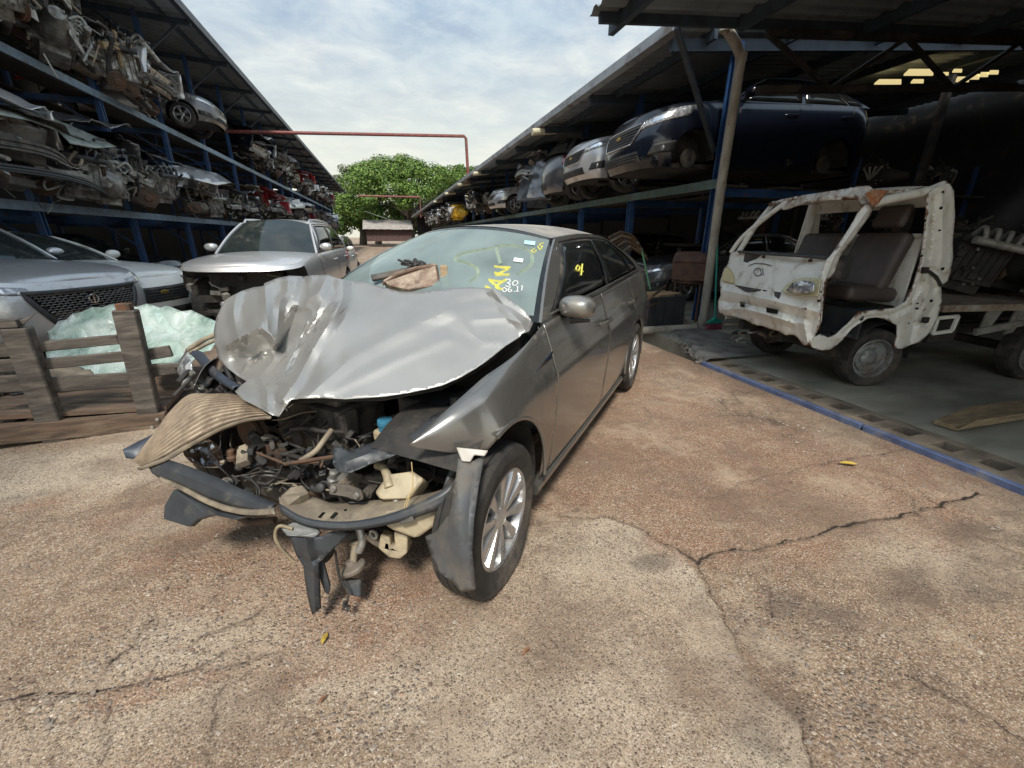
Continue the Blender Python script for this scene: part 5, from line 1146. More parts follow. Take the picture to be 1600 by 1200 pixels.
    HP = [(x, y, pA(x, y) - .012 * math.sin(math.pi * min(1, (y - 440) / 120))) for x, y in ((550, 448), (600, 449), (650, 457), (700, 452), (740, 452), (775, 456), (560, 480), (620, 480), (680, 478), (555, 520), (600, 505), (560, 545), (640, 500), (530, 560))]
    HP += [(x, y, pB(x, y)) for x, y in ((705, 484), (740, 495), (780, 500), (812, 520), (665, 510), (700, 530), (745, 530), (790, 538), (620, 540), (660, 560), (710, 565), (742, 577), (560, 575), (600, 590), (650, 590), (690, 603), (520, 605), (560, 618), (600, 620), (640, 613), (505, 622))]
    ctrl = [(395, 562, 1.97), (380, 548, 1.95), (412, 560, 1.95), (405, 538, 1.93), (407, 512, 1.86), (377, 527, 1.87), (424, 525, 1.88), (356, 540, 1.90), (350, 470, 2.12), (338, 497, 2.06), (334, 518, 2.02), (336, 540, 1.98), (342, 560, 1.93), (360, 580, 1.86), (385, 596, 1.80), (367, 612, 1.68), (400, 635, 1.60), (430, 650, 1.56), (445, 630, 1.57), (377, 455, 2.20), (412, 447, 2.22), (440, 434, 2.28), (473, 432, 2.30), (513, 430, 2.28),
            (380, 500, 1.98), (360, 520, 1.96), (420, 480, 2.02), (440, 555, 1.90), (450, 500, 2.06), (455, 530, 1.98), (470, 460, 2.12), (500, 460, 2.04), (495, 500, 1.92), (520, 470, 1.98), (480, 540, 1.84), (470, 580, 1.74), (455, 600, 1.66), (500, 600, 1.62), 
            (833, 505, 1.84), (822, 486, 1.86), (790, 462, 1.93), (770, 451, 1.98),  (530, 437, 2.2),
            (500, 540, 1.80)] + HP
    cre = [([(372, 452), (366, 475), (365, 489), (370, 521), (375, 533)], -.028, 6), ([(414, 450), (416, 475), (417, 493), (419, 517), (431, 531)], -.034, 6), ([(450, 440), (449, 456), (437, 472), (434, 503), (432, 531)], -.036, 5),
           ([(356, 539), (377, 526), (407, 511), (424, 524), (430, 537)], -.030, 4), ([(432, 542), (428, 562), (410, 585), (388, 594)], -.022, 5), ([(475, 432), (466, 477), (456, 507), (435, 547)], .060, 5),
           ([(511, 433), (498, 458), (468, 475)], -.040, 6), ([(473, 479), (487, 484), (488, 493), (459, 531)], -.020, 4), ([(517, 430), (524, 458), (505, 488), (478, 530), (455, 575)], .022, 6),
           ([(536, 440), (536, 465), (524, 493), (498, 531), (463, 596), (442, 624)], -.030, 7), ([(490, 520), (470, 556), (452, 592)], .012, 3), ([(480, 505), (462, 545), (446, 578)], -.012, 3), ([(500, 480), (480, 520)], -.014, 3),
           ([(705, 484), (620, 521), (547, 561), (510, 594), (470, 630)], -.016, 9), ([(700, 530), (620, 563), (560, 592), (500, 620)], -.007, 6), ([(407, 591), (417, 610), (419, 643)], -.018, 6), ([(436, 600), (432, 622), (428, 645)], .010, 4),
           ([(388, 575), (398, 563), (405, 557), (413, 553)], -.016, 2.5), ([(378, 582), (390, 570), (400, 566)], .014, 3), ([(405, 556), (413, 566), (420, 560)], .012, 2.5),
           ([(700, 462), (705, 482), (722, 474), (770, 464)], .010, 6), ([(600, 455), (640, 474), (705, 484)], -.008, 7), ([(770, 453), (790, 480), (815, 505), (822, 520)], -.024, 6), ([(775, 470), (800, 482), (828, 500)], .016, 5), ([(740, 500), (790, 497), (815, 505)], -.010, 5),
           ([(720, 500), (735, 520), (755, 535), (780, 535)], -.007, 5), ([(655, 505), (700, 512), (740, 530)], .006, 8), ([(625, 475), (600, 500), (560, 520)], -.005, 8)]
    h = sheet('crumpled_hood', out, ctrl, M_hood, root, FR, cre, sp=4.4, wob=.0008, wscale=.12, smooth=15, th=.001)
    scr = MB()
    # scratches along the fold
    rs = random.Random(9)
    f = rbf(ctrl)
    def onhood(px, py, lift=.0):
        D = f(px, py)
        for poly, hh, w in cre:
            d = min(math.hypot(px - (ax + (bx - ax) * t), py - (ay + (by - ay) * t)) for (ax, ay), (bx, by) in zip(poly, poly[1:]) for t in [max(0, min(1, ((px - ax) * (bx - ax) + (py - ay) * (by - ay)) / ((bx - ax) ** 2 + (by - ay) ** 2)))]); D += hh * max(0, 1 - d / (w * 2.0))
        return FR.dd(px, py, D - lift)
    for k in range(90):
        t = rs.random(); bx = lerp(430, 525, t) + rs.uniform(-10, 10); by = lerp(590, 475, t) + rs.uniform(-10, 16); L = rs.uniform(6, 22); a = math.atan2(-115, 95) + rs.uniform(-.25, .25)
        scr.tube([onhood(bx + math.cos(a) * L * q, by + math.sin(a) * L * q, .004) for q in (0, .25, .5, .75, 1)], [.0003, .0009, .0013, .0009, .0003], 4)
    for k in range(30):
        bx = rs.uniform(405, 450); by = rs.uniform(590, 640); L = rs.uniform(4, 12); a = rs.uniform(-1, 1.4)
        scr.tube([onhood(bx + math.cos(a) * L * q, by + math.sin(a) * L * q, .004) for q in (0, .5, 1)], [.0003, .0008, .0003], 4)
    scr.build('scratches', M_scr, h)['kind'] = 'stuff'
    # hood inner skin, darker, a little behind
    sheet('hood_inner_panel', [(455, 630), (520, 628), (600, 626), (690, 609), (742, 583), (812, 533), (820, 522), (790, 500), (700, 500), (600, 520), (500, 560), (450, 610)], [(c[0], c[1], c[2] + .11) for c in ctrl], M_dark, root, FR, sp=16)
    # ---------------------------------------------------------------- smashed front
    strip('bent_condenser', [(216, 716, 1.80), (224, 700, 1.83), (246, 672, 1.88), (264, 645, 1.92), (294, 617, 1.95), (330, 615, 1.90), (367, 616, 1.80), (392, 628, 1.72)], [(222, 730, 1.74), (240, 723, 1.74), (262, 712, 1.74), (300, 690, 1.72), (345, 668, 1.68), (385, 656, 1.64), (405, 652, 1.61), (422, 651, 1.58)], [M_cond, mat('shaded fin gaps', (.25, .19, .13), (.16, .12, .085), 16, .8)], root, FR, n=46, bulge=.02, ridges=13, ramp_=.006, th=.0015, smooth=10)  # darker stripes paint the shade between the fins
    strip('condenser_edge', [(216, 730, 1.73), (262, 712, 1.73), (300, 690, 1.71), (345, 667, 1.67), (385, 654, 1.63), (422, 649, 1.57)], [(220, 735, 1.72), (264, 719, 1.72), (303, 696, 1.70), (348, 672, 1.66), (387, 659, 1.62), (423, 655, 1.56)], M_tan, root, FR, bulge=.01, th=.01)
    b = strip('bumper_beam', [(236, 722, 1.76), (262, 718, 1.73), (330, 742, 1.64), (380, 765, 1.57), (432, 786, 1.51)], [(250, 748, 1.74), (285, 764, 1.70), (330, 785, 1.62), (380, 800, 1.55), (428, 801, 1.50)], M_plasticg, root, FR, k=3, bulge=.022, th=.01, smooth=12)
    strip('beam_lip', [(250, 746, 1.73), (285, 760, 1.69), (330, 783, 1.61), (380, 797, 1.54), (430, 795, 1.49)], [(252, 751, 1.71), (287, 767, 1.67), (332, 790, 1.59), (382, 804, 1.52), (432, 803, 1.47)], M_tan, b, FR, bulge=.006, th=.006)
    m = MB(); P = flist(FR, [(277, 764, 1.70), (306, 780, 1.67), (345, 799, 1.62), (392, 806, 1.56), (372, 812, 1.56), (341, 805, 1.60), (332, 806, 1.62), (312, 812, 1.64), (300, 823, 1.65), (261, 811, 1.70), (262, 790, 1.71)]); m.plate(P, .03); m.build('plastic_flap', M_plasticg, root, bevel=.004)
    # lower crossmember
    cm = strip('lower_crossmember', [(436, 776, 1.54), (470, 784, 1.56), (492, 776, 1.60), (520, 785, 1.62), (560, 782, 1.62), (624, 778, 1.60), (690, 765, 1.56), (716, 745, 1.56)], [(440, 800, 1.48), (470, 812, 1.47), (510, 820, 1.46), (560, 820, 1.455), (620, 808, 1.45), (680, 788, 1.46), (708, 772, 1.48), (727, 748, 1.52)], M_tan, root, FR, bulge=.006, th=.006)
    strip('crossmember_lip', [(436, 786, 1.485), (470, 806, 1.465), (510, 814, 1.455), (560, 813, 1.45), (620, 799, 1.445), (680, 772, 1.455), (708, 752, 1.475), (727, 728, 1.515)], [(440, 803, 1.48), (470, 820, 1.46), (510, 828, 1.45), (560, 828, 1.445), (620, 817, 1.44), (680, 798, 1.45), (708, 780, 1.47), (728, 752, 1.51)], M_plasticg, cm, FR, k=3, bulge=.006, th=.012, smooth=12)
    m = MB()
    for q in ((500, 793), (512, 800), (540, 798), (580, 795), (605, 792)): p = Vector(FR.dd(q[0], q[1], 1.545)); m.lathe([(.006, -.004), (.006, .004), (.001, .005)], c=p, n=8)
    for q in ((503, 806), (522, 806)): p = Vector(FR.dd(q[0], q[1], 1.50)); m.box(p, (.03, .012, .01), .3)
    m.build('bolt_holes', M_tglass, cm)
    m = MB(); m.plate(flist(FR, [(690, 772, 1.49), (697, 748, 1.50), (712, 713, 1.53), (721, 714, 1.53), (727, 738, 1.51), (723, 760, 1.49), (705, 775, 1.48)]), .02); m.build('bumper_bracket', M_plasticg, root, bevel=.004)
    # fender liner
    sheet('fender_liner', [(716, 716), (735, 722), (757, 712), (748, 760), (741, 810), (738, 860), (744, 922), (721, 926), (700, 905), (684, 893), (672, 866), (664, 838), (680, 832), (700, 805), (706, 770), (712, 745)], [(716, 716, 1.40), (757, 712, 1.42), (741, 810, 1.29), (744, 922, 1.33), (721, 926, 1.34), (672, 866, 1.43), (664, 838, 1.46), (700, 805, 1.36), (706, 850, 1.33)], mat('muddy liner plastic', (.085, .09, .095), (.06, .062, .066), 6, .6, 0, .002, 20, dirt=(.17, .145, .115), damt=.5, dscale=3), root, FR, [([(716, 760), (712, 810), (722, 860), (726, 915)], -.014, 8), ([(738, 740), (733, 800), (731, 860), (736, 918)], -.012, 4), ([(668, 842), (700, 846), (735, 850)], .006, 6)], sp=7, th=.003, wob=.002)
    m = MB(); m.plate(flist(FR, [(713, 699, 1.40), (763, 704, 1.40), (757, 713, 1.395), (741, 711, 1.395), (735, 722, 1.39), (722, 721, 1.39)]), .012); m.build('white_bracket', mat('white plastic', (.55, .52, .48), (.42, .39, .34), 12, .6), root, bevel=.003)
    # headlight carrier
    sheet('headlight_carrier', [(521, 698), (531, 697), (545, 705), (600, 684), (655, 660), (695, 640), (735, 610), (770, 585), (778, 590), (740, 622), (700, 655), (672, 680), (640, 700), (610, 714), (575, 726), (548, 738), (528, 738), (520, 725)], [(521, 698, 1.56), (528, 738, 1.50), (600, 684, 1.62), (610, 714, 1.50), (672, 680, 1.52), (695, 640, 1.66), (778, 590, 1.74)], M_plasticg, root, FR, [([(540, 722), (600, 700), (660, 672), (740, 618)], -.02, 6), ([(548, 735), (610, 712), (665, 684)], .014, 3)], sp=6, th=.004)
    # cream washer tanks
    def blob(nm, pts, th, m_, bev=.012): m = MB(); m.plate(flist(FR, pts), th); return m.build(nm, m_, root, bevel=bev, seg=3, smooth=50)
    blob('washer_tank', [(605, 795, 1.53), (640, 788, 1.53), (688, 790, 1.53), (684, 815, 1.53), (660, 832, 1.53), (650, 834, 1.53), (618, 822, 1.53), (603, 812, 1.53)], .09, M_cream)
    blob('washer_tank', [(592, 772, 1.60), (612, 745, 1.62), (650, 740, 1.62), (668, 752, 1.60), (645, 782, 1.58), (600, 783, 1.58)], .10, M_cream)
    blob('washer_tank', [(594, 852, 1.57), (598, 830, 1.57), (612, 835, 1.57), (614, 850, 1.57), (620, 848, 1.57), (618, 826, 1.57), (640, 832, 1.57), (639, 860, 1.57), (628, 869, 1.57), (610, 866, 1.57)], .06, M_cream)
    m = MB(); m.tube(flist(FR, [(588, 727, 1.62), (600, 731, 1.60), (606, 745, 1.58), (609, 762, 1.56)]), [.014, .016, .018, .02], 12); m.build('filler_neck', M_cream, root, smooth=60)
    m = MB(); m.plate(flist(FR, [(625, 805, 1.455), (645, 797, 1.455), (649, 812, 1.455), (627, 818, 1.455)]), .03); m.build('wire_plug', M_plastic, root, bevel=.003)
    for L, c in (([(634, 797, 1.45), (640, 775, 1.46), (645, 755, 1.48), (643, 722, 1.5)], 'pale wire'), ([(630, 800, 1.45), (636, 780, 1.455), (647, 762, 1.47)], 'pale wire')):
        m = MB(); m.tube([tuple(p) for p in spline(flist(FR, L), 14)], .002, 5); m.build('wire', mat('straw coloured wire', (.45, .34, .16), None, 10, .6), root)
    m = MB(); m.tube([tuple(p) for p in spline(flist(FR, [(457, 826, 1.46), (436, 822, 1.45), (430, 838, 1.45), (440, 858, 1.46), (460, 878, 1.48)]), 20)], .006, 8); m.build('cable', mat('yellowed cable', (.42, .33, .20), (.2, .16, .1), 14, .7), root, smooth=60)
    # hanging bracket in the middle
    blob('torn_bracket', [(440, 826, 1.47), (458, 816, 1.48), (492, 820, 1.48), (502, 832, 1.48), (492, 842, 1.47), (468, 838, 1.46), (450, 838, 1.46)], .02, mat('bent grey sheet metal', (.20, .21, .20), (.12, .12, .115), 8, .5, .5, .002, 20, dirt=(.16, .12, .09), damt=.4), .004)
    sheet('support_column', [(452, 838), (475, 842), (502, 838), (520, 830), (548, 832), (530, 850), (510, 868), (498, 880), (500, 905), (502, 950), (488, 961), (482, 940), (476, 905), (474, 885), (463, 868)], [(452, 838, 1.47), (548, 832, 1.53), (475, 842, 1.45), (498, 880, 1.47), (474, 885, 1.48), (502, 950, 1.51), (488, 961, 1.51)], M_plasticg, root, FR, [([(478, 842), (482, 865), (490, 885), (492, 955)], -.022, 6), ([(470, 872), (484, 880), (500, 870)], .012, 4)], sp=5, th=.006)
    m = MB(); m.plate(flist(FR, [(499, 874, 1.50), (504, 872, 1.50), (516, 915, 1.52), (514, 927, 1.53), (508, 924, 1.53), (500, 900, 1.51)]), .01); m.build('thin_strut', M_plasticg, root)
    m = MB(); m.tube([tuple(p) for p in spline(flist(FR, [(524, 860, 1.53), (526, 880, 1.53), (532, 905, 1.53), (544, 925, 1.54), (541, 945, 1.53), (534, 952, 1.52)]), 24)], .005, 6)
    m.tube([tuple(p) for p in spline(flist(FR, [(541, 940, 1.53), (536, 945, 1.52), (546, 948, 1.53), (540, 955, 1.52)]), 10)], .006, 6); m.build('cable', M_hose, root, smooth=60)
    # horn
    m = MB(); c = Vector(FR.dd(551, 886, 1.60)); t_ = Matrix.Rotation(.35, 3, 'X')
    m.lathe([(.001, .03), (.018, .03), (.02, .012), (.046, .006), (.05, 0), (.047, -.012), (.03, -.022), (.001, -.024)], c=c, n=28, M=t_); hn = m.build('horn', mat('dusty horn metal', (.30, .27, .22), (.2, .175, .14), 10, .6, .3, dirt=(.12, .09, .07), damt=.3), root, smooth=40)
    m = MB(); m.plate(flist(FR, [(536, 906, 1.60), (566, 904, 1.60), (566, 930, 1.59), (552, 929, 1.59), (538, 915, 1.60)]), .035); m.build('horn_trumpet', M_plasticg, hn, bevel=.004)
    m = MB(); m.tube(flist(FR, [(552, 880, 1.6), (553, 868, 1.6), (555, 850, 1.6)]), .014, 10); m.tube(flist(FR, [(548, 850, 1.6), (560, 848, 1.6), (575, 835, 1.6)]), .01, 8); m.build('horn_mount', M_tan, hn, smooth=60)
    # broken far headlight reflector and black trims
    sheet('broken_reflector', [(283, 700), (300, 695), (325, 685), (333, 690), (345, 700), (352, 725), (340, 731), (318, 730), (298, 722), (288, 712)], [(283, 700, 1.86), (325, 685, 1.84), (352, 725, 1.76), (318, 730, 1.78), (312, 710, 1.88)], M_chrome, root, FR, [([(325, 686), (330, 705), (345, 728)], -.02, 5), ([(300, 697), (306, 712), (318, 728)], .02, 5)], sp=5, wob=.006, wscale=.02, smooth=12)
    strip('bumper_trim', [(193, 702, 1.86), (215, 690, 1.90), (240, 678, 1.95), (255, 672, 1.98)], [(197, 716, 1.84), (213, 716, 1.84), (226, 700, 1.87), (244, 690, 1.92)], mat('blue black plastic', (.045, .055, .075), (.03, .035, .045), 6, .45, dirt=(.12, .10, .08), damt=.3), root, FR, bulge=.02, th=.006)
    strip('bent_fender_rail', [(300, 548, 2.18), (316, 550, 2.13), (335, 572, 2.02), (356, 590, 1.92), (377, 602, 1.82)], [(307, 562, 2.16), (316, 574, 2.10), (332, 590, 2.0), (350, 602, 1.91), (364, 610, 1.80)], mat('blue black plastic', (.045, .055, .075), (.03, .035, .045), 6, .45), root, FR, bulge=.015, th=.006)
    m = MB(); m.tube(flist(FR, [(296, 545, 2.28), (320, 530, 2.3), (345, 520, 2.3)]), .014, 8); m.tube(flist(FR, [(296, 552, 2.28), (322, 538, 2.3), (345, 528, 2.3)]), .010, 8); m.tube(flist(FR, [(294, 545, 2.28), (289, 562, 2.25), (292, 580, 2.2)]), .012, 8); m.build('bent_rail', M_tan, root, smooth=60)
    sheet('broken_headlight', [(279, 566), (292, 545), (298, 560), (302, 585), (296, 596), (283, 592), (276, 580)], [(279, 566, 2.22), (292, 545, 2.25), (302, 585, 2.12), (283, 592, 2.12), (290, 572, 2.12)], M_lamp, root, FR, sp=5, wob=.01, wscale=.03, smooth=15)
    rp = random.Random(21)
    for k in range(14):
        x, y = rp.uniform(285, 372), rp.uniform(580, 612); m = MB(); D = rp.uniform(1.95, 2.1)
        m.tube([tuple(p) for p in spline(flist(FR, [(x, y, D), (x + rp.uniform(-14, 14), y + rp.uniform(-10, 14), D), (x + rp.uniform(-22, 22), y + rp.uniform(0, 20), D - .05)]), 8)], rp.uniform(.004, .014), 7); m.build('bent_bracket', rp.choice([M_pale, M_dark, M_greyiron, M_plastic]), root, smooth=50)
    # ---------------------------------------------------------------- engine bay
    fl = MB(); fl.box((-.22, -.02, .42), (.45, 1.2, .03)); fl.box((-.44, 0, .65), (.04, 1.45, .62)); fl.box((-.27, .56, .62), (.30, .03, .25)); fl.box((-.22, -.6, .5), (.45, .03, .5)); fl.build('engine_bay_walls', M_dark, root)
    def L3(px, py, D): return Vector(FR.dd(px, py, D))
    m = MB(); m.box((-.04, -.10, .56), (.28, .44, .24)); m.box((-.03, -.08, .71), (.22, .36, .06)); m.box((.0, -.3, .66), (.12, .1, .08)); m.box((.05, .1, .6), (.1, .08, .14)); m.build('engine_block', M_greyiron, root, bevel=.02, seg=2)
    m = MB(); m.box((-.2, .38, .60), (.18, .24, .2)); m.build('battery', M_plastic, root, bevel=.008)
    for (x, y, z, r_) in ((.20, -.30, .55, .08), (.22, -.14, .48, .06), (.21, -.38, .42, .05)):
        m = MB(); m.lathe([(.001, 0), (r_, 0), (r_, .02), (r_ * .85, .012), (r_ * .85, .03), (r_, .03), (r_, .045), (.001, .045)], c=(x, y, z), axis='x', n=24); m.build('pulley', M_iron, root, smooth=35)
    rg = random.Random(12); mats_ = [M_hose, M_hose, M_plastic, M_greyiron, M_alu, M_tan, M_dark, M_iron]
    for k in range(60):       # hoses and wires
        px, py = rg.uniform(330, 640), rg.uniform(655, 770)
        if py < 700 and px < 380: continue
        D = 1.66 + (740 - py) / 100 * .18 + rg.uniform(-.05, .1); pts = [(px, py, D)]
        a = rg.uniform(-.8, .8)
        for j in range(3): a += rg.uniform(-.9, .9); px += math.cos(a) * rg.uniform(12, 34); py += math.sin(a) * rg.uniform(10, 26); pts.append((px, min(py, 785), D + rg.uniform(-.05, .05)))
        m = MB(); m.tube([tuple(p) for p in spline(flist(FR, pts), 16)], rg.choice([.0025, .003, .004, .006, .010]), 8); m.build('hose', rg.choice([M_hose, M_plastic, M_dark, M_dark, M_greyiron, M_hose, M_tan]), root, smooth=60)
    for k in range(95):       # castings, plugs, clips and brackets
        px, py = rg.uniform(345, 640), rg.uniform(672, 778); D = 1.68 + (740 - py) / 100 * .2 + rg.uniform(-.05, .08)
        if px > 560 and py < 720: continue
        p = L3(px, py, D); s_ = rg.uniform(.012, .045); m = MB(); Rm = Matrix.Rotation(rg.random() * 6, 3, Vector((rg.random() - .5, rg.random() - .5, rg.random())).normalized())
        kd = rg.random()
        if kd < .4: m.box(p, (s_ * 1.8, s_, s_ * .8), Rm); m.box(p + Rm @ Vector((s_ * .9, 0, s_ * .2)), (s_ * .5, s_ * .7, s_ * .5), Rm)
        elif kd < .75: m.lathe([(.001, -s_), (s_ * .6, -s_), (s_ * .7, -s_ * .4), (s_ * .5, -s_ * .3), (s_ * .5, s_ * .5), (s_ * .35, s_ * .6), (.001, s_ * .6)], c=p, n=12, M=Rm)
        else: m.plate([p + Rm @ Vector(q) * s_ for q in ((-1.6, -.5, 0), (.8, -.7, 0), (1.6, 0, .1), (.9, .6, 0), (-1.2, .5, 0))], .005)
        m.build(rg.choice(['bracket', 'connector', 'casting']), rg.choice(mats_), root, bevel=.003, smooth=40)
    m = MB(); m.tube(flist(FR, [(445, 725, 1.62), (490, 718, 1.6), (530, 712, 1.58)]), .008, 8); m.tube(flist(FR, [(395, 705, 1.72), (445, 724, 1.64), (500, 722, 1.6)]), .006, 8); m.build('rusty_rod', M_iron, root, smooth=60)
    m = MB(); m.tube([tuple(p) for p in spline(flist(FR, [(470, 720, 1.66), (492, 706, 1.66), (505, 690, 1.68), (518, 672, 1.72)]), 14)], [.012] * 14, 10); m.build('stiff_hose', M_tan, root, smooth=60)
    m = MB(); m.plate(flist(FR, [(516, 755, 1.56), (545, 757, 1.55), (565, 765, 1.54), (568, 780, 1.53), (560, 783, 1.53), (540, 776, 1.54), (515, 772, 1.56)]), .016); br = m.build('mount_arm', M_greyiron, root, bevel=.004)
    for q in ((522, 763, 1.545), (558, 774, 1.52)): m = MB(); m.lathe([(.001, .01), (.011, .01), (.013, 0), (.001, 0)], c=L3(*q), axis='x', n=12); m.build('bolt', M_pale, br)
    m = MB(); c = L3(603, 672, 1.72); m.lathe([(.001, .05), (.03, .05), (.034, .03), (.03, .025), (.03, .0), (.001, 0)], c=c, n=20); m.build('blue_cap', mat('blue cap plastic', (.05, .22, .34), (.04, .16, .26), 8, .4), root, smooth=50)
    m = MB(); m.box(c + Vector((0, 0, -.02)), (.07, .09, .05)); m.build('fluid_reservoir', M_cream, root, bevel=.012, seg=2)
    m = MB(); rows = [[L3(x, y, d) for x, y, d in r] for r in (((440, 782, 1.55), (455, 768, 1.58), (475, 764, 1.60)), ((452, 796, 1.52), (470, 782, 1.54), (485, 776, 1.58)))]; m.plate([rows[0][0], rows[0][1], rows[0][2], rows[1][2], rows[1][1], rows[1][0]], .05); m.build('torn_mount', M_tan, root, bevel=.005)
    # suspension parts hanging below
    for L, r_, mm in (([(575, 835, 1.6), (600, 850, 1.62), (640, 845, 1.7)], .018, M_tan), ([(520, 840, 1.62), (560, 838, 1.64), (600, 838, 1.66)], .022, M_greyiron), ([(360, 800, 1.75), (390, 815, 1.75), (430, 812, 1.72)], .014, M_iron), ([(560, 820, 1.6), (566, 845, 1.6), (560, 862, 1.6)], .016, M_alu), ([(520, 850, 1.6), (515, 868, 1.6), (500, 880, 1.6)], .012, M_dark)):
        m = MB(); m.tube([tuple(p) for p in spline(flist(FR, L), 10)], r_, 10); m.build('suspension_arm', mm, root, smooth=60)
    m = MB(); m.lathe([(.012, 0), (.02, 0), (.02, .008), (.012, .008)], c=L3(585, 834, 1.56), axis='x', n=16, close=True); m.build('ring_washer', M_pale, root)
    sub = MB(); sub.box((-.02, 0, .24), (.5, 1.0, .08)); sub.tube([(.05, -.65, .28), (.0, -.3, .22), (.0, .3, .22), (.0, .66, .28)], .03, 10); sub.box((-1.5, 0, .24), (2.4, 1.3, .05)); sub.box((-3.0, 0, .28), (.9, 1.2, .06)); sub.build('underbody', M_dark, root, bevel=.01)
    return root
SEDAN = build_sedan()
def build_cowl_junk():
    t = empty('rusty_box', tuple(gd(650, 445, 2.2)), label='muddy rusted heater box dumped against the windshield of the grey sedan', cat='scrap part'); F0 = Frame(0, 0, 0)
    o = t.location
    def loc(o_): o_.location = (-o[0], -o[1], -o[2]); return o_
    mud = mat('muddy rusted steel', (.27, .19, .14), (.15, .10, .075), 22, .85, .1, .006, 30, dirt=(.42, .34, .26), damt=.5, dscale=14)
    m = MB(); m.plate(flist(F0, [(600, 444, 2.20), (622, 430, 2.20), (650, 422, 2.22), (678, 417, 2.24), (683, 418, 2.24), (689, 452, 2.14), (640, 458, 2.12), (612, 452, 2.16)]), .06); loc(m.build('box_face', mud, t, bevel=.006))
    m = MB(); m.tube(flist(F0, [(598, 444, 2.17), (622, 430, 2.17), (650, 421, 2.19), (682, 416, 2.21), (688, 450, 2.11)]), .008, 6); loc(m.build('folded_rim', M_iron, t, smooth=50))
    o2 = MB(); o2.plate(flist(F0, [(688, 417, 2.22), (699, 417, 2.22), (702, 450, 2.12), (691, 452, 2.12)]), .03); q = o2.build('wood_block', M_plank, bevel=.003); tag(q, 'short upright wooden block between the rusty box and the windshield', 'wood block')
    o2 = MB(); o2.plate(flist(F0, [(580, 431, 2.26), (640, 419, 2.26), (668, 414, 2.26), (672, 419, 2.25), (620, 431, 2.24), (582, 439, 2.24)]), .02); q = o2.build('metal_strip', M_greyiron, bevel=.003); tag(q, 'dark metal strip lying behind the rusty box on the sedan', 'metal strip')
    mm = MB(); r_ = random.Random(4)
    for k in range(9):
        mm.tube(flist(F0, [(624 + k * 4 + r_.uniform(-3, 3), 408 + r_.uniform(-3, 5), 2.26), (632 + k * 4, 411 + r_.uniform(-4, 4), 2.24), (640 + k * 3, 414 + r_.uniform(-3, 3), 2.23)]), r_.uniform(.006, .016), 6)
    q = mm.build('rubber_scrap', M_hose, smooth=40); tag(q, 'twisted black rubber scrap on top of the rusty box', 'rubber scrap')
    mm = MB(); mm.add(*(lambda c: ([c + Vector((math.cos(a) * .03, math.sin(a) * .012, .002 * math.sin(a * 3))) for a in np.linspace(0, 6.283, 13)[:-1]], [tuple(range(12))]))(Vector(gd(640, 461, 2.075)))); q = mm.build('fallen_leaf', mat('brown leaf', (.36, .16, .07)), solid=.001, fix=False); tag(q, 'small orange brown leaf lying on the rear edge of the crumpled hood', 'leaf')
build_cowl_junk()
# ------------------------------------------------------------------ white truck cab
TF = Frame(4.40, 3.25, 180 - 9.8, FLZ)
def depth_on(fr, px, py, axis, val):
    l = fr.yy(px, py, val) if axis == 'y' else fr.xx(px, py, val); P = fr.o + fr.ax * l[0] + fr.ay * l[1] + np.array([0, 0, l[2]]) - EYE; return float(P @ FW)
M_truck = mat('worn white truck paint', (.76, .75, .69), (.68, .66, .59), 7, .45, 0, .001, 14, dirt=(.24, .18, .12), damt=.15, dscale=7)
M_wplain = mat('plain worn white paint', (.74, .73, .67), (.64, .62, .55), 7, .5, 0, dirt=(.24, .18, .12), damt=.25, dscale=6)
M_truckrust = mat('rusty white paint', (.70, .68, .62), (.34, .20, .12), 9, .7, 0, .002, 30, thr=(.60, .66), dirt=(.20, .09, .04), damt=.5, dscale=9)
M_seat = mat('brown vinyl seat', (.075, .058, .05), (.05, .04, .036), 5, .55, 0, .002, 30)
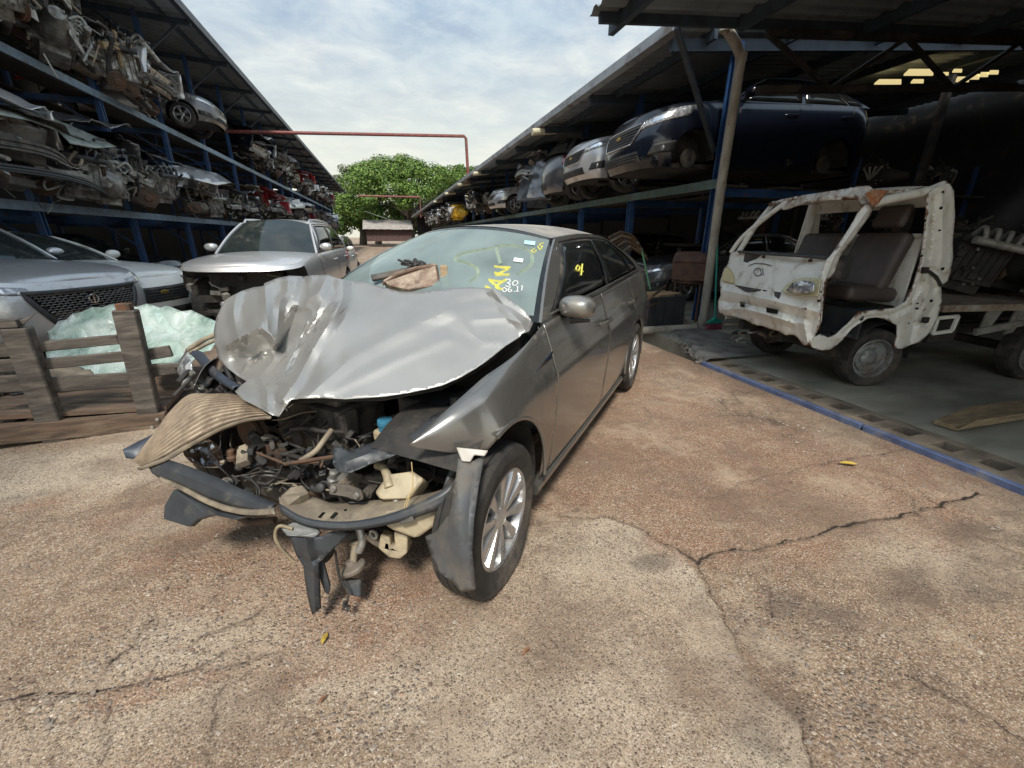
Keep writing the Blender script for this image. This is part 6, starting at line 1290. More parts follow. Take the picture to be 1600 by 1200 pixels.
def build_truck():
    root = empty('truck', tuple(TF.o), R(TF.deg), label='stripped white cab-over mini truck with no doors, seat visible, dented nose and bare rear frame', cat='truck')
    def S(px, py, v=.70, d=0): l = TF.yy(px, py, v); return (l[0] + d, l[1], l[2])
    def sd(L, v=.70): return [(x, y, depth_on(TF, x, y, 'y', v)) for x, y in L]
    def fd(L): return [(x, y, depth_on(TF, x, y, 'x', v)) for x, y, v in L]
    # side panel with door opening: sill, rear pillar, wheel arch
    sideA = [(1281, 522), (1293, 527), (1304, 523), (1324, 505), (1341, 487), (1395, 481), (1414, 471), (1426, 446), (1437, 409), (1443, 363), (1448, 304), (1460, 292), (1481, 286), (1488, 297), (1490, 341), (1486, 380), (1487, 400), (1483, 425), (1480, 438), (1468, 446), (1470, 468), (1463, 497), (1451, 519), (1437, 533), (1406, 545), (1395, 543), (1400, 525), (1400, 508), (1383, 499), (1369, 496), (1355, 498), (1332, 513), (1318, 528), (1304, 540), (1295, 546), (1283, 547), (1268, 543), (1262, 530)]
    sheet('side_panel', sideA, sd([(1281, 522), (1341, 487), (1414, 471), (1443, 363), (1481, 286), (1490, 341), (1470, 468), (1437, 533), (1395, 543), (1355, 498), (1295, 546), (1262, 535)], .70), M_truck, root, TF, [([(1455, 310), (1452, 370), (1446, 415), (1432, 450), (1420, 478), (1396, 490), (1345, 497), (1318, 518)], .03, 3), ([(1470, 300), (1470, 400), (1462, 440)], -.012, 4), ([(1440, 425), (1450, 445), (1445, 480), (1430, 500)], -.03, 4), ([(1455, 450), (1440, 470), (1425, 510), (1420, 535)], .03, 5), ([(1410, 500), (1440, 505), (1462, 470)], .015, 5), ([(1452, 420), (1470, 425), (1480, 435)], .02, 3)], sp=4.2, th=.012, wob=.005, wscale=.10, smooth=20)
    # far side panel, plain
    m = MB(); out = [(.62, .46), (.5, .50), (.42, .66), (.05, .86), (-.08, .9), (-.16, 1.7), (-.30, 1.7), (-.40, 1.0), (-.42, .5), (-.25, .42), (-.25, .5), (-.1, .66), (.15, .70), (.35, .55), (.42, .42), (.62, .40)]
    m.prism(out[::1], lambda x, z, k: (x, -.70 - k, z), .02); m.build('side_panel', M_wplain, root)
    m = MB(); m.tube([(.62, -.70, 1.16), (.50, -.66, 1.45), (.36, -.62, 1.69), (-.2, -.62, 1.72)], .03, 8); m.tube([(-.14, -.68, .9), (-.17, -.64, 1.7)], .045, 8); m.build('far_door_frame', M_wplain, root, smooth=50)
    # rust-eaten inner wheel arch
    m = MB(); rows = [[(math.cos(a) * .31 - .02, yy, .30 + math.sin(a) * .31) for yy in (.69, .35)] for a in np.linspace(-.1, math.pi + .1, 16)]; m.grid(rows); m.grid([[(p[0][0], -p[0][1], p[0][2]), (p[1][0], -p[1][1], p[1][2])] for p in rows]); m.build('wheel_well', M_dark, root)
    # nose panel
    fo = [(1142, 393), (1170, 393), (1215, 396), (1260, 400), (1297, 403), (1292, 420), (1285, 434), (1282, 468), (1281, 500), (1276, 515), (1266, 540), (1255, 540), (1247, 528), (1240, 523), (1228, 524), (1215, 517), (1203, 514), (1190, 509), (1178, 508), (1165, 500), (1152, 496), (1140, 493), (1130, 494), (1123, 489), (1122, 470), (1126, 462), (1125, 440), (1130, 422), (1137, 412)]
    fc = fd([(1142, 393, .60), (1215, 396, .66), (1297, 403, .66), (1137, 412, .64), (1125, 440, .70), (1210, 440, .78), (1285, 440, .72), (1122, 470, .76), (1200, 475, .86), (1281, 480, .76), (1123, 489, .74), (1190, 509, .80), (1266, 540, .74)])
    fcr = [([(1126, 452), (1160, 460), (1200, 468), (1240, 478), (1280, 488)], -.03, 4), ([(1123, 470), (1170, 476), (1230, 490), (1262, 500)], .035, 4), ([(1128, 484), (1160, 482), (1200, 492), (1240, 505)], -.035, 4), ([(1260, 480), (1256, 505), (1262, 535)], -.04, 5), ([(1272, 495), (1268, 520)], .03, 4), ([(1145, 402), (1200, 404), (1270, 412)], .012, 3), ([(1168, 408), (1164, 440)], .012, 2.5), ([(1208, 410), (1205, 445), (1196, 452)], .012, 2.5), ([(1168, 408), (1208, 410)], .01, 2.5), ([(1135, 470), (1150, 492)], .02, 3), ([(1180, 478), (1186, 505)], .02, 3), ([(1225, 485), (1222, 515)], -.02, 4), ([(1245, 490), (1236, 515)], .02, 3)]
    np_ = sheet('nose_panel', fo, fc, M_truck, root, TF, fcr, sp=3.8, th=.01, wob=.006, wscale=.06, smooth=20)
    def onp(L, dlt): f = rbf(fc); return [TF.dd(x, y, f(x, y) - dlt) for x, y in L]
    m = MB(); m.plate(onp([(1147, 445), (1175, 450), (1220, 457), (1217, 467), (1190, 463), (1165, 456)], .012), .006); m.build('grille_slot', M_plastic, root)
    m = MB(); m.plate(onp([(1156, 471), (1164, 472), (1163, 480), (1157, 479)], .03), .004); m.plate(onp([(1197, 480), (1216, 484), (1215, 491), (1198, 488)], .03), .004); m.build('bumper_hole', M_tglass, root)
    # lamps
    m = MB(); m.plate(onp([(1221, 456), (1228, 446), (1240, 438), (1256, 434), (1284, 435), (1279, 463), (1245, 461)], .035), .02); hl = m.build('headlight', mat('yellowed lamp frame', (.55, .50, .30), (.45, .42, .26), 9, .3, 0, coat=.5), root, bevel=.004)
    sheet('lens', [(1228, 454), (1238, 442), (1256, 438), (1273, 441), (1272, 455), (1258, 459), (1240, 459)], [(1228, 454, depth_on(TF, 1228, 454, 'x', .84)), (1256, 438, depth_on(TF, 1256, 438, 'x', .83)), (1272, 455, depth_on(TF, 1272, 455, 'x', .82)), (1250, 449, depth_on(TF, 1250, 449, 'x', .86))], M_lamp, hl, TF, sp=5, wob=.004, wscale=.02, smooth=12)
    m = MB(); m.plate(onp([(1128, 438), (1132, 424), (1137, 417), (1142, 422), (1147, 432), (1147, 443), (1135, 441)], .02), .02); m.build('headlight', mat('yellow plastic lamp', (.55, .45, .20), (.45, .37, .18), 12, .35, 0, coat=.5), root, bevel=.004)
    # faint brand mark ring in black on the nose, wiper posts
    m = MB(); c = [onp([(1184 + math.cos(a) * 6, 425 + math.sin(a) * 6)], .016)[0] for a in np.linspace(.4, 5.4, 14)]; m.tube(c, .004, 5); m.tube(onp([(1188, 420), (1190, 430)], .016), .003, 5); m.tube(onp([(1191, 419), (1193, 430)], .016), .003, 5); m.tube(onp([(1170, 415), (1180, 411), (1193, 412), (1206, 415)], .012), .004, 5); m.build('worn_mark', M_plastic, root)
    for q in ((1194, 401), (1267, 407)): m = MB(); m.lathe([(.001, .02), (.012, .02), (.018, 0), (.001, 0)], c=onp([q], .0)[0], axis='x', n=12); m.build('wiper_post', M_iron, root)
    # windscreen surround
    def T(L, r, nm, mm=M_truck, n=10, flat=1.): m = MB(); m.tube([tuple(p) for p in spline(L, 4 * len(L))], r, n, flat=flat); return m.build(nm, mm, root, smooth=50)
    near = [S(1303, 410, .68), S(1310, 395, .67), S(1335, 360, .66), S(1360, 324, .65)]
    sheet('near_pillar', [(1293, 440), (1284, 500), (1280, 518), (1274, 500), (1280, 440), (1292, 406), (1303, 392), (1348, 324), (1356, 318), (1366, 322), (1360, 336), (1312, 402), (1304, 425)], sd([(1293, 440), (1280, 518), (1274, 500), (1292, 406), (1348, 324), (1366, 322), (1312, 402)], .66), M_truck, root, TF, [([(1283, 505), (1288, 440), (1304, 400), (1356, 328)], -.03, 3)], sp=4, th=.02, wob=.005, wscale=.05)
    T([TF.dd(*q) for q in fd([(1142, 395, .60), (1160, 371, .56), (1190, 345, .50), (1219, 323, .44), (1236, 312, .40)])], .026, 'far_pillar')
    T([TF.dd(*q) for q in fd([(1152, 393, .62), (1200, 397, .70), (1250, 400, .72), (1297, 404, .66)])], .014, 'screen_seal', M_plastic)
    hd = [(1216, 325), (1236, 311), (1254, 305), (1307, 297), (1355, 290), (1374, 300), (1372, 316), (1362, 326), (1350, 321), (1341, 312), (1298, 313), (1259, 318), (1225, 328)]
    sheet('roof_header', hd, fd([(1216, 325, .44), (1236, 311, .42), (1307, 297, .50), (1355, 290, .42), (1362, 326, .44), (1298, 313, .52), (1259, 318, .48)]), M_truckrust, root, TF, [([(1225, 322), (1300, 306), (1360, 306)], -.03, 4), ([(1290, 302), (1310, 308)], .02, 3), ([(1340, 295), (1352, 316)], .02, 3)], sp=4, th=.02, wob=.012, wscale=.05)
    a = [TF.dd(*q) for q in fd([(1236, 311, .42), (1290, 300, .50), (1355, 291, .42)])]
    rows = []
    for i in range(15):
        t = i / 14; r = []
        for j in range(13):
            v = j / 12 * 2 - 1; r.append((lerp(.40 + .05 * (1 - v * v), -.20, t), v * .64, 1.70 + .035 * (1 - v * v) + .05 * t - .03 * (t > .9) + .008 * mnoise.noise(Vector((t * 5, v * 4, 0)))))
        rows.append(r)
    m = MB(); m.grid(rows); m.build('roof', M_truck, root, smooth=40, solid=.03)
    m = MB(); m.tube([tuple(p) for p in spline([S(1362, 318, .66), S(1400, 309, .66), S(1448, 299, .66), S(1475, 289, .66)], 16)], .035, 10); m.build('roof_rail', M_truck, root, smooth=50)
    # rust bloom on the roof corner
    sheet('rust_patch', [(1352, 303), (1362, 297), (1375, 296), (1388, 299), (1380, 308), (1371, 320), (1362, 322), (1358, 312)], sd([(1352, 303), (1375, 296), (1388, 299), (1362, 322)], .715), mat('orange rust', (.42, .16, .06), (.22, .08, .04), 30, .9, 0, .004, 60, thr=(.35, .6), dirt=(.55, .40, .25), damt=.4, dscale=30), root, TF, sp=3, wob=.006, wscale=.02)
    # cab rear wall with window opening
    m = MB(); m.box((-.14, 0, 1.06), (.02, 1.30, .62)); m.box((-.18, 0, 1.66), (.02, 1.30, .14))
    for y in (-.5, -.2, .1, .4): m.bar((-.125, y, .8), (-.125, y, 1.3), .03, .012)
    m.box((-.12, .12, 1.28), (.02, .2, .06)); m.box((-.125, 0, 1.36), (.04, 1.3, .03)); m.build('rear_wall', M_wplain, root, bevel=.004)
    for y in (-.16, .35, .52): m = MB(); m.bar((-.10, y, 1.36), (-.10, y + .03, 1.25), .02, .006); m.build('strap', M_iron, root)
    m = MB(); m.box((.2, 0, .50), (.9, 1.3, .03)); m.box((.02, .42, .72), (.45, .5, .02)); m.box((.27, .3, .6), (.02, .8, .25)); m.build('cab_floor', M_plasticg, root)
    m = MB(); m.box((.55, .05, 1.10), (.2, 1.2, .2)); m.build('dashboard', M_plastic, root, bevel=.03, seg=3)
    for y in (.36, -.30):
        m = MB(); m.box((.12, y, .86), (.5, .50, .13), Matrix.Rotation(-.06, 3, 'Y')); s_ = m.build('seat_cushion', M_seat, root, bevel=.05, seg=4, smooth=60)
        m = MB(); Rm = Matrix.Rotation(-.28, 3, 'Y'); m.box((-.02, y, 1.13), (.12, .50, .52), Rm); m.build('seat_backrest', M_seat, root, bevel=.05, seg=4, smooth=60)
        if y < 0: continue
        m = MB(); m.box((-.10, y, 1.52), (.08, .30, .20), Rm); m.build('headrest', M_seat, root, bevel=.05, seg=4, smooth=60)
    Ms = Matrix.Rotation(.95, 3, 'Y')
    m = MB(); m.lathe([(.185 + .013 * math.cos(q), .013 * math.sin(q)) for q in np.linspace(0, 2 * math.pi, 9)], c=(.47, .34, 1.02), n=36, M=Ms); m.box((.47, .34, 1.02), (.10, .34, .025), Ms); m.build('steering_wheel', M_plastic, root, smooth=60)
    m = MB(); m.tube([(.47, .34, 1.02), (.60, .34, .8)], .03, 10); m.build('steering_column', M_plastic, root)
    # wheels
    for x, y, st in ((0, .60, 0), (.02, -.60, 0), (-1.78, .60, 0), (-1.78, -.60, 0)): tyre_rim(root, x, y, .275, .275, .17, style='steel', lod=48, steer=R(-6) if x > -1 else 0)
    # under the nose
    rg = random.Random(31)
    for k in range(16):
        x, y = rg.uniform(1150, 1240), rg.uniform(502, 525); D = depth_on(TF, x, y, 'x', rg.uniform(.55, .75)); L = [TF.dd(x, y, D), TF.dd(x + rg.uniform(-16, 16), y + rg.uniform(0, 14), D), TF.dd(x + rg.uniform(-26, 26), y + rg.uniform(0, 12), D + .05)]
        m = MB(); m.tube([tuple(p) for p in spline(L, 8)], rg.uniform(.004, .014), 6); m.build('underbody_rod', rg.choice([M_iron, M_tan, M_dark, M_pale]), root, smooth=50)
    m = MB(); m.bar((.45, -.5, .36), (.45, .5, .36), .08, .06); m.bar((0, -.5, .27), (0, .5, .27), .07, .07); m.bar((.7, .3, .42), (-3.2, .3, .50), .07, .10); m.bar((.7, -.3, .42), (-3.2, -.3, .50), .07, .10); m.bar((-1.78, -.5, .28), (-1.78, .5, .28), .08, .08); m.build('chassis', M_dark, root, bevel=.005)
    # bare rear deck
    m = MB(); m.box((-1.65, 0, .72), (2.3, 1.36, .03)); m.bar((-.52, .68, .735), (-2.8, .68, .735), .03, .06); m.build('rear_deck', mat('rusty cream deck', (.36, .34, .28), (.22, .15, .10), 8, .8, 0, .003, 20, dirt=(.15, .09, .06), damt=.45), root)
    m = MB()
    for a_, b_ in (((1457, 521), (1465, 497)), ((1465, 497), (1497, 494)), ((1497, 494), (1487, 517)), ((1487, 517), (1457, 521))): m.bar(S(*a_), S(*b_), .02, .03)
    m.build('tie_bracket', M_wplain, root)
    for xx in (-1.05, -1.35, -2.2): m = MB(); m.plate([(xx, .66, .71), (xx - .16, .66, .71), (xx - .12, .62, .48), (xx - .04, .62, .46)], .02); m.build('deck_bracket', M_pale, root, bevel=.004)
    m = MB(); m.bar((-1.0, .66, .50), (-1.6, .66, .60), .03, .06); m.build('side_rail', M_pale, root)
    m = MB(); m.box((-.75, .45, .50), (.28, .3, .22)); m.build('battery_box', M_dark, root, bevel=.01)
    m = MB(); m.tube([S(1440, 425, .72), S(1452, 424, .73), S(1462, 432, .73), S(1470, 446, .72)], .014, 6); m.build('door_stop', M_dark, root)
    # pressed edges show rust where the metal is bent
    for mm in (M_truck, M_truckrust):
        nt = mm.node_tree; N = nt.nodes; L = nt.links; b = N['Principled BSDF']; src = b.inputs['Base Color'].links[0].from_socket
        ge = N.new('ShaderNodeNewGeometry'); nz = N.new('ShaderNodeTexNoise'); nz.inputs['Scale'].default_value = 16; nz.inputs['Detail'].default_value = 8; nz.inputs['Roughness'].default_value = .7
        tc = N.new('ShaderNodeTexCoord'); L.new(tc.outputs['Object'], nz.inputs['Vector'])
        ad = N.new('ShaderNodeMath'); ad.operation = 'MULTIPLY_ADD'; L.new(nz.outputs['Fac'], ad.inputs[0]); ad.inputs[1].default_value = .22; L.new(ge.outputs['Pointiness'], ad.inputs[2])
        mr = N.new('ShaderNodeMapRange'); mr.inputs['From Min'].default_value = .685; mr.inputs['From Max'].default_value = .715; L.new(ad.outputs[0], mr.inputs['Value'])
        mx = N.new('ShaderNodeMix'); mx.data_type = 'RGBA'; L.new(mr.outputs[0], mx.inputs['Factor']); L.new(src, mx.inputs['A']); mx.inputs['B'].default_value = (.16, .075, .04, 1); L.new(mx.outputs['Result'], b.inputs['Base Color'])
    rh = random.Random(77); m = MB()
    for px, py in ((1470, 325), (1473, 300), (1468, 360), (1473, 420), (1283, 456), (1279, 470), (1277, 500), (1433, 482), (1434, 474), (1445, 345), (1440, 400), (1300, 520), (1420, 505), (1455, 470)):
        p = Vector(S(px, py, .722)); r_ = rh.uniform(.006, .014); m.lathe([(r_, -.004), (r_, .004), (.001, .004)], c=p, axis='y', n=10)
    m.build('bolt_holes', M_tglass, root)
    for px, py in ((1445, 422), (1446, 500)): m = MB(); m.box(S(px, py, .73), (.05, .03, .05)); m.tube([S(px, py - 4, .75), S(px, py + 5, .75)], .01, 8); m.build('door_hinge', M_dark, root, bevel=.003)
build_truck()

# ------------------------------------------------------------------ junk generators
def crumple(mb, c, L, W, amp, sc, seed, M, n=14, th=0.):
    rows = []
    for i in range(n + 1):
        r = []
        for j in range(n + 1):
            x = (i / n - .5) * L; y = (j / n - .5) * W; q = Vector((x / sc + seed * 3.1, y / sc, seed)); z = amp * (mnoise.noise(q) + .5 * abs(mnoise.noise(q * 2.3)))
            r.append(Vector(c) + M @ Vector((x + amp * .5 * mnoise.noise(q + Vector((9, 0, 0))), y + amp * .5 * mnoise.noise(q + Vector((0, 9, 0))), z)))
        rows.append(r)
    mb.grid(rows)
def engine_obj(seed, name='engine'):
    r = random.Random(seed); root = empty(name)
    m = MB(); m.box((0, 0, .30), (.42, .36, .34)); m.box((.02, .0, .50), (.36, .26, .12)); m.box((0, .0, .10), (.34, .26, .12))
    for k in range(14): m.box((r.uniform(-.22, .22), r.choice([-.19, .19]), r.uniform(.15, .5)), (r.uniform(.03, .09), r.uniform(.02, .07), r.uniform(.03, .09)))
    for k in range(7): m.box((-.18 + k * .06, 0, .57), (.015, .22, .03)); m.box((-.18 + k * .06, .185, .3), (.012, .02, .26)); m.box((-.18 + k * .06, -.185, .3), (.012, .02, .26))
    m.build('engine_block', r.choice([M_greyiron, M_alu, M_tan]), root, bevel=.012)
    m = MB(); m.lathe([(.001, -.12), (.17, -.12), (.18, -.04), (.14, .06), (.10, .18), (.07, .28), (.001, .28)], c=(-.32, 0, .28), axis='x', n=18, M=Matrix.Diagonal((-1, 1, 1))); 
    for k in range(6): a = k; m.bar((-.24, math.cos(a) * .16, .28 + math.sin(a) * .16), (-.5, math.cos(a) * .08, .28 + math.sin(a) * .08), .015, .02)
    m.build('gearbox', r.choice([M_alu, M_tan]), root, smooth=35)
    for k in range(3):
        rr_ = r.uniform(.04, .09); m = MB(); m.lathe([(.001, 0), (rr_, 0), (rr_, .01), (rr_ * .85, .015), (rr_, .03), (rr_, .035), (.001, .035)], c=(.22, r.uniform(-.12, .12), r.uniform(.14, .46)), axis='x', n=18); m.build('pulley', M_iron, root, smooth=35)
    m = MB()
    for k in range(4): m.tube([tuple(p) for p in spline([(-.15 + k * .1, .16, .48), (-.15 + k * .1, .27, .47), (-.10 + k * .06, .30, .36), (0, .3, .22)], 10)], .022, 8)
    m.build('exhaust_manifold', r.choice([M_iron, M_pale]), root, smooth=50)
    m = MB()
    for k in range(4): m.tube([tuple(p) for p in spline([(-.15 + k * .1, -.14, .52), (-.15 + k * .1, -.24, .60), (-.13 + k * .08, -.30, .50)], 8)], .02, 8)
    m.tube([(-.2, -.3, .48), (.2, -.3, .48)], .035, 10); m.build('intake_manifold', r.choice([M_plastic, M_pale]), root, smooth=50)
    m = MB()
    for k in range(22): q = (r.uniform(-.24, .24), r.choice([-.21, .21]), r.uniform(.1, .55)); m.lathe([(.014, -.012), (.014, .012), (.001, .014)], c=q, axis='y', n=6)
    m.build('bolts', M_pale, root)
    for k in range(14):
        p = Vector((r.uniform(-.25, .25), r.uniform(-.2, .2), r.uniform(.3, .58))); L = [p]
        for q in range(3): p = p + Vector((r.uniform(-.15, .15), r.uniform(-.15, .15), r.uniform(-.12, .12))); L.append(p)
        m = MB(); m.tube([tuple(p) for p in spline(L, 12)], r.uniform(.004, .016), 7); m.build('hose', r.choice([M_hose, M_plastic, M_pale, M_greyiron]), root, smooth=50)
    return root
def clip_obj(seed, pm, lamp=True):      # cut-off car front end, nose towards +X, 1.5 wide
    r = random.Random(seed); root = empty('cut_front_end')
    m = MB()
    for s in (-1, 1): m.bar((-.5, s * .42, .35), (.35, s * .48, .38), .07, .10); m.bar((-.5, s * .6, .75), (.25, s * .66, .62), .05, .06); m.bar((.2, s * .62, .62), (.36, s * .5, .36), .04, .05)
    m.bar((-.5, -.6, .72), (-.5, .6, .72), .06, .3); m.build('side_rails', r.choice([M_greyiron, M_dark]), root, bevel=.006)
    m = MB(); L = [(.42 - .18 * (v * v) + r.uniform(-.03, .03), v * .68, .42 + r.uniform(-.03, .03)) for v in (-1, -.6, -.2, .2, .6, 1)]; sp = spline(L, 20)
    m.grid([[p + np.array([0, 0, dz]) + np.array([dx, 0, 0]) for dx, dz in ((0, -.07), (.03, -.06), (.035, -.01), (.02, 0), (.035, .01), (.03, .06), (0, .07))] for p in sp]); m.build('bumper_beam', r.choice([M_pale, M_alu, M_greyiron]), root, smooth=40, solid=.006)
    m = MB(); Rm = Matrix.Rotation(r.uniform(-.1, .25), 3, 'Y') @ Matrix.Rotation(r.uniform(-.15, .15), 3, 'X'); crumple(m, (-.1, r.uniform(-.1, .1), .93 + r.uniform(0, .1)), 1.0, 1.35, .10, .35, seed, Rm, 18); m.build('crumpled_hood', pm, root, smooth=35, solid=.006)
    for s in (-1, 1):
        if r.random() < .75: m = MB(); crumple(m, (.0, s * .72, .66), .8, .42, .09, .25, seed + s, Matrix.Rotation(math.pi / 2 + r.uniform(-.3, .3), 3, 'X'), 12); m.build('fender', pm, root, smooth=35, solid=.005)
        if lamp and r.random() < .6:
            m = MB(); m.lathe([(.001, .06), (.05, .055), (.09, .03), (.10, 0), (.06, -.08), (.001, -.1)], c=(.30, s * .55, .62), axis='x', n=14, M=Matrix.Diagonal((1, 1.3, .7))); m.build('headlight', M_lamp, root, smooth=50)
    m = MB(); m.box((-.08, 0, .48), (.4, .5, .36)); m.box((-.05, .25, .5), (.25, .25, .2)); m.box((-.1, -.3, .6), (.2, .18, .14)); m.build('engine_block', r.choice([M_greyiron, M_alu]), root, bevel=.015)
    m = MB(); m.box((.26, 0, .5), (.03, .9, .34), Matrix.Rotation(r.uniform(-.3, .3), 3, 'Y')); m.build('radiator', r.choice([M_cond, M_dark, M_greyiron]), root)
    for k in range(26):
        p = Vector((r.uniform(-.3, .45), r.uniform(-.6, .6), r.uniform(.1, .75))); L = [p]; 
        for q in range(3): p = p + Vector((r.uniform(-.12, .12), r.uniform(-.2, .2), r.uniform(-.16, .1))); L.append(p)
        m = MB(); m.tube([tuple(p) for p in spline(L, 10)], r.choice([.004, .006, .008, .012, .018]), 6); m.build('hose', r.choice([M_hose, M_plastic, M_pale, M_tan, M_pale]), root, smooth=50)
    for k in range(20):
        s_ = r.uniform(.03, .11); m = MB(); c = (r.uniform(-.1, .45), r.uniform(-.65, .65), r.uniform(.15, .8)); m.box(c, (s_, s_ * r.uniform(.5, 1.5), s_ * .5), rrot(r)); m.box(Vector(c) + Vector((s_ * .4, 0, s_ * .2)), (s_ * .6, s_ * .5, s_ * .7), rrot(r)); m.build('bracket', r.choice([M_plastic, M_greyiron, M_tan, M_pale, M_dark]), root, bevel=.005)
    if r.random() < .6:
        m = MB(); m.lathe([(.001, .03), (.05, .03), (.07, .015), (.15, .015), (.15, -.005), (.001, -.005)], c=(-.25, .66, .28), axis='y', n=22); m.build('brake_disc', M_iron, root, smooth=35)
    return root
def axle_obj(seed):
    r = random.Random(seed); root = empty('suspension_assembly'); mm = [M_greyiron, M_iron, M_tan, M_alu]
    m = MB(); m.tube([(-.1, -.6, .15), (0, -.3, .12), (0, .3, .12), (-.1, .6, .15)], .05, 10); m.box((0, 0, .14), (.3, .5, .08)); m.build('subframe', r.choice(mm), root, bevel=.01)
    for s in (-1, 1):
        m = MB(); m.lathe([(.001, .05), (.04, .05), (.06, .03), (.14, .025), (.14, 0), (.07, -.01), (.001, -.02)], c=(r.uniform(-.05, .1), s * .68, .2), axis='y', n=24, M=Matrix.Diagonal((1, s, 1))); m.build('brake_disc', M_iron, root, smooth=35)
        m = MB(); m.tube([(0, s * .62, .2), (-.05, s * .55, .45), (-.08, s * .5, .75)], .03, 10)
        m.tube([(-.05 + .06 * math.cos(q), s * .55 + .06 * math.sin(q), .35 + q * .014) for q in np.linspace(0, 25, 90)], .008, 6); m.build('strut', r.choice([M_dark, M_greyiron]), root, smooth=50)
        m = MB(); m.bar((0, s * .2, .12), (.15, s * .6, .14), .07, .03); m.build('control_arm', r.choice(mm), root, bevel=.006)
    for k in range(6):
        m = MB(); p = Vector((r.uniform(-.2, .2), r.uniform(-.5, .5), .15)); m.tube([p, p + Vector((r.uniform(-.3, .3), r.uniform(-.3, .3), r.uniform(0, .5))), p + Vector((r.uniform(-.3, .4), r.uniform(-.4, .4), r.uniform(0, .7)))], r.uniform(.008, .02), 7); m.build('rod', r.choice(mm + [M_pale]), root, smooth=50)
    return root
def panel_obj(seed, pm, nm='crumpled_panel', L=1.1, W=.7, amp=.12):
    m = MB(); crumple(m, (0, 0, 0), L, W, amp, .3, seed, Matrix.Identity(3), 18); return m.build(nm, pm, None, smooth=35, solid=.006)

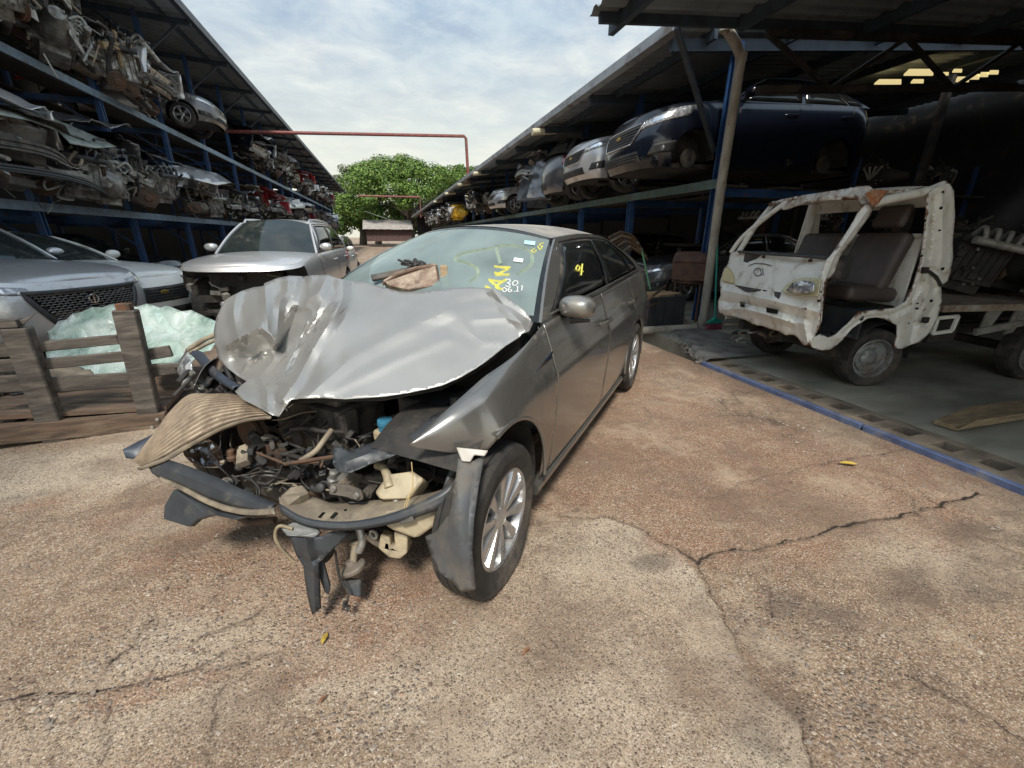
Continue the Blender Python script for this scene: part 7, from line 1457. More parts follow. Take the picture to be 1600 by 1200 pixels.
ORD = 'first second third fourth fifth sixth seventh eighth ninth tenth eleventh twelfth thirteenth fourteenth fifteenth sixteenth seventeenth eighteenth nineteenth twentieth twenty-first twenty-second twenty-third twenty-fourth twenty-fifth twenty-sixth'.split()
def build_left_junk():
    rg = random.Random(77)
    protos = [clip_obj(1, M_greyiron, False), clip_obj(2, M_silver), clip_obj(3, M_beige), clip_obj(4, M_grey), clip_obj(5, M_dkblue), clip_obj(8, M_red), clip_obj(11, M_white), engine_obj(21), engine_obj(22), axle_obj(31), axle_obj(32)]
    colour = ['rust dirty', 'silver', 'beige', 'grey', 'dark blue', 'red', 'white', 'grey', 'tan', 'rusty', 'oily']
    used = set()
    def place(k, x, y, z, rx=0, ry=0, rz=0, sc=1., label=None, group=None, name=None):
        o = protos[k] if k not in used else copy_tree(protos[k]); used.add(k); o.location = (x, y, z); o.rotation_euler = (rx, ry, rz); o.scale = (sc,) * 3
        cat = {'cut_front_end': 'car wreck', 'engine': 'engine', 'suspension_assembly': 'car part'}[o.name.split('.')[0]]
        if label is None: label = '%s %s' % (colour[k], cat)
        tag(o, label, cat, group); return o
    # measured items: (kind, px, py of its middle bottom, X, yaw, scale, tilt, label)
    def at(k, px, X, z, rz=0., sc=1., rx=0., ry=0., dz=0., label='', group=None, py=200):
        y = gx(px, py, X)[1]; return place(k, X, y, z + dz, rx, ry, rz, sc, label, group)
    z2 = LB2 + .06; z1 = LB1 + .06; gu = 'wrecked parts on the upper shelf of the left rack'; gl = 'wrecked parts on the lower shelf of the left rack'
    near_u = [(0, -8, -5.3, 0, 1.3, 0, .2, 0), (7, 22, -5.1, 1.0, 1.8, .3, .0, .0), (9, 62, -5.15, .3, 1.35, 0, -.3, .15), (8, 60, -5.3, .3, 1.5, 0, 0, .75), (0, 95, -5.4, .15, 1.2, 0, .1, .55), (7, 118, -5.2, 2.2, 1.4, .2, .2, .0), (10, 150, -5.1, 1.1, 1.1, .6, .3, .1), (3, 175, -5.5, 0, 1.1, 0, 0, .1), (8, 205, -5.1, .7, 1.5, 0, 0, .05), (7, 222, -5.2, 1.5, 1.5, .0, .3, .45), (1, 238, -5.3, 0, 1.25, 0, .1, .1), (9, 226, -5.1, .2, 1.1, 0, .2, -.1)]
    labs_u = ['heap of greasy front end metal at the far left end of the upper shelf', 'tan engine and gearbox hanging over the upper beam at the far left', 'suspension with rust red brake disc standing above the upper beam', 'engine stacked on top of the assembly with the rust red disc', 'battered front end behind the rust red brake disc', 'grey engine on the upper beam left of the first inner post', 'rusty strut and rods leaning above the upper beam', 'grey crumpled front end behind the crossed wooden blocks', 'tan engine lying under the crossed wooden blocks', 'grey gearbox tilted next to the grey sedan on the upper shelf', 'silver crushed front end just left of the grey sedan on the upper shelf', 'suspension hanging beside the front wheel of the upper shelf sedan']
    for a, lb in zip(near_u, labs_u): k, px, X, rz, sc, rx, ry, dz = a; at(k, px, X, z2, rz, sc, rx, ry, dz, lb, gu)
    near_l = [(1, -25, -5.45, 0, 1.3, 0, .1, .25, 'green grey curved hood shell at the far left end of the lower shelf'), (9, 10, -5.0, .2, 1.4, 0, 0, 0, 'rusty brown subframe lying on the lower beam at the far left'), (0, 60, -5.3, .1, 1.2, 0, .2, 0, 'front end with two long bumper beams on the lower shelf at left'), (8, 118, -5.1, .9, 1.4, 0, .1, .05, 'dirty tan engine on the lower beam below the second post'), (3, 140, -5.5, -.1, 1.2, 0, .15, .35, 'dark crushed front end with bright wires behind the tan engine'), (7, 165, -5.1, 2., 1.4, .1, 0, 0, 'grey engine over the lower beam right of the tan engine'), (4, 195, -5.4, .1, 1.2, 0, 0, .1, 'dark blue crushed front end with pale hanging rods on the lower shelf'), (10, 215, -5.05, .4, 1.2, 0, .2, 0, 'strut assembly hanging over the lower beam near the third post'), (8, 240, -5.1, 1.2, 1.4, .2, 0, .2, 'aluminium engine with pale casing beside the third post on the lower shelf'), (1, 295, -5.5, .05, 1.2, 0, .12, .25, 'silver front end with intact headlight on the lower shelf above the silver wagon'), (9, 290, -5.1, .5, 1.0, 0, 0, 0, 'rusty suspension under the silver front end on the lower shelf'), (7, 325, -5.1, 1.0, 1.2, 0, 0, 0, 'brown engine right of the silver front end on the lower shelf'), (0, 345, -5.3, 0, 1.1, 0, 0, .0, 'tangled metal front end with yellowish box on the lower shelf'), (3, 375, -5.2, 0, 1.1, 0, 0, 0, 'grey tangled front end above the roof of the silver wagon')]
    for k, px, X, rz, sc, rx, ry, dz, lb in near_l: at(k, px, X, z1, rz, sc, rx, ry, dz, lb, gl, py=300)
    # the rows running away
    y = gx(385, 250, -5.2)[1]; i = 0; cyc = [4, 6, 1, 9, 3, 0, 6, 2, 5, 8, 3, 1, 0, 4, 6, 10, 5, 2, 3, 0]
    nice = {0: 'rust dirty', 1: 'silver', 2: 'beige', 3: 'grey', 4: 'dark blue', 5: 'red', 6: 'white', 7: 'grey', 8: 'tan', 9: 'rusty', 10: 'oily'}
    def far(zb, y0, gname, shelf, off):
        y = y0; n = 0
        while y < 52:
            k = cyc[(n + off) % len(cyc)]; kind = ('front end', 'engine', 'suspension')[0 if k < 7 else (1 if k < 9 else 2)]
            dist = 'past near posts' if y < 24 else ('halfway along' if y < 36 else 'near far end')
            od = ORD[n]
            place(k, -5.35 + rg.uniform(-.25, .25), y, zb + rg.uniform(0, .2), rg.uniform(-.15, .15), rg.uniform(-.1, .25), rg.uniform(-.35, .35) + (0 if k < 7 else rg.uniform(-1, 1)), rg.uniform(1.05, 1.35), '%s of the far row, %s wrecked %s on the %s left shelf' % (od, nice[k], kind, shelf), gname)
            if rg.random() < .6: k2 = rg.choice([0, 3, 7, 8, 9, 10, 1]); kind = ('front end', 'engine', 'suspension')[0 if k2 < 7 else (1 if k2 < 9 else 2)]; place(k2, -5.3, y + .3, zb + .75, rg.uniform(-.4, .4), rg.uniform(-.3, .3), rg.uniform(-1, 1), rg.uniform(.7, 1.0), '%s %s on top of the %s wreck of the far %s left row' % (nice[k2], kind, od, shelf), gname)
            y += 1.45 if y < 30 else 1.75; n += 1
    far(z2, gx(392, 250, -5.2)[1], gu, 'upper', 0); far(z1, gx(400, 300, -5.2)[1], gl, 'lower', 7)
    # timber cross, loose panels and beams
    o = MB(); a = Vector(gx(158, 70, -4.9)); b = Vector(gx(203, 74, -4.75)); o.bar(a, b, .10, .12); t = o.build('timber_block', M_plank, bevel=.006); tag(t, 'pale square timber lying level across the engines on the upper left shelf', 'timber')
    o = MB(); o.bar(Vector(gx(178, 48, -4.85)), Vector(gx(191, 105, -4.85)), .09, .05); t = o.build('timber_block', M_plank, bevel=.006); tag(t, 'pale upright board crossing the level timber on the upper left shelf', 'timber')
    for k, (x0, y0, x1, y1, w, lab) in enumerate(((20, -2, 58, 26, .14, 'pale flat metal strip hanging at the top left corner above the engines'), (108, 48, 136, 90, .12, 'pale torn metal strip right of the rust red brake disc'), (68, 84, 90, 122, .05, 'thin grey channel leaning on the upper beam below the rust red disc'))):
        o = MB(); a = Vector(gx(x0, y0, -4.7)); b = Vector(gx(x1, y1, -4.75)); o.bar(a, b, .01, w); t = o.build('metal_strip', M_pale, bevel=.002); tag(t, lab, 'metal strip')
    for x0, y0, x1, y1, h, lab in ((-20, 218, 110, 262, .17, 'grey ribbed bumper beam hanging out of the lower left shelf'), (-20, 258, 165, 300, .10, 'long dark splash panel lying below the ribbed bumper beam')):
        A = np.array(gx(x0, y0, -4.75)); B = np.array(gx(x1, y1, -4.75)); rows = []
        for i in range(17):
            t = i / 16; p = lerp(A, B, t); p = p + np.array([.18 * math.sin(math.pi * t), 0, .05 * math.sin(math.pi * t)]); rows.append([p + np.array([dx, 0, dz * h]) for dx, dz in ((-.02, .5), (.02, .45), (.02, .2), (0, .15), (0, .1), (.02, .05), (.02, -.2), (0, -.25), (.02, -.3), (.02, -.45), (-.02, -.5))])
        o = MB(); o.grid(rows); t = o.build('bumper_beam', M_greyiron if h > .12 else M_plasticg, smooth=35, solid=.006); tag(t, lab, 'bumper')
    def shell(name, outline, X, pm, lab, cre=(), wob=.03):
        ct = [(x, y, float((gx(x, y, X_) - EYE) @ FW)) for x, y, X_ in X]; F0 = Frame(0, 0, 0); o = sheet(name, outline, ct, pm, None, F0, cre, sp=6, th=.01, wob=wob, wscale=.3, smooth=35); tag(o, lab, 'car panel'); return o
    shell('hood_panel', [(-10, 163), (30, 168), (70, 180), (110, 197), (150, 214), (182, 230), (150, 232), (110, 225), (90, 205), (50, 190), (-10, 178)], [(-10, 163, -5.2), (70, 180, -5.0), (182, 230, -4.7), (150, 232, -4.6), (50, 190, -4.7), (-10, 178, -4.8)], mat('pale green paint', (.25, .28, .25), (.2, .23, .2), 6, .4, .3, dirt=DUST, damt=.3), 'pale green curved hood panel over the wrecks on the lower left shelf')
    shell('hood_panel', [(262, 258), (300, 262), (340, 272), (362, 286), (340, 290), (300, 280), (268, 272)], [(262, 258, -5.1), (300, 262, -5.0), (362, 286, -4.6), (340, 290, -4.5), (268, 272, -4.8)], M_silver, 'silver hood edge above the headlight on the lower left shelf beside the third post')
    shell('hood_panel', [(432, 315), (455, 313), (478, 318), (476, 325), (450, 326), (432, 322)], [(432, 315, -5.0), (478, 318, -4.6), (450, 326, -4.6)], M_white, 'white small hood above the wrecks halfway along the lower left shelf')
build_left_junk()
# ------------------------------------------------------------------ cart with wooden stakes and broken glass
def build_cart():
    CF = Frame(-2.75, 3.42, 7); F0 = Frame(0, 0, 0)
    root = empty('stake_cart', tuple(CF.o), R(7), label='old wooden stake sided cart bed with grey posts and slats at the left', cat='cart')
    def q(px, py, v=0.): return Vector(CF.yy(px, py, v))
    def bar(a, b, w, h, nm, mm=M_wood, v=0., v2=None): m = MB(); m.bar(q(*a, v), q(*b, v if v2 is None else v2), w, h); return m.build(nm, mm, root, bevel=.006)
    bar((-40, 682), (262, 656), .06, .14, 'bottom_beam', M_woodbrown, -.02)
    m = MB(); a = q(26, 512); b = q(92, 690); m.bar(a, b, .09, .13, up=(1, 0, 0)); m.build('post', M_wood, root, bevel=.008)
    m = MB(); a = q(196, 484); b = q(240, 668); m.bar(a, b, .09, .13, up=(1, 0, 0)); p = m.build('post', M_wood, root, bevel=.008)
    m = MB(); m.box(q(196, 484) + Vector((0, 0, .02)), (.08, .07, .05)); m.build('broken_cap', M_iron, p, bevel=.004)
    m = MB(); m.bar(q(-40, 508), q(32, 504), .08, .05); m.plate([q(30, 500), q(36, 508), q(58, 488), q(50, 494)], .01); m.build('top_rail', M_wood, root, bevel=.004)
    for k, (a, b, h) in enumerate((((-40, 548), (20, 546), .10), ((50, 543), (186, 530), .07), ((-40, 574), (30, 570), .09), ((58, 570), (200, 556), .075), ((225, 555), (268, 548), .085), ((-40, 602), (40, 598), .12), ((70, 602), (212, 592), .11), ((208, 588), (276, 577), .06), ((218, 574), (290, 570), .04))):
        bar(a, b, .03, h, 'slat', M_wood, .04)
    m = MB(); 
    for k in range(6): m.bar(q(-60, 668, 0) + Vector((0, .10 + k * .19, .05)), q(262, 648, 0) + Vector((0, .10 + k * .19, .05)), .18, .03)
    m.build('plank_floor', M_woodbrown, root)
    for x in (-.1, .55): m = MB(); m.bar((x, 0, .02), (x, 1.2, .02), .08, .06); m.build('cross_bearer', M_dark, root)
    m = MB()
    for s in ((238, 667), (252, 672), (246, 655)): m.lathe([(.001, .0), (.012, 0), (.012, -.01), (.001, -.012)], c=q(*s, -.06), axis='y', n=10)
    m.build('bolt', M_pale, root)
    # crazed windshields lying over the cart
    g = bpy.data.materials.new('crazed green laminated glass'); g.use_nodes = True; nt = g.node_tree; N = nt.nodes; L = nt.links; b = N['Principled BSDF']; b.inputs['Roughness'].default_value = .18; b.inputs['Coat Weight'].default_value = .6
    tc = N.new('ShaderNodeTexCoord'); nz = N.new('ShaderNodeTexNoise'); nz.inputs['Scale'].default_value = 4; nz.inputs['Detail'].default_value = 8; L.new(tc.outputs['Object'], nz.inputs[0])
    vo = N.new('ShaderNodeTexVoronoi'); vo.feature = 'DISTANCE_TO_EDGE'; vo.inputs['Scale'].default_value = 44; mp = N.new('ShaderNodeMapping'); mp.inputs['Scale'].default_value = (1, .5, 1.6); L.new(tc.outputs['Object'], mp.inputs[0]); L.new(mp.outputs[0], vo.inputs['Vector'])
    r1 = N.new('ShaderNodeValToRGB'); L.new(nz.outputs['Fac'], r1.inputs[0]); e = r1.color_ramp.elements; e[0].position = .35; e[0].color = (.22, .33, .28, 1); e[1].position = .62; e[1].color = (.66, .74, .70, 1); k = e.new(.48); k.color = (.42, .54, .48, 1)
    r2 = N.new('ShaderNodeValToRGB'); L.new(vo.outputs['Distance'], r2.inputs[0]); e = r2.color_ramp.elements; e[0].position = 0; e[0].color = (1, 1, 1, 1); e[1].position = .05; e[1].color = (0, 0, 0, 1)
    mx = N.new('ShaderNodeMix'); mx.data_type = 'RGBA'; L.new(r2.outputs[0], mx.inputs['Factor']); L.new(r1.outputs[0], mx.inputs['A']); mx.inputs['B'].default_value = (.66, .72, .68, 1); L.new(mx.outputs['Result'], b.inputs['Base Color'])
    bp = N.new('ShaderNodeBump'); bp.inputs['Distance'].default_value = .003; L.new(r2.outputs[0], bp.inputs['Height']); L.new(bp.outputs[0], b.inputs['Normal'])
    o = sheet('broken_windshield', [(72, 552), (79, 535), (74, 519), (88, 508), (92, 502), (104, 500), (115, 490), (128, 488), (145, 480), (160, 481), (178, 475), (192, 479), (205, 476), (208, 520), (212, 560), (214, 590), (190, 596), (160, 590), (130, 597), (100, 590), (80, 592), (77, 570)], [(72, 545, 3.75), (115, 490, 3.95), (178, 476, 4.0), (205, 477, 4.0), (214, 590, 3.5), (140, 540, 3.75), (100, 592, 3.45)], g, None, F0, [([(76, 560), (120, 540), (170, 520), (206, 505)], .04, 6), ([(90, 520), (140, 505), (200, 495)], -.03, 5)], sp=9, th=.006, wob=.022, wscale=.10, smooth=4)
    tag(o, 'green crazed windshield lying behind the cart slats, left of the taller post', 'windshield')
    o = sheet('broken_windshield', [(196, 477), (214, 480), (230, 475), (250, 481), (262, 478), (285, 487), (300, 485), (325, 497), (340, 503), (336, 518), (342, 530), (330, 548), (312, 552), (300, 566), (285, 572), (268, 584), (250, 582), (230, 588), (215, 578), (205, 540)], [(196, 477, 3.9), (262, 480, 3.9), (340, 503, 3.6), (330, 548, 3.35), (250, 582, 3.3), (205, 540, 3.6), (270, 530, 3.6)], g, None, F0, [([(210, 500), (260, 520), (300, 510), (338, 515)], .05, 6), ([(215, 545), (260, 535), (320, 535)], -.05, 6), ([(250, 485), (275, 520), (290, 560)], .03, 6)], sp=9, th=.006, wob=.028, wscale=.10, smooth=4)
    tag(o, 'pale green shattered windshield between the taller cart post and the crumpled hood', 'windshield')
    sc = random.Random(5)
    for k, (px, py, pm, lab) in enumerate(((150, 592, M_tan, 'twisted tan metal scrap under the green glass inside the cart'), (95, 600, M_greyiron, 'grey bent metal scrap inside the cart behind the lowest slat'), (110, 612, M_plasticg, 'dark crumpled plastic sheet hanging in the cart below the wide slat'), (22, 600, M_greyiron, 'rusty scrap at the left end of the cart'))):
        p = gd(px, py, 3.5 if k < 4 else 3.0); o = panel_obj(50 + k, pm, 'scrap_metal', .7 if k < 4 else .8, .35, .10); o.location = p; o.rotation_euler = (sc.uniform(-.5, .5), sc.uniform(-.3, .3), sc.uniform(-1, 1)); tag(o, lab, 'scrap metal')
    o = engine_obj(61); o.location = (-3.0, 3.95, .12); o.scale = (.6,) * 3; tag(o, 'small dirty engine lying on the plank floor of the wooden cart', 'engine')
build_cart()

# ------------------------------------------------------------------ pipes across the yard, distance
def build_far():
    m = MB(); Y = 20.6; a = gy(728, 213, Y); b = gy(732, 285, Y); l = gy(330, 205, Y)
    m.tube([tuple(l), (a[0] - .08, a[1], a[2] + .0), (a[0], a[1], a[2] - .08), tuple(b)], .065, 10); o = m.build('pipe_arch', M_redpipe, smooth=50); tag(o, 'dark red pipe crossing the yard above the cars, turning down at the right shed', 'pipe')
    m = MB(); Y = 47; a = gy(656, 308, Y); b = gy(658, 340, Y); l = gy(560, 306, Y); m.tube([tuple(l), tuple(a), tuple(b)], .09, 8); o = m.build('pipe_arch', M_redpipe); tag(o, 'second red pipe arch far down the yard in front of the big tree', 'pipe')
    m = MB(); P = [gy(570, 330, 58), gy(605, 342, 50), gy(645, 352, 42)]; m.tube([tuple(p) for p in spline(P, 14)], .03, 6); o = m.build('cable', M_pale); tag(o, 'sagging cable below the big tree at the far end of the yard', 'cable')
    root = empty('far_shed', tuple(gy(608, 362, 66)), label='low shed with pale grey tiled roof at the far end of the yard', cat='shed')
    bx = root.location
    m = MB(); m.box((0, 2.5, -.5), (6.4, 5, 1.6)); m.build('wall', mat('dark red brick wall', (.12, .07, .06), (.08, .05, .045), 3, .9), root)
    m = MB(); a, c = .3, 1.2; m.grid([[(-3.6 + i * .5, -.6 + j * 1.0, a + j * .34 + .04 * (i % 2)) for j in range(5)] for i in range(15)]); m.build('roof', mat('pale grey tiles', (.36, .33, .30), (.25, .22, .2), 2, .9), root)
    # trees
    def tree(name, label, cx, cy, h, rx, rz_, zc, seed, nl, mats, leaf=.42, blobs=46):
        r = random.Random(seed); t = empty(name, (cx, cy, 0), label=label, cat='tree', group='trees at the end of the yard')
        m = MB(); m.tube([(0, 0, 0), (.2, 0, h * .25), (0, .2, h * .5), (.3, 0, h * .75)], [.7, .5, .38, .2], 10)
        ends = []
        for k in range(16):
            a = r.uniform(0, 6.28); q = r.uniform(.3, .85); e = (math.cos(a) * rx * q, math.sin(a) * rx * q * .8, zc + r.uniform(-.2, .6) * rz_); z0 = h * r.uniform(.2, .5); m.tube([(0, 0, z0), (e[0] * .4, e[1] * .4, lerp(z0, e[2], .55)), e], [.28, .16, .05], 7); ends.append(e)
        m.build('trunk', mat('tree bark', (.10, .08, .06), (.06, .05, .04), 3, .95), t, smooth=60)
        mb = MB(); rg = np.random.default_rng(seed); cl = []
        for k in range(blobs):
            a = r.uniform(0, 6.283); u = r.uniform(-.55, 1); rad = math.sqrt(max(0, 1 - u * u)) * r.uniform(.72, 1.0); cl.append((math.cos(a) * rx * rad, math.sin(a) * rx * rad * .9, zc + u * rz_ * r.uniform(.8, 1.0) * (1 if u > 0 else .8), r.uniform(.13, .26) * rx))
        for k in range(nl):
            c = cl[int(rg.integers(0, len(cl)))]; d = rg.normal(size=3); d /= np.linalg.norm(d); q = c[3] * (rg.random() ** .35); p = Vector((c[0] + d[0] * q, c[1] + d[1] * q, c[2] + d[2] * q * .62))
            n = Vector((d[0], d[1], d[2] + .6)) + Vector(rg.normal(size=3) * .45); n.normalize(); a = n.orthogonal().normalized(); b = n.cross(a); th = rg.random() * 6.28; a, b = a * math.cos(th) + b * math.sin(th), b * math.cos(th) - a * math.sin(th); s_ = leaf * rg.uniform(.6, 1.3)
            mb.m(int(rg.integers(0, len(mats)))); mb.add([p - a * s_ - b * s_ * .2, p - b * s_ * .5, p + a * s_, p + b * s_ * .5], [(0, 1, 2, 3)])
        o = mb.build('crown', mats, t, fix=False)
    def lm(n, c): 
        m = mat(n, c, tuple(k * .7 for k in c), .5, .6, spec=.3); return m
    G = [lm('leaf green', (.12, .20, .032)), lm('leaf mid green', (.065, .125, .024)), lm('leaf light green', (.20, .29, .055))]; G2 = [lm('pale leaf', (.10, .13, .05)), lm('pale leaf two', (.14, .16, .075))]
    c = gy(642, 366, 75); top = gy(642, 250, 75)[2]; tree('broad_tree', 'broad rounded bright green tree filling the gap between the two sheds', c[0], 75, top * .7, 11.5, top * .44, top * .56, 5, 60000, [G[0], G[1], G[1], G[0], G[2]], .20, 95)
    c = gy(566, 366, 82); top = gy(566, 262, 82)[2]; tree('tree', 'thinner pale tree left of the broad green tree', c[0], 82, top * .8, 5.5, top * .38, top * .62, 9, 9000, G2, .2, 34)
    c = gy(700, 366, 95); tree('tree', 'darker tree behind the right flank of the broad tree', c[0] + 4, 95, 13, 9, 6, 9, 12, 7000, [G[1], G[0]], .45, 40)
    c = gy(590, 366, 90); tree('tree', 'low dark shrub like tree under the pale tree at the left shed end', c[0], 88, 6, 10, 4, 4, 14, 7000, [G[1], G[0]], .4, 40)
build_far()

# ------------------------------------------------------------------ odds and ends by the downpipe
def build_corner():
    F0 = Frame(0, 0, 0)
    # rusty barrel stove on legs
    c = gz(1072, 500, 0); c = np.array([4.95, c[1] * 4.95 / c[0], 0]); t = empty('rusty_stove', tuple(c), rz=-.9, label='rusty brown barrel stove with square mouth on thin legs left of the downpipe', cat='stove')
    rust = mat('dull brown rust', (.14, .075, .055), (.08, .05, .042), 7, .8, .2, .003, 25, dirt=(.20, .11, .07), damt=.35)
    m = MB(); rows = [[(x, math.cos(a) * .30, .98 + math.sin(a) * .17) for a in np.linspace(.0, math.pi, 16)] for x in (-.28, -.1, .1, .28)]; m.grid(rows); m.build('lid', rust, t, smooth=40, solid=.01)
    m = MB(); m.box((0, 0, .96), (.56, .60, .03)); m.box((.26, .21, .83), (.03, .20, .24)); m.box((.26, -.21, .83), (.03, .20, .24)); m.box((.26, 0, .91), (.03, .24, .06)); m.box((0, .29, .83), (.5, .03, .24)); m.box((0, -.29, .83), (.5, .03, .24)); m.box((-.26, 0, .83), (.03, .56, .24)); m.build('firebox', rust, t)
    m = MB(); m.lathe([(.30, .72), (.32, .70), (.30, .68), (.32, .66), (.22, .60), (.001, .60)], n=28); m.build('base_ring', M_iron, t, smooth=35)
    for x, y in ((.2, .25), (.2, -.25), (-.2, .25), (-.2, -.25), (.22, .0)): m = MB(); m.bar((x, y, .0), (x, y, .66), .035, .035); m.build('leg', M_iron, t)
    m = MB(); m.tube([(.3, .6, .92), (.3, -.55, .92)], .015, 6); m.build('handle_rod', M_iron, t)
    # broom
    b = gz(1114, 515, FLZ); t = empty('broom', tuple(b), label='teal handled broom with dark pink bristles leaning beside the downpipe', cat='broom'); top = np.array(gy(1121, 382, b[1] + .25)) - b
    teal = mat('teal plastic', (.02, .33, .25), (.02, .27, .21), 8, .45)
    m = MB(); m.tube([(0, 0, .17), tuple(top)], .012, 8); m.build('handle', teal, t, smooth=60)
    m = MB(); m.plate([(-.125, 0, .10), (.125, 0, .10), (.13, 0, .13), (.05, 0, .165), (.02, 0, .19), (-.02, 0, .19), (-.05, 0, .165), (-.13, 0, .13)], .05); m.build('head', teal, t, bevel=.008)
    m = MB(); r = random.Random(2)
    for k in range(150): x = r.uniform(-.12, .12); y = r.uniform(-.02, .02); m.bar((x, y, .105), (x * 1.22 + r.uniform(-.006, .006), y * 1.6, .0), .005, .005)
    m.build('bristles', mat('dark pink bristles', (.28, .07, .11), (.20, .05, .08), 30, .8), t)
    # thin green stick in the scrap
    m = MB(); m.tube([tuple(gy(1003, 392, 6.4)), tuple(gy(1016, 452, 6.1))], .014, 6); o = m.build('green_stick', mat('pale green plastic', (.16, .42, .22), None, 10, .5)); tag(o, 'thin pale green stick standing in the scrap behind the sedan', 'stick')
    # cardboard box and crates behind the sedan
    cb = mat('brown cardboard', (.42, .28, .15), (.34, .22, .12), 5, .85)
    p = gy(1030, 470, 5.75); o = MB(); o.box((0, 0, 0), (.55, .4, .26)); o.box((.03, 0, .135), (.50, .02, .01)); o = o.build('cardboard_box', cb, bevel=.006); o.location = p; o.rotation_euler[2] = .3; tag(o, 'brown cardboard box behind the rear of the wrecked sedan', 'box')
    p = gy(1024, 500, 5.55); t = empty('plastic_crate', (p[0], p[1], .28), rz=.1, label='dark grey ribbed plastic crate on the ground behind the sedan tail', cat='crate')
    m = MB(); m.box((0, 0, -.26), (.7, .45, .03))
    for s in (-1, 1): m.box((0, s * .22, 0), (.7, .02, .5)); m.box((s * .34, 0, 0), (.02, .43, .5))
    m.build('tub', M_plasticg, t, bevel=.004)
    m = MB()
    for k in range(8): m.box((-.32 + k * .09, -.24, -.02), (.018, .018, .44))
    m.box((0, -.235, .24), (.74, .04, .03)); m.build('ribs', M_plasticg, t)
    for k, (x, y) in enumerate(((1062, 500), (1052, 492), (1070, 505))):
        p = gy(x, y, 5.5); o = MB(); rr_ = random.Random(k); crumple(o, (0, 0, 0), .3, .22, .08, .1, k, rrot(rr_, .8), 9); o = o.build('scrap_metal', [M_pale, M_greyiron, M_tan][k], smooth=30, solid=.01); o.location = p; tag(o, ['pale crumpled scrap at the feet of the rusty stove', 'grey scrap lump between the crate and the rusty stove', 'tan scrap piece beside the base of the downpipe'][k], 'scrap metal')
    for L, lab in (([(1000, 478), (1040, 447)], 'long rusty rod sticking out behind the sedan tail, upper one'), ([(996, 487), (1030, 472)], 'short rusty bar sticking out behind the sedan tail, lower one')):
        m = MB(); m.tube([tuple(gy(L[0][0], L[0][1], 4.6)), tuple(gy(L[1][0], L[1][1], 5.4))], .018, 7); o = m.build('rusty_bar', M_iron); tag(o, lab, 'metal bar')
    # plank on the warehouse floor
    m = MB(); a = gz(1458, 664, FLZ + .03); pts = [gz(1456, 663, FLZ + .005), gz(1492, 674, FLZ + .005), gz(1640, 648, FLZ + .005), gz(1640, 625, FLZ + .005), gz(1515, 641, FLZ + .005)]
    up = np.array([0, 0, .035]); m.plate([p_ + up * .6 for p_ in pts], .035, nrm=(0, 0, 1)); o = m.build('wood_plank', M_plank, bevel=.004); tag(o, 'long pale wooden plank with a pointed sawn end on the warehouse floor', 'plank')
    m = MB(); m.plate([gz(1492, 673, FLZ + .042), gz(1524, 657, FLZ + .075), gz(1640, 640, FLZ + .075), gz(1640, 648, FLZ + .042)], .012); o = m.build('wood_plank', M_plank); tag(o, 'thin offcut lying on the long plank on the warehouse floor', 'plank')
build_corner()

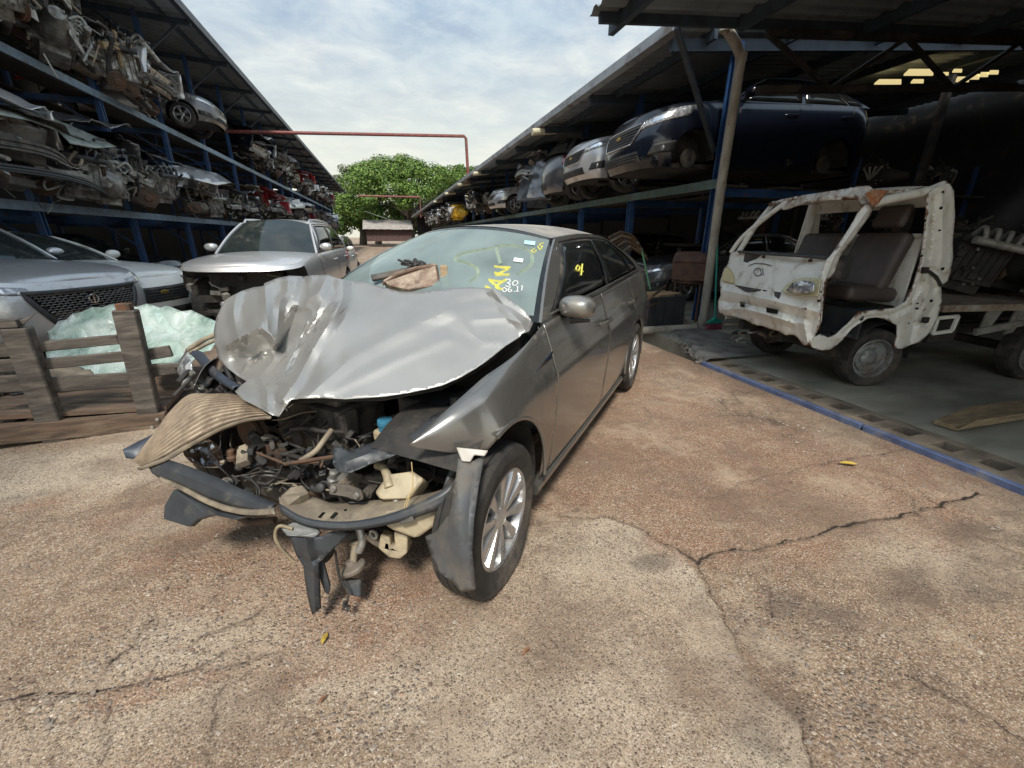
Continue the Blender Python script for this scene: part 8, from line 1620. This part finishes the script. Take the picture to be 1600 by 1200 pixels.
def build_right_side_junk():
    rg = random.Random(8); z = 0
    # covered bodies and panels on the ground under the right rack
    F0 = Frame(0, 0, 0); S1 = Shape(**SED)
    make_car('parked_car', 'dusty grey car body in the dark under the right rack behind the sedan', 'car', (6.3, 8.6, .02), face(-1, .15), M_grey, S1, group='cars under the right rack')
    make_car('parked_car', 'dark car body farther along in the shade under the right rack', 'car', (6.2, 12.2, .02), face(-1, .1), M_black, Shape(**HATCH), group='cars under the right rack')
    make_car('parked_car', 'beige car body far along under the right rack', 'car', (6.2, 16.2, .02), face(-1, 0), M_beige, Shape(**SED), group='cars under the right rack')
    for k in range(7):   # curved hoses / tubes bundle on the body
        p = gy(985 + k * 3, 372 + k * 5, 6.3 + k * .03); m = MB(); m.tube([tuple(np.array(p) + np.array(q)) for q in ((-.4, 0, .0), (-.2, 0, .09 + .01 * k), (.0, 0, .05), (.12, 0, -.04))], .025, 8); o = m.build('bent_tube', [M_iron, M_tan][k % 2], smooth=60); tag(o, ['topmost', 'second', 'third', 'fourth', 'fifth', 'sixth', 'lowest'][k] + ' curved rusty tube in the bundle behind the sedan rear window', 'tube', 'bundle of curved rusty tubes')
    # right rack wrecks farther along
    c1 = clip_obj(41, M_grey); c2 = clip_obj(42, M_black); c3 = engine_obj(43)
    for k, (px, py, X, o, lab) in enumerate(((823, 300, 4.4, c1, 'grey upright wrecked body piece beside the tail first hatchback'), (748, 325, 4.3, c2, 'black wrecked front end left of the pale silver hatchback on the right rack'))):
        p = gx(px, py, X); o.location = (X, p[1], RB + .05 + (.35 if k == 0 else 0)); o.rotation_euler = (0, -.5 if k == 0 else 0, math.pi); o.scale = (1.2,) * 3; tag(o, lab, 'car wreck', 'wrecks on the right rack')
    ye = mat('yellow painted casting', (.70, .42, .02), (.5, .30, .02), 9, .5)
    p = gx(715, 328, 4.2); c3.location = (4.2, p[1], RB + .1); c3.scale = (1.5,) * 3; c3.rotation_euler = (0, 0, 2)
    for ch in c3.children:
        if ch.name.startswith(('engine_block', 'gearbox')): ch.data.materials[0] = ye
    tag(c3, 'bright yellow machine casting on the right rack in the distance', 'engine', 'wrecks on the right rack')
    for k in range(7):
        o = copy_tree(rg.choice([c1, c2])); y = p[1] + 2.5 + k * 2.4; o.location = (4.4, y, RB + .05); o.rotation_euler = (0, 0, math.pi + rg.uniform(-.3, .3)); tag(o, ['first', 'second', 'third', 'fourth', 'fifth', 'sixth', 'seventh'][k] + ' small dark wreck beyond the yellow casting on the right rack', 'car wreck', 'far wrecks on the right rack')
    # door shells standing on the rack between the cars
    for px, py0, py1, X, pm, lab in ((838, 240, 300, 4.2, M_grey, 'grey door shell standing upright beside the tail first hatchback'), (820, 262, 300, 4.15, M_plasticg, 'dark bent door frame standing left of the grey door shell')):
        p = gx(px, py1, X); o = panel_obj(int(px), pm, 'door_shell', 1.1, .9, .06); o.location = (X + .2, p[1], RB + .75); o.rotation_euler = (.2, -1.25, .3); tag(o, lab, 'car door')
    # dark stacks inside the warehouse
    e1 = engine_obj(71); e2 = engine_obj(72)
    for e_ in (e1, e2):
        for ch in e_.children:
            if ch.name.startswith(('engine_block', 'gearbox')): ch.data.materials[0] = M_dark
    pass; pr = [e1, e2]; n = 0
    for k, (x, y, z_) in enumerate([(6.1, 3.2, .78), (6.6, 3.6, .78), (6.5, 3.0, .78), (7.1, 3.3, .78), (8, 5.0, .05), (8.6, 4.6, .05), (9.1, 5.3, .05), (7.6, 5.6, .05), (9.8, 4.4, .05), (10.4, 5.0, .05), (8.2, 5.2, .6), (9.2, 4.9, .6)]):
        o = pr[k] if k < 2 else copy_tree(pr[k % 2]); o.location = (x, y, z_); o.rotation_euler = (rg.uniform(-.3, .3), rg.uniform(-.3, .3), rg.uniform(-3, 3)); o.scale = (rg.uniform(1, 1.3),) * 3
        tag(o, ['oily engine nearest the cab on the truck deck', 'oily engine behind the first one on the truck deck', 'oily engine beside the smoky bag on the truck deck', 'oily engine farthest back on the truck deck'][k] if k < 4 else ['first', 'second', 'third', 'fourth', 'fifth', 'sixth', 'seventh', 'eighth'][k - 4] + ' dark engine of the pile on the floor beyond the truck', 'engine', 'engines on the truck deck' if k < 4 else 'engines on the warehouse floor')
    o = MB(); rr_ = random.Random(6); bag = []
    for i in range(19):
        bag.append([(math.sin(math.pi * i / 18) * math.cos(a) * (.32 + .05 * mnoise.noise(Vector((i * .5, a * 2, 0)))), math.sin(math.pi * i / 18) * math.sin(a) * (.26 + .05 * mnoise.noise(Vector((i * .5, a * 2, 3)))), .17 - math.cos(math.pi * i / 18) * .17 + .02 * mnoise.noise(Vector((i, a * 5, 5)))) for a in np.linspace(0, 6.283, 25)])
    o.grid(bag); o = o.build('plastic_bag', mat('smoky plastic bag', (.16, .16, .17), (.08, .08, .085), 14, .2, 0, .01, 25, coat=.6), smooth=40); o.location = (6.3, 2.35, .80); tag(o, 'shiny smoky plastic bag over parts on the truck deck at the right edge', 'bag')
    # shelving deep in the dark
    t = empty('storage_rack', (11, 8.5, 0), label='dark steel rack of parts deep inside the warehouse', cat='storage rack')
    for k in range(6): m = MB(); m.box((-4 + k * 2.2, 0, 1.6), (.08, .08, 3.2)); m.build('post', M_rackblue, t)
    for zz in (1.2, 2.4): m = MB(); m.box((1.5, .3, zz), (11.5, 1.2, .06)); m.build('shelf', M_board, t)
    for k in range(9):
        o = copy_tree(rg.choice(pr)); o.location = (7.4 + k * 1.15, 8.5, 1.25 if k % 2 else 2.45); o.rotation_euler = (0, 0, rg.uniform(-3, 3)); tag(o, ['first','second','third','fourth','fifth','sixth','seventh','eighth','ninth'][k] + ' dark engine from the left on the rack deep in the warehouse', 'engine', 'engines on the inner rack')
build_right_side_junk()
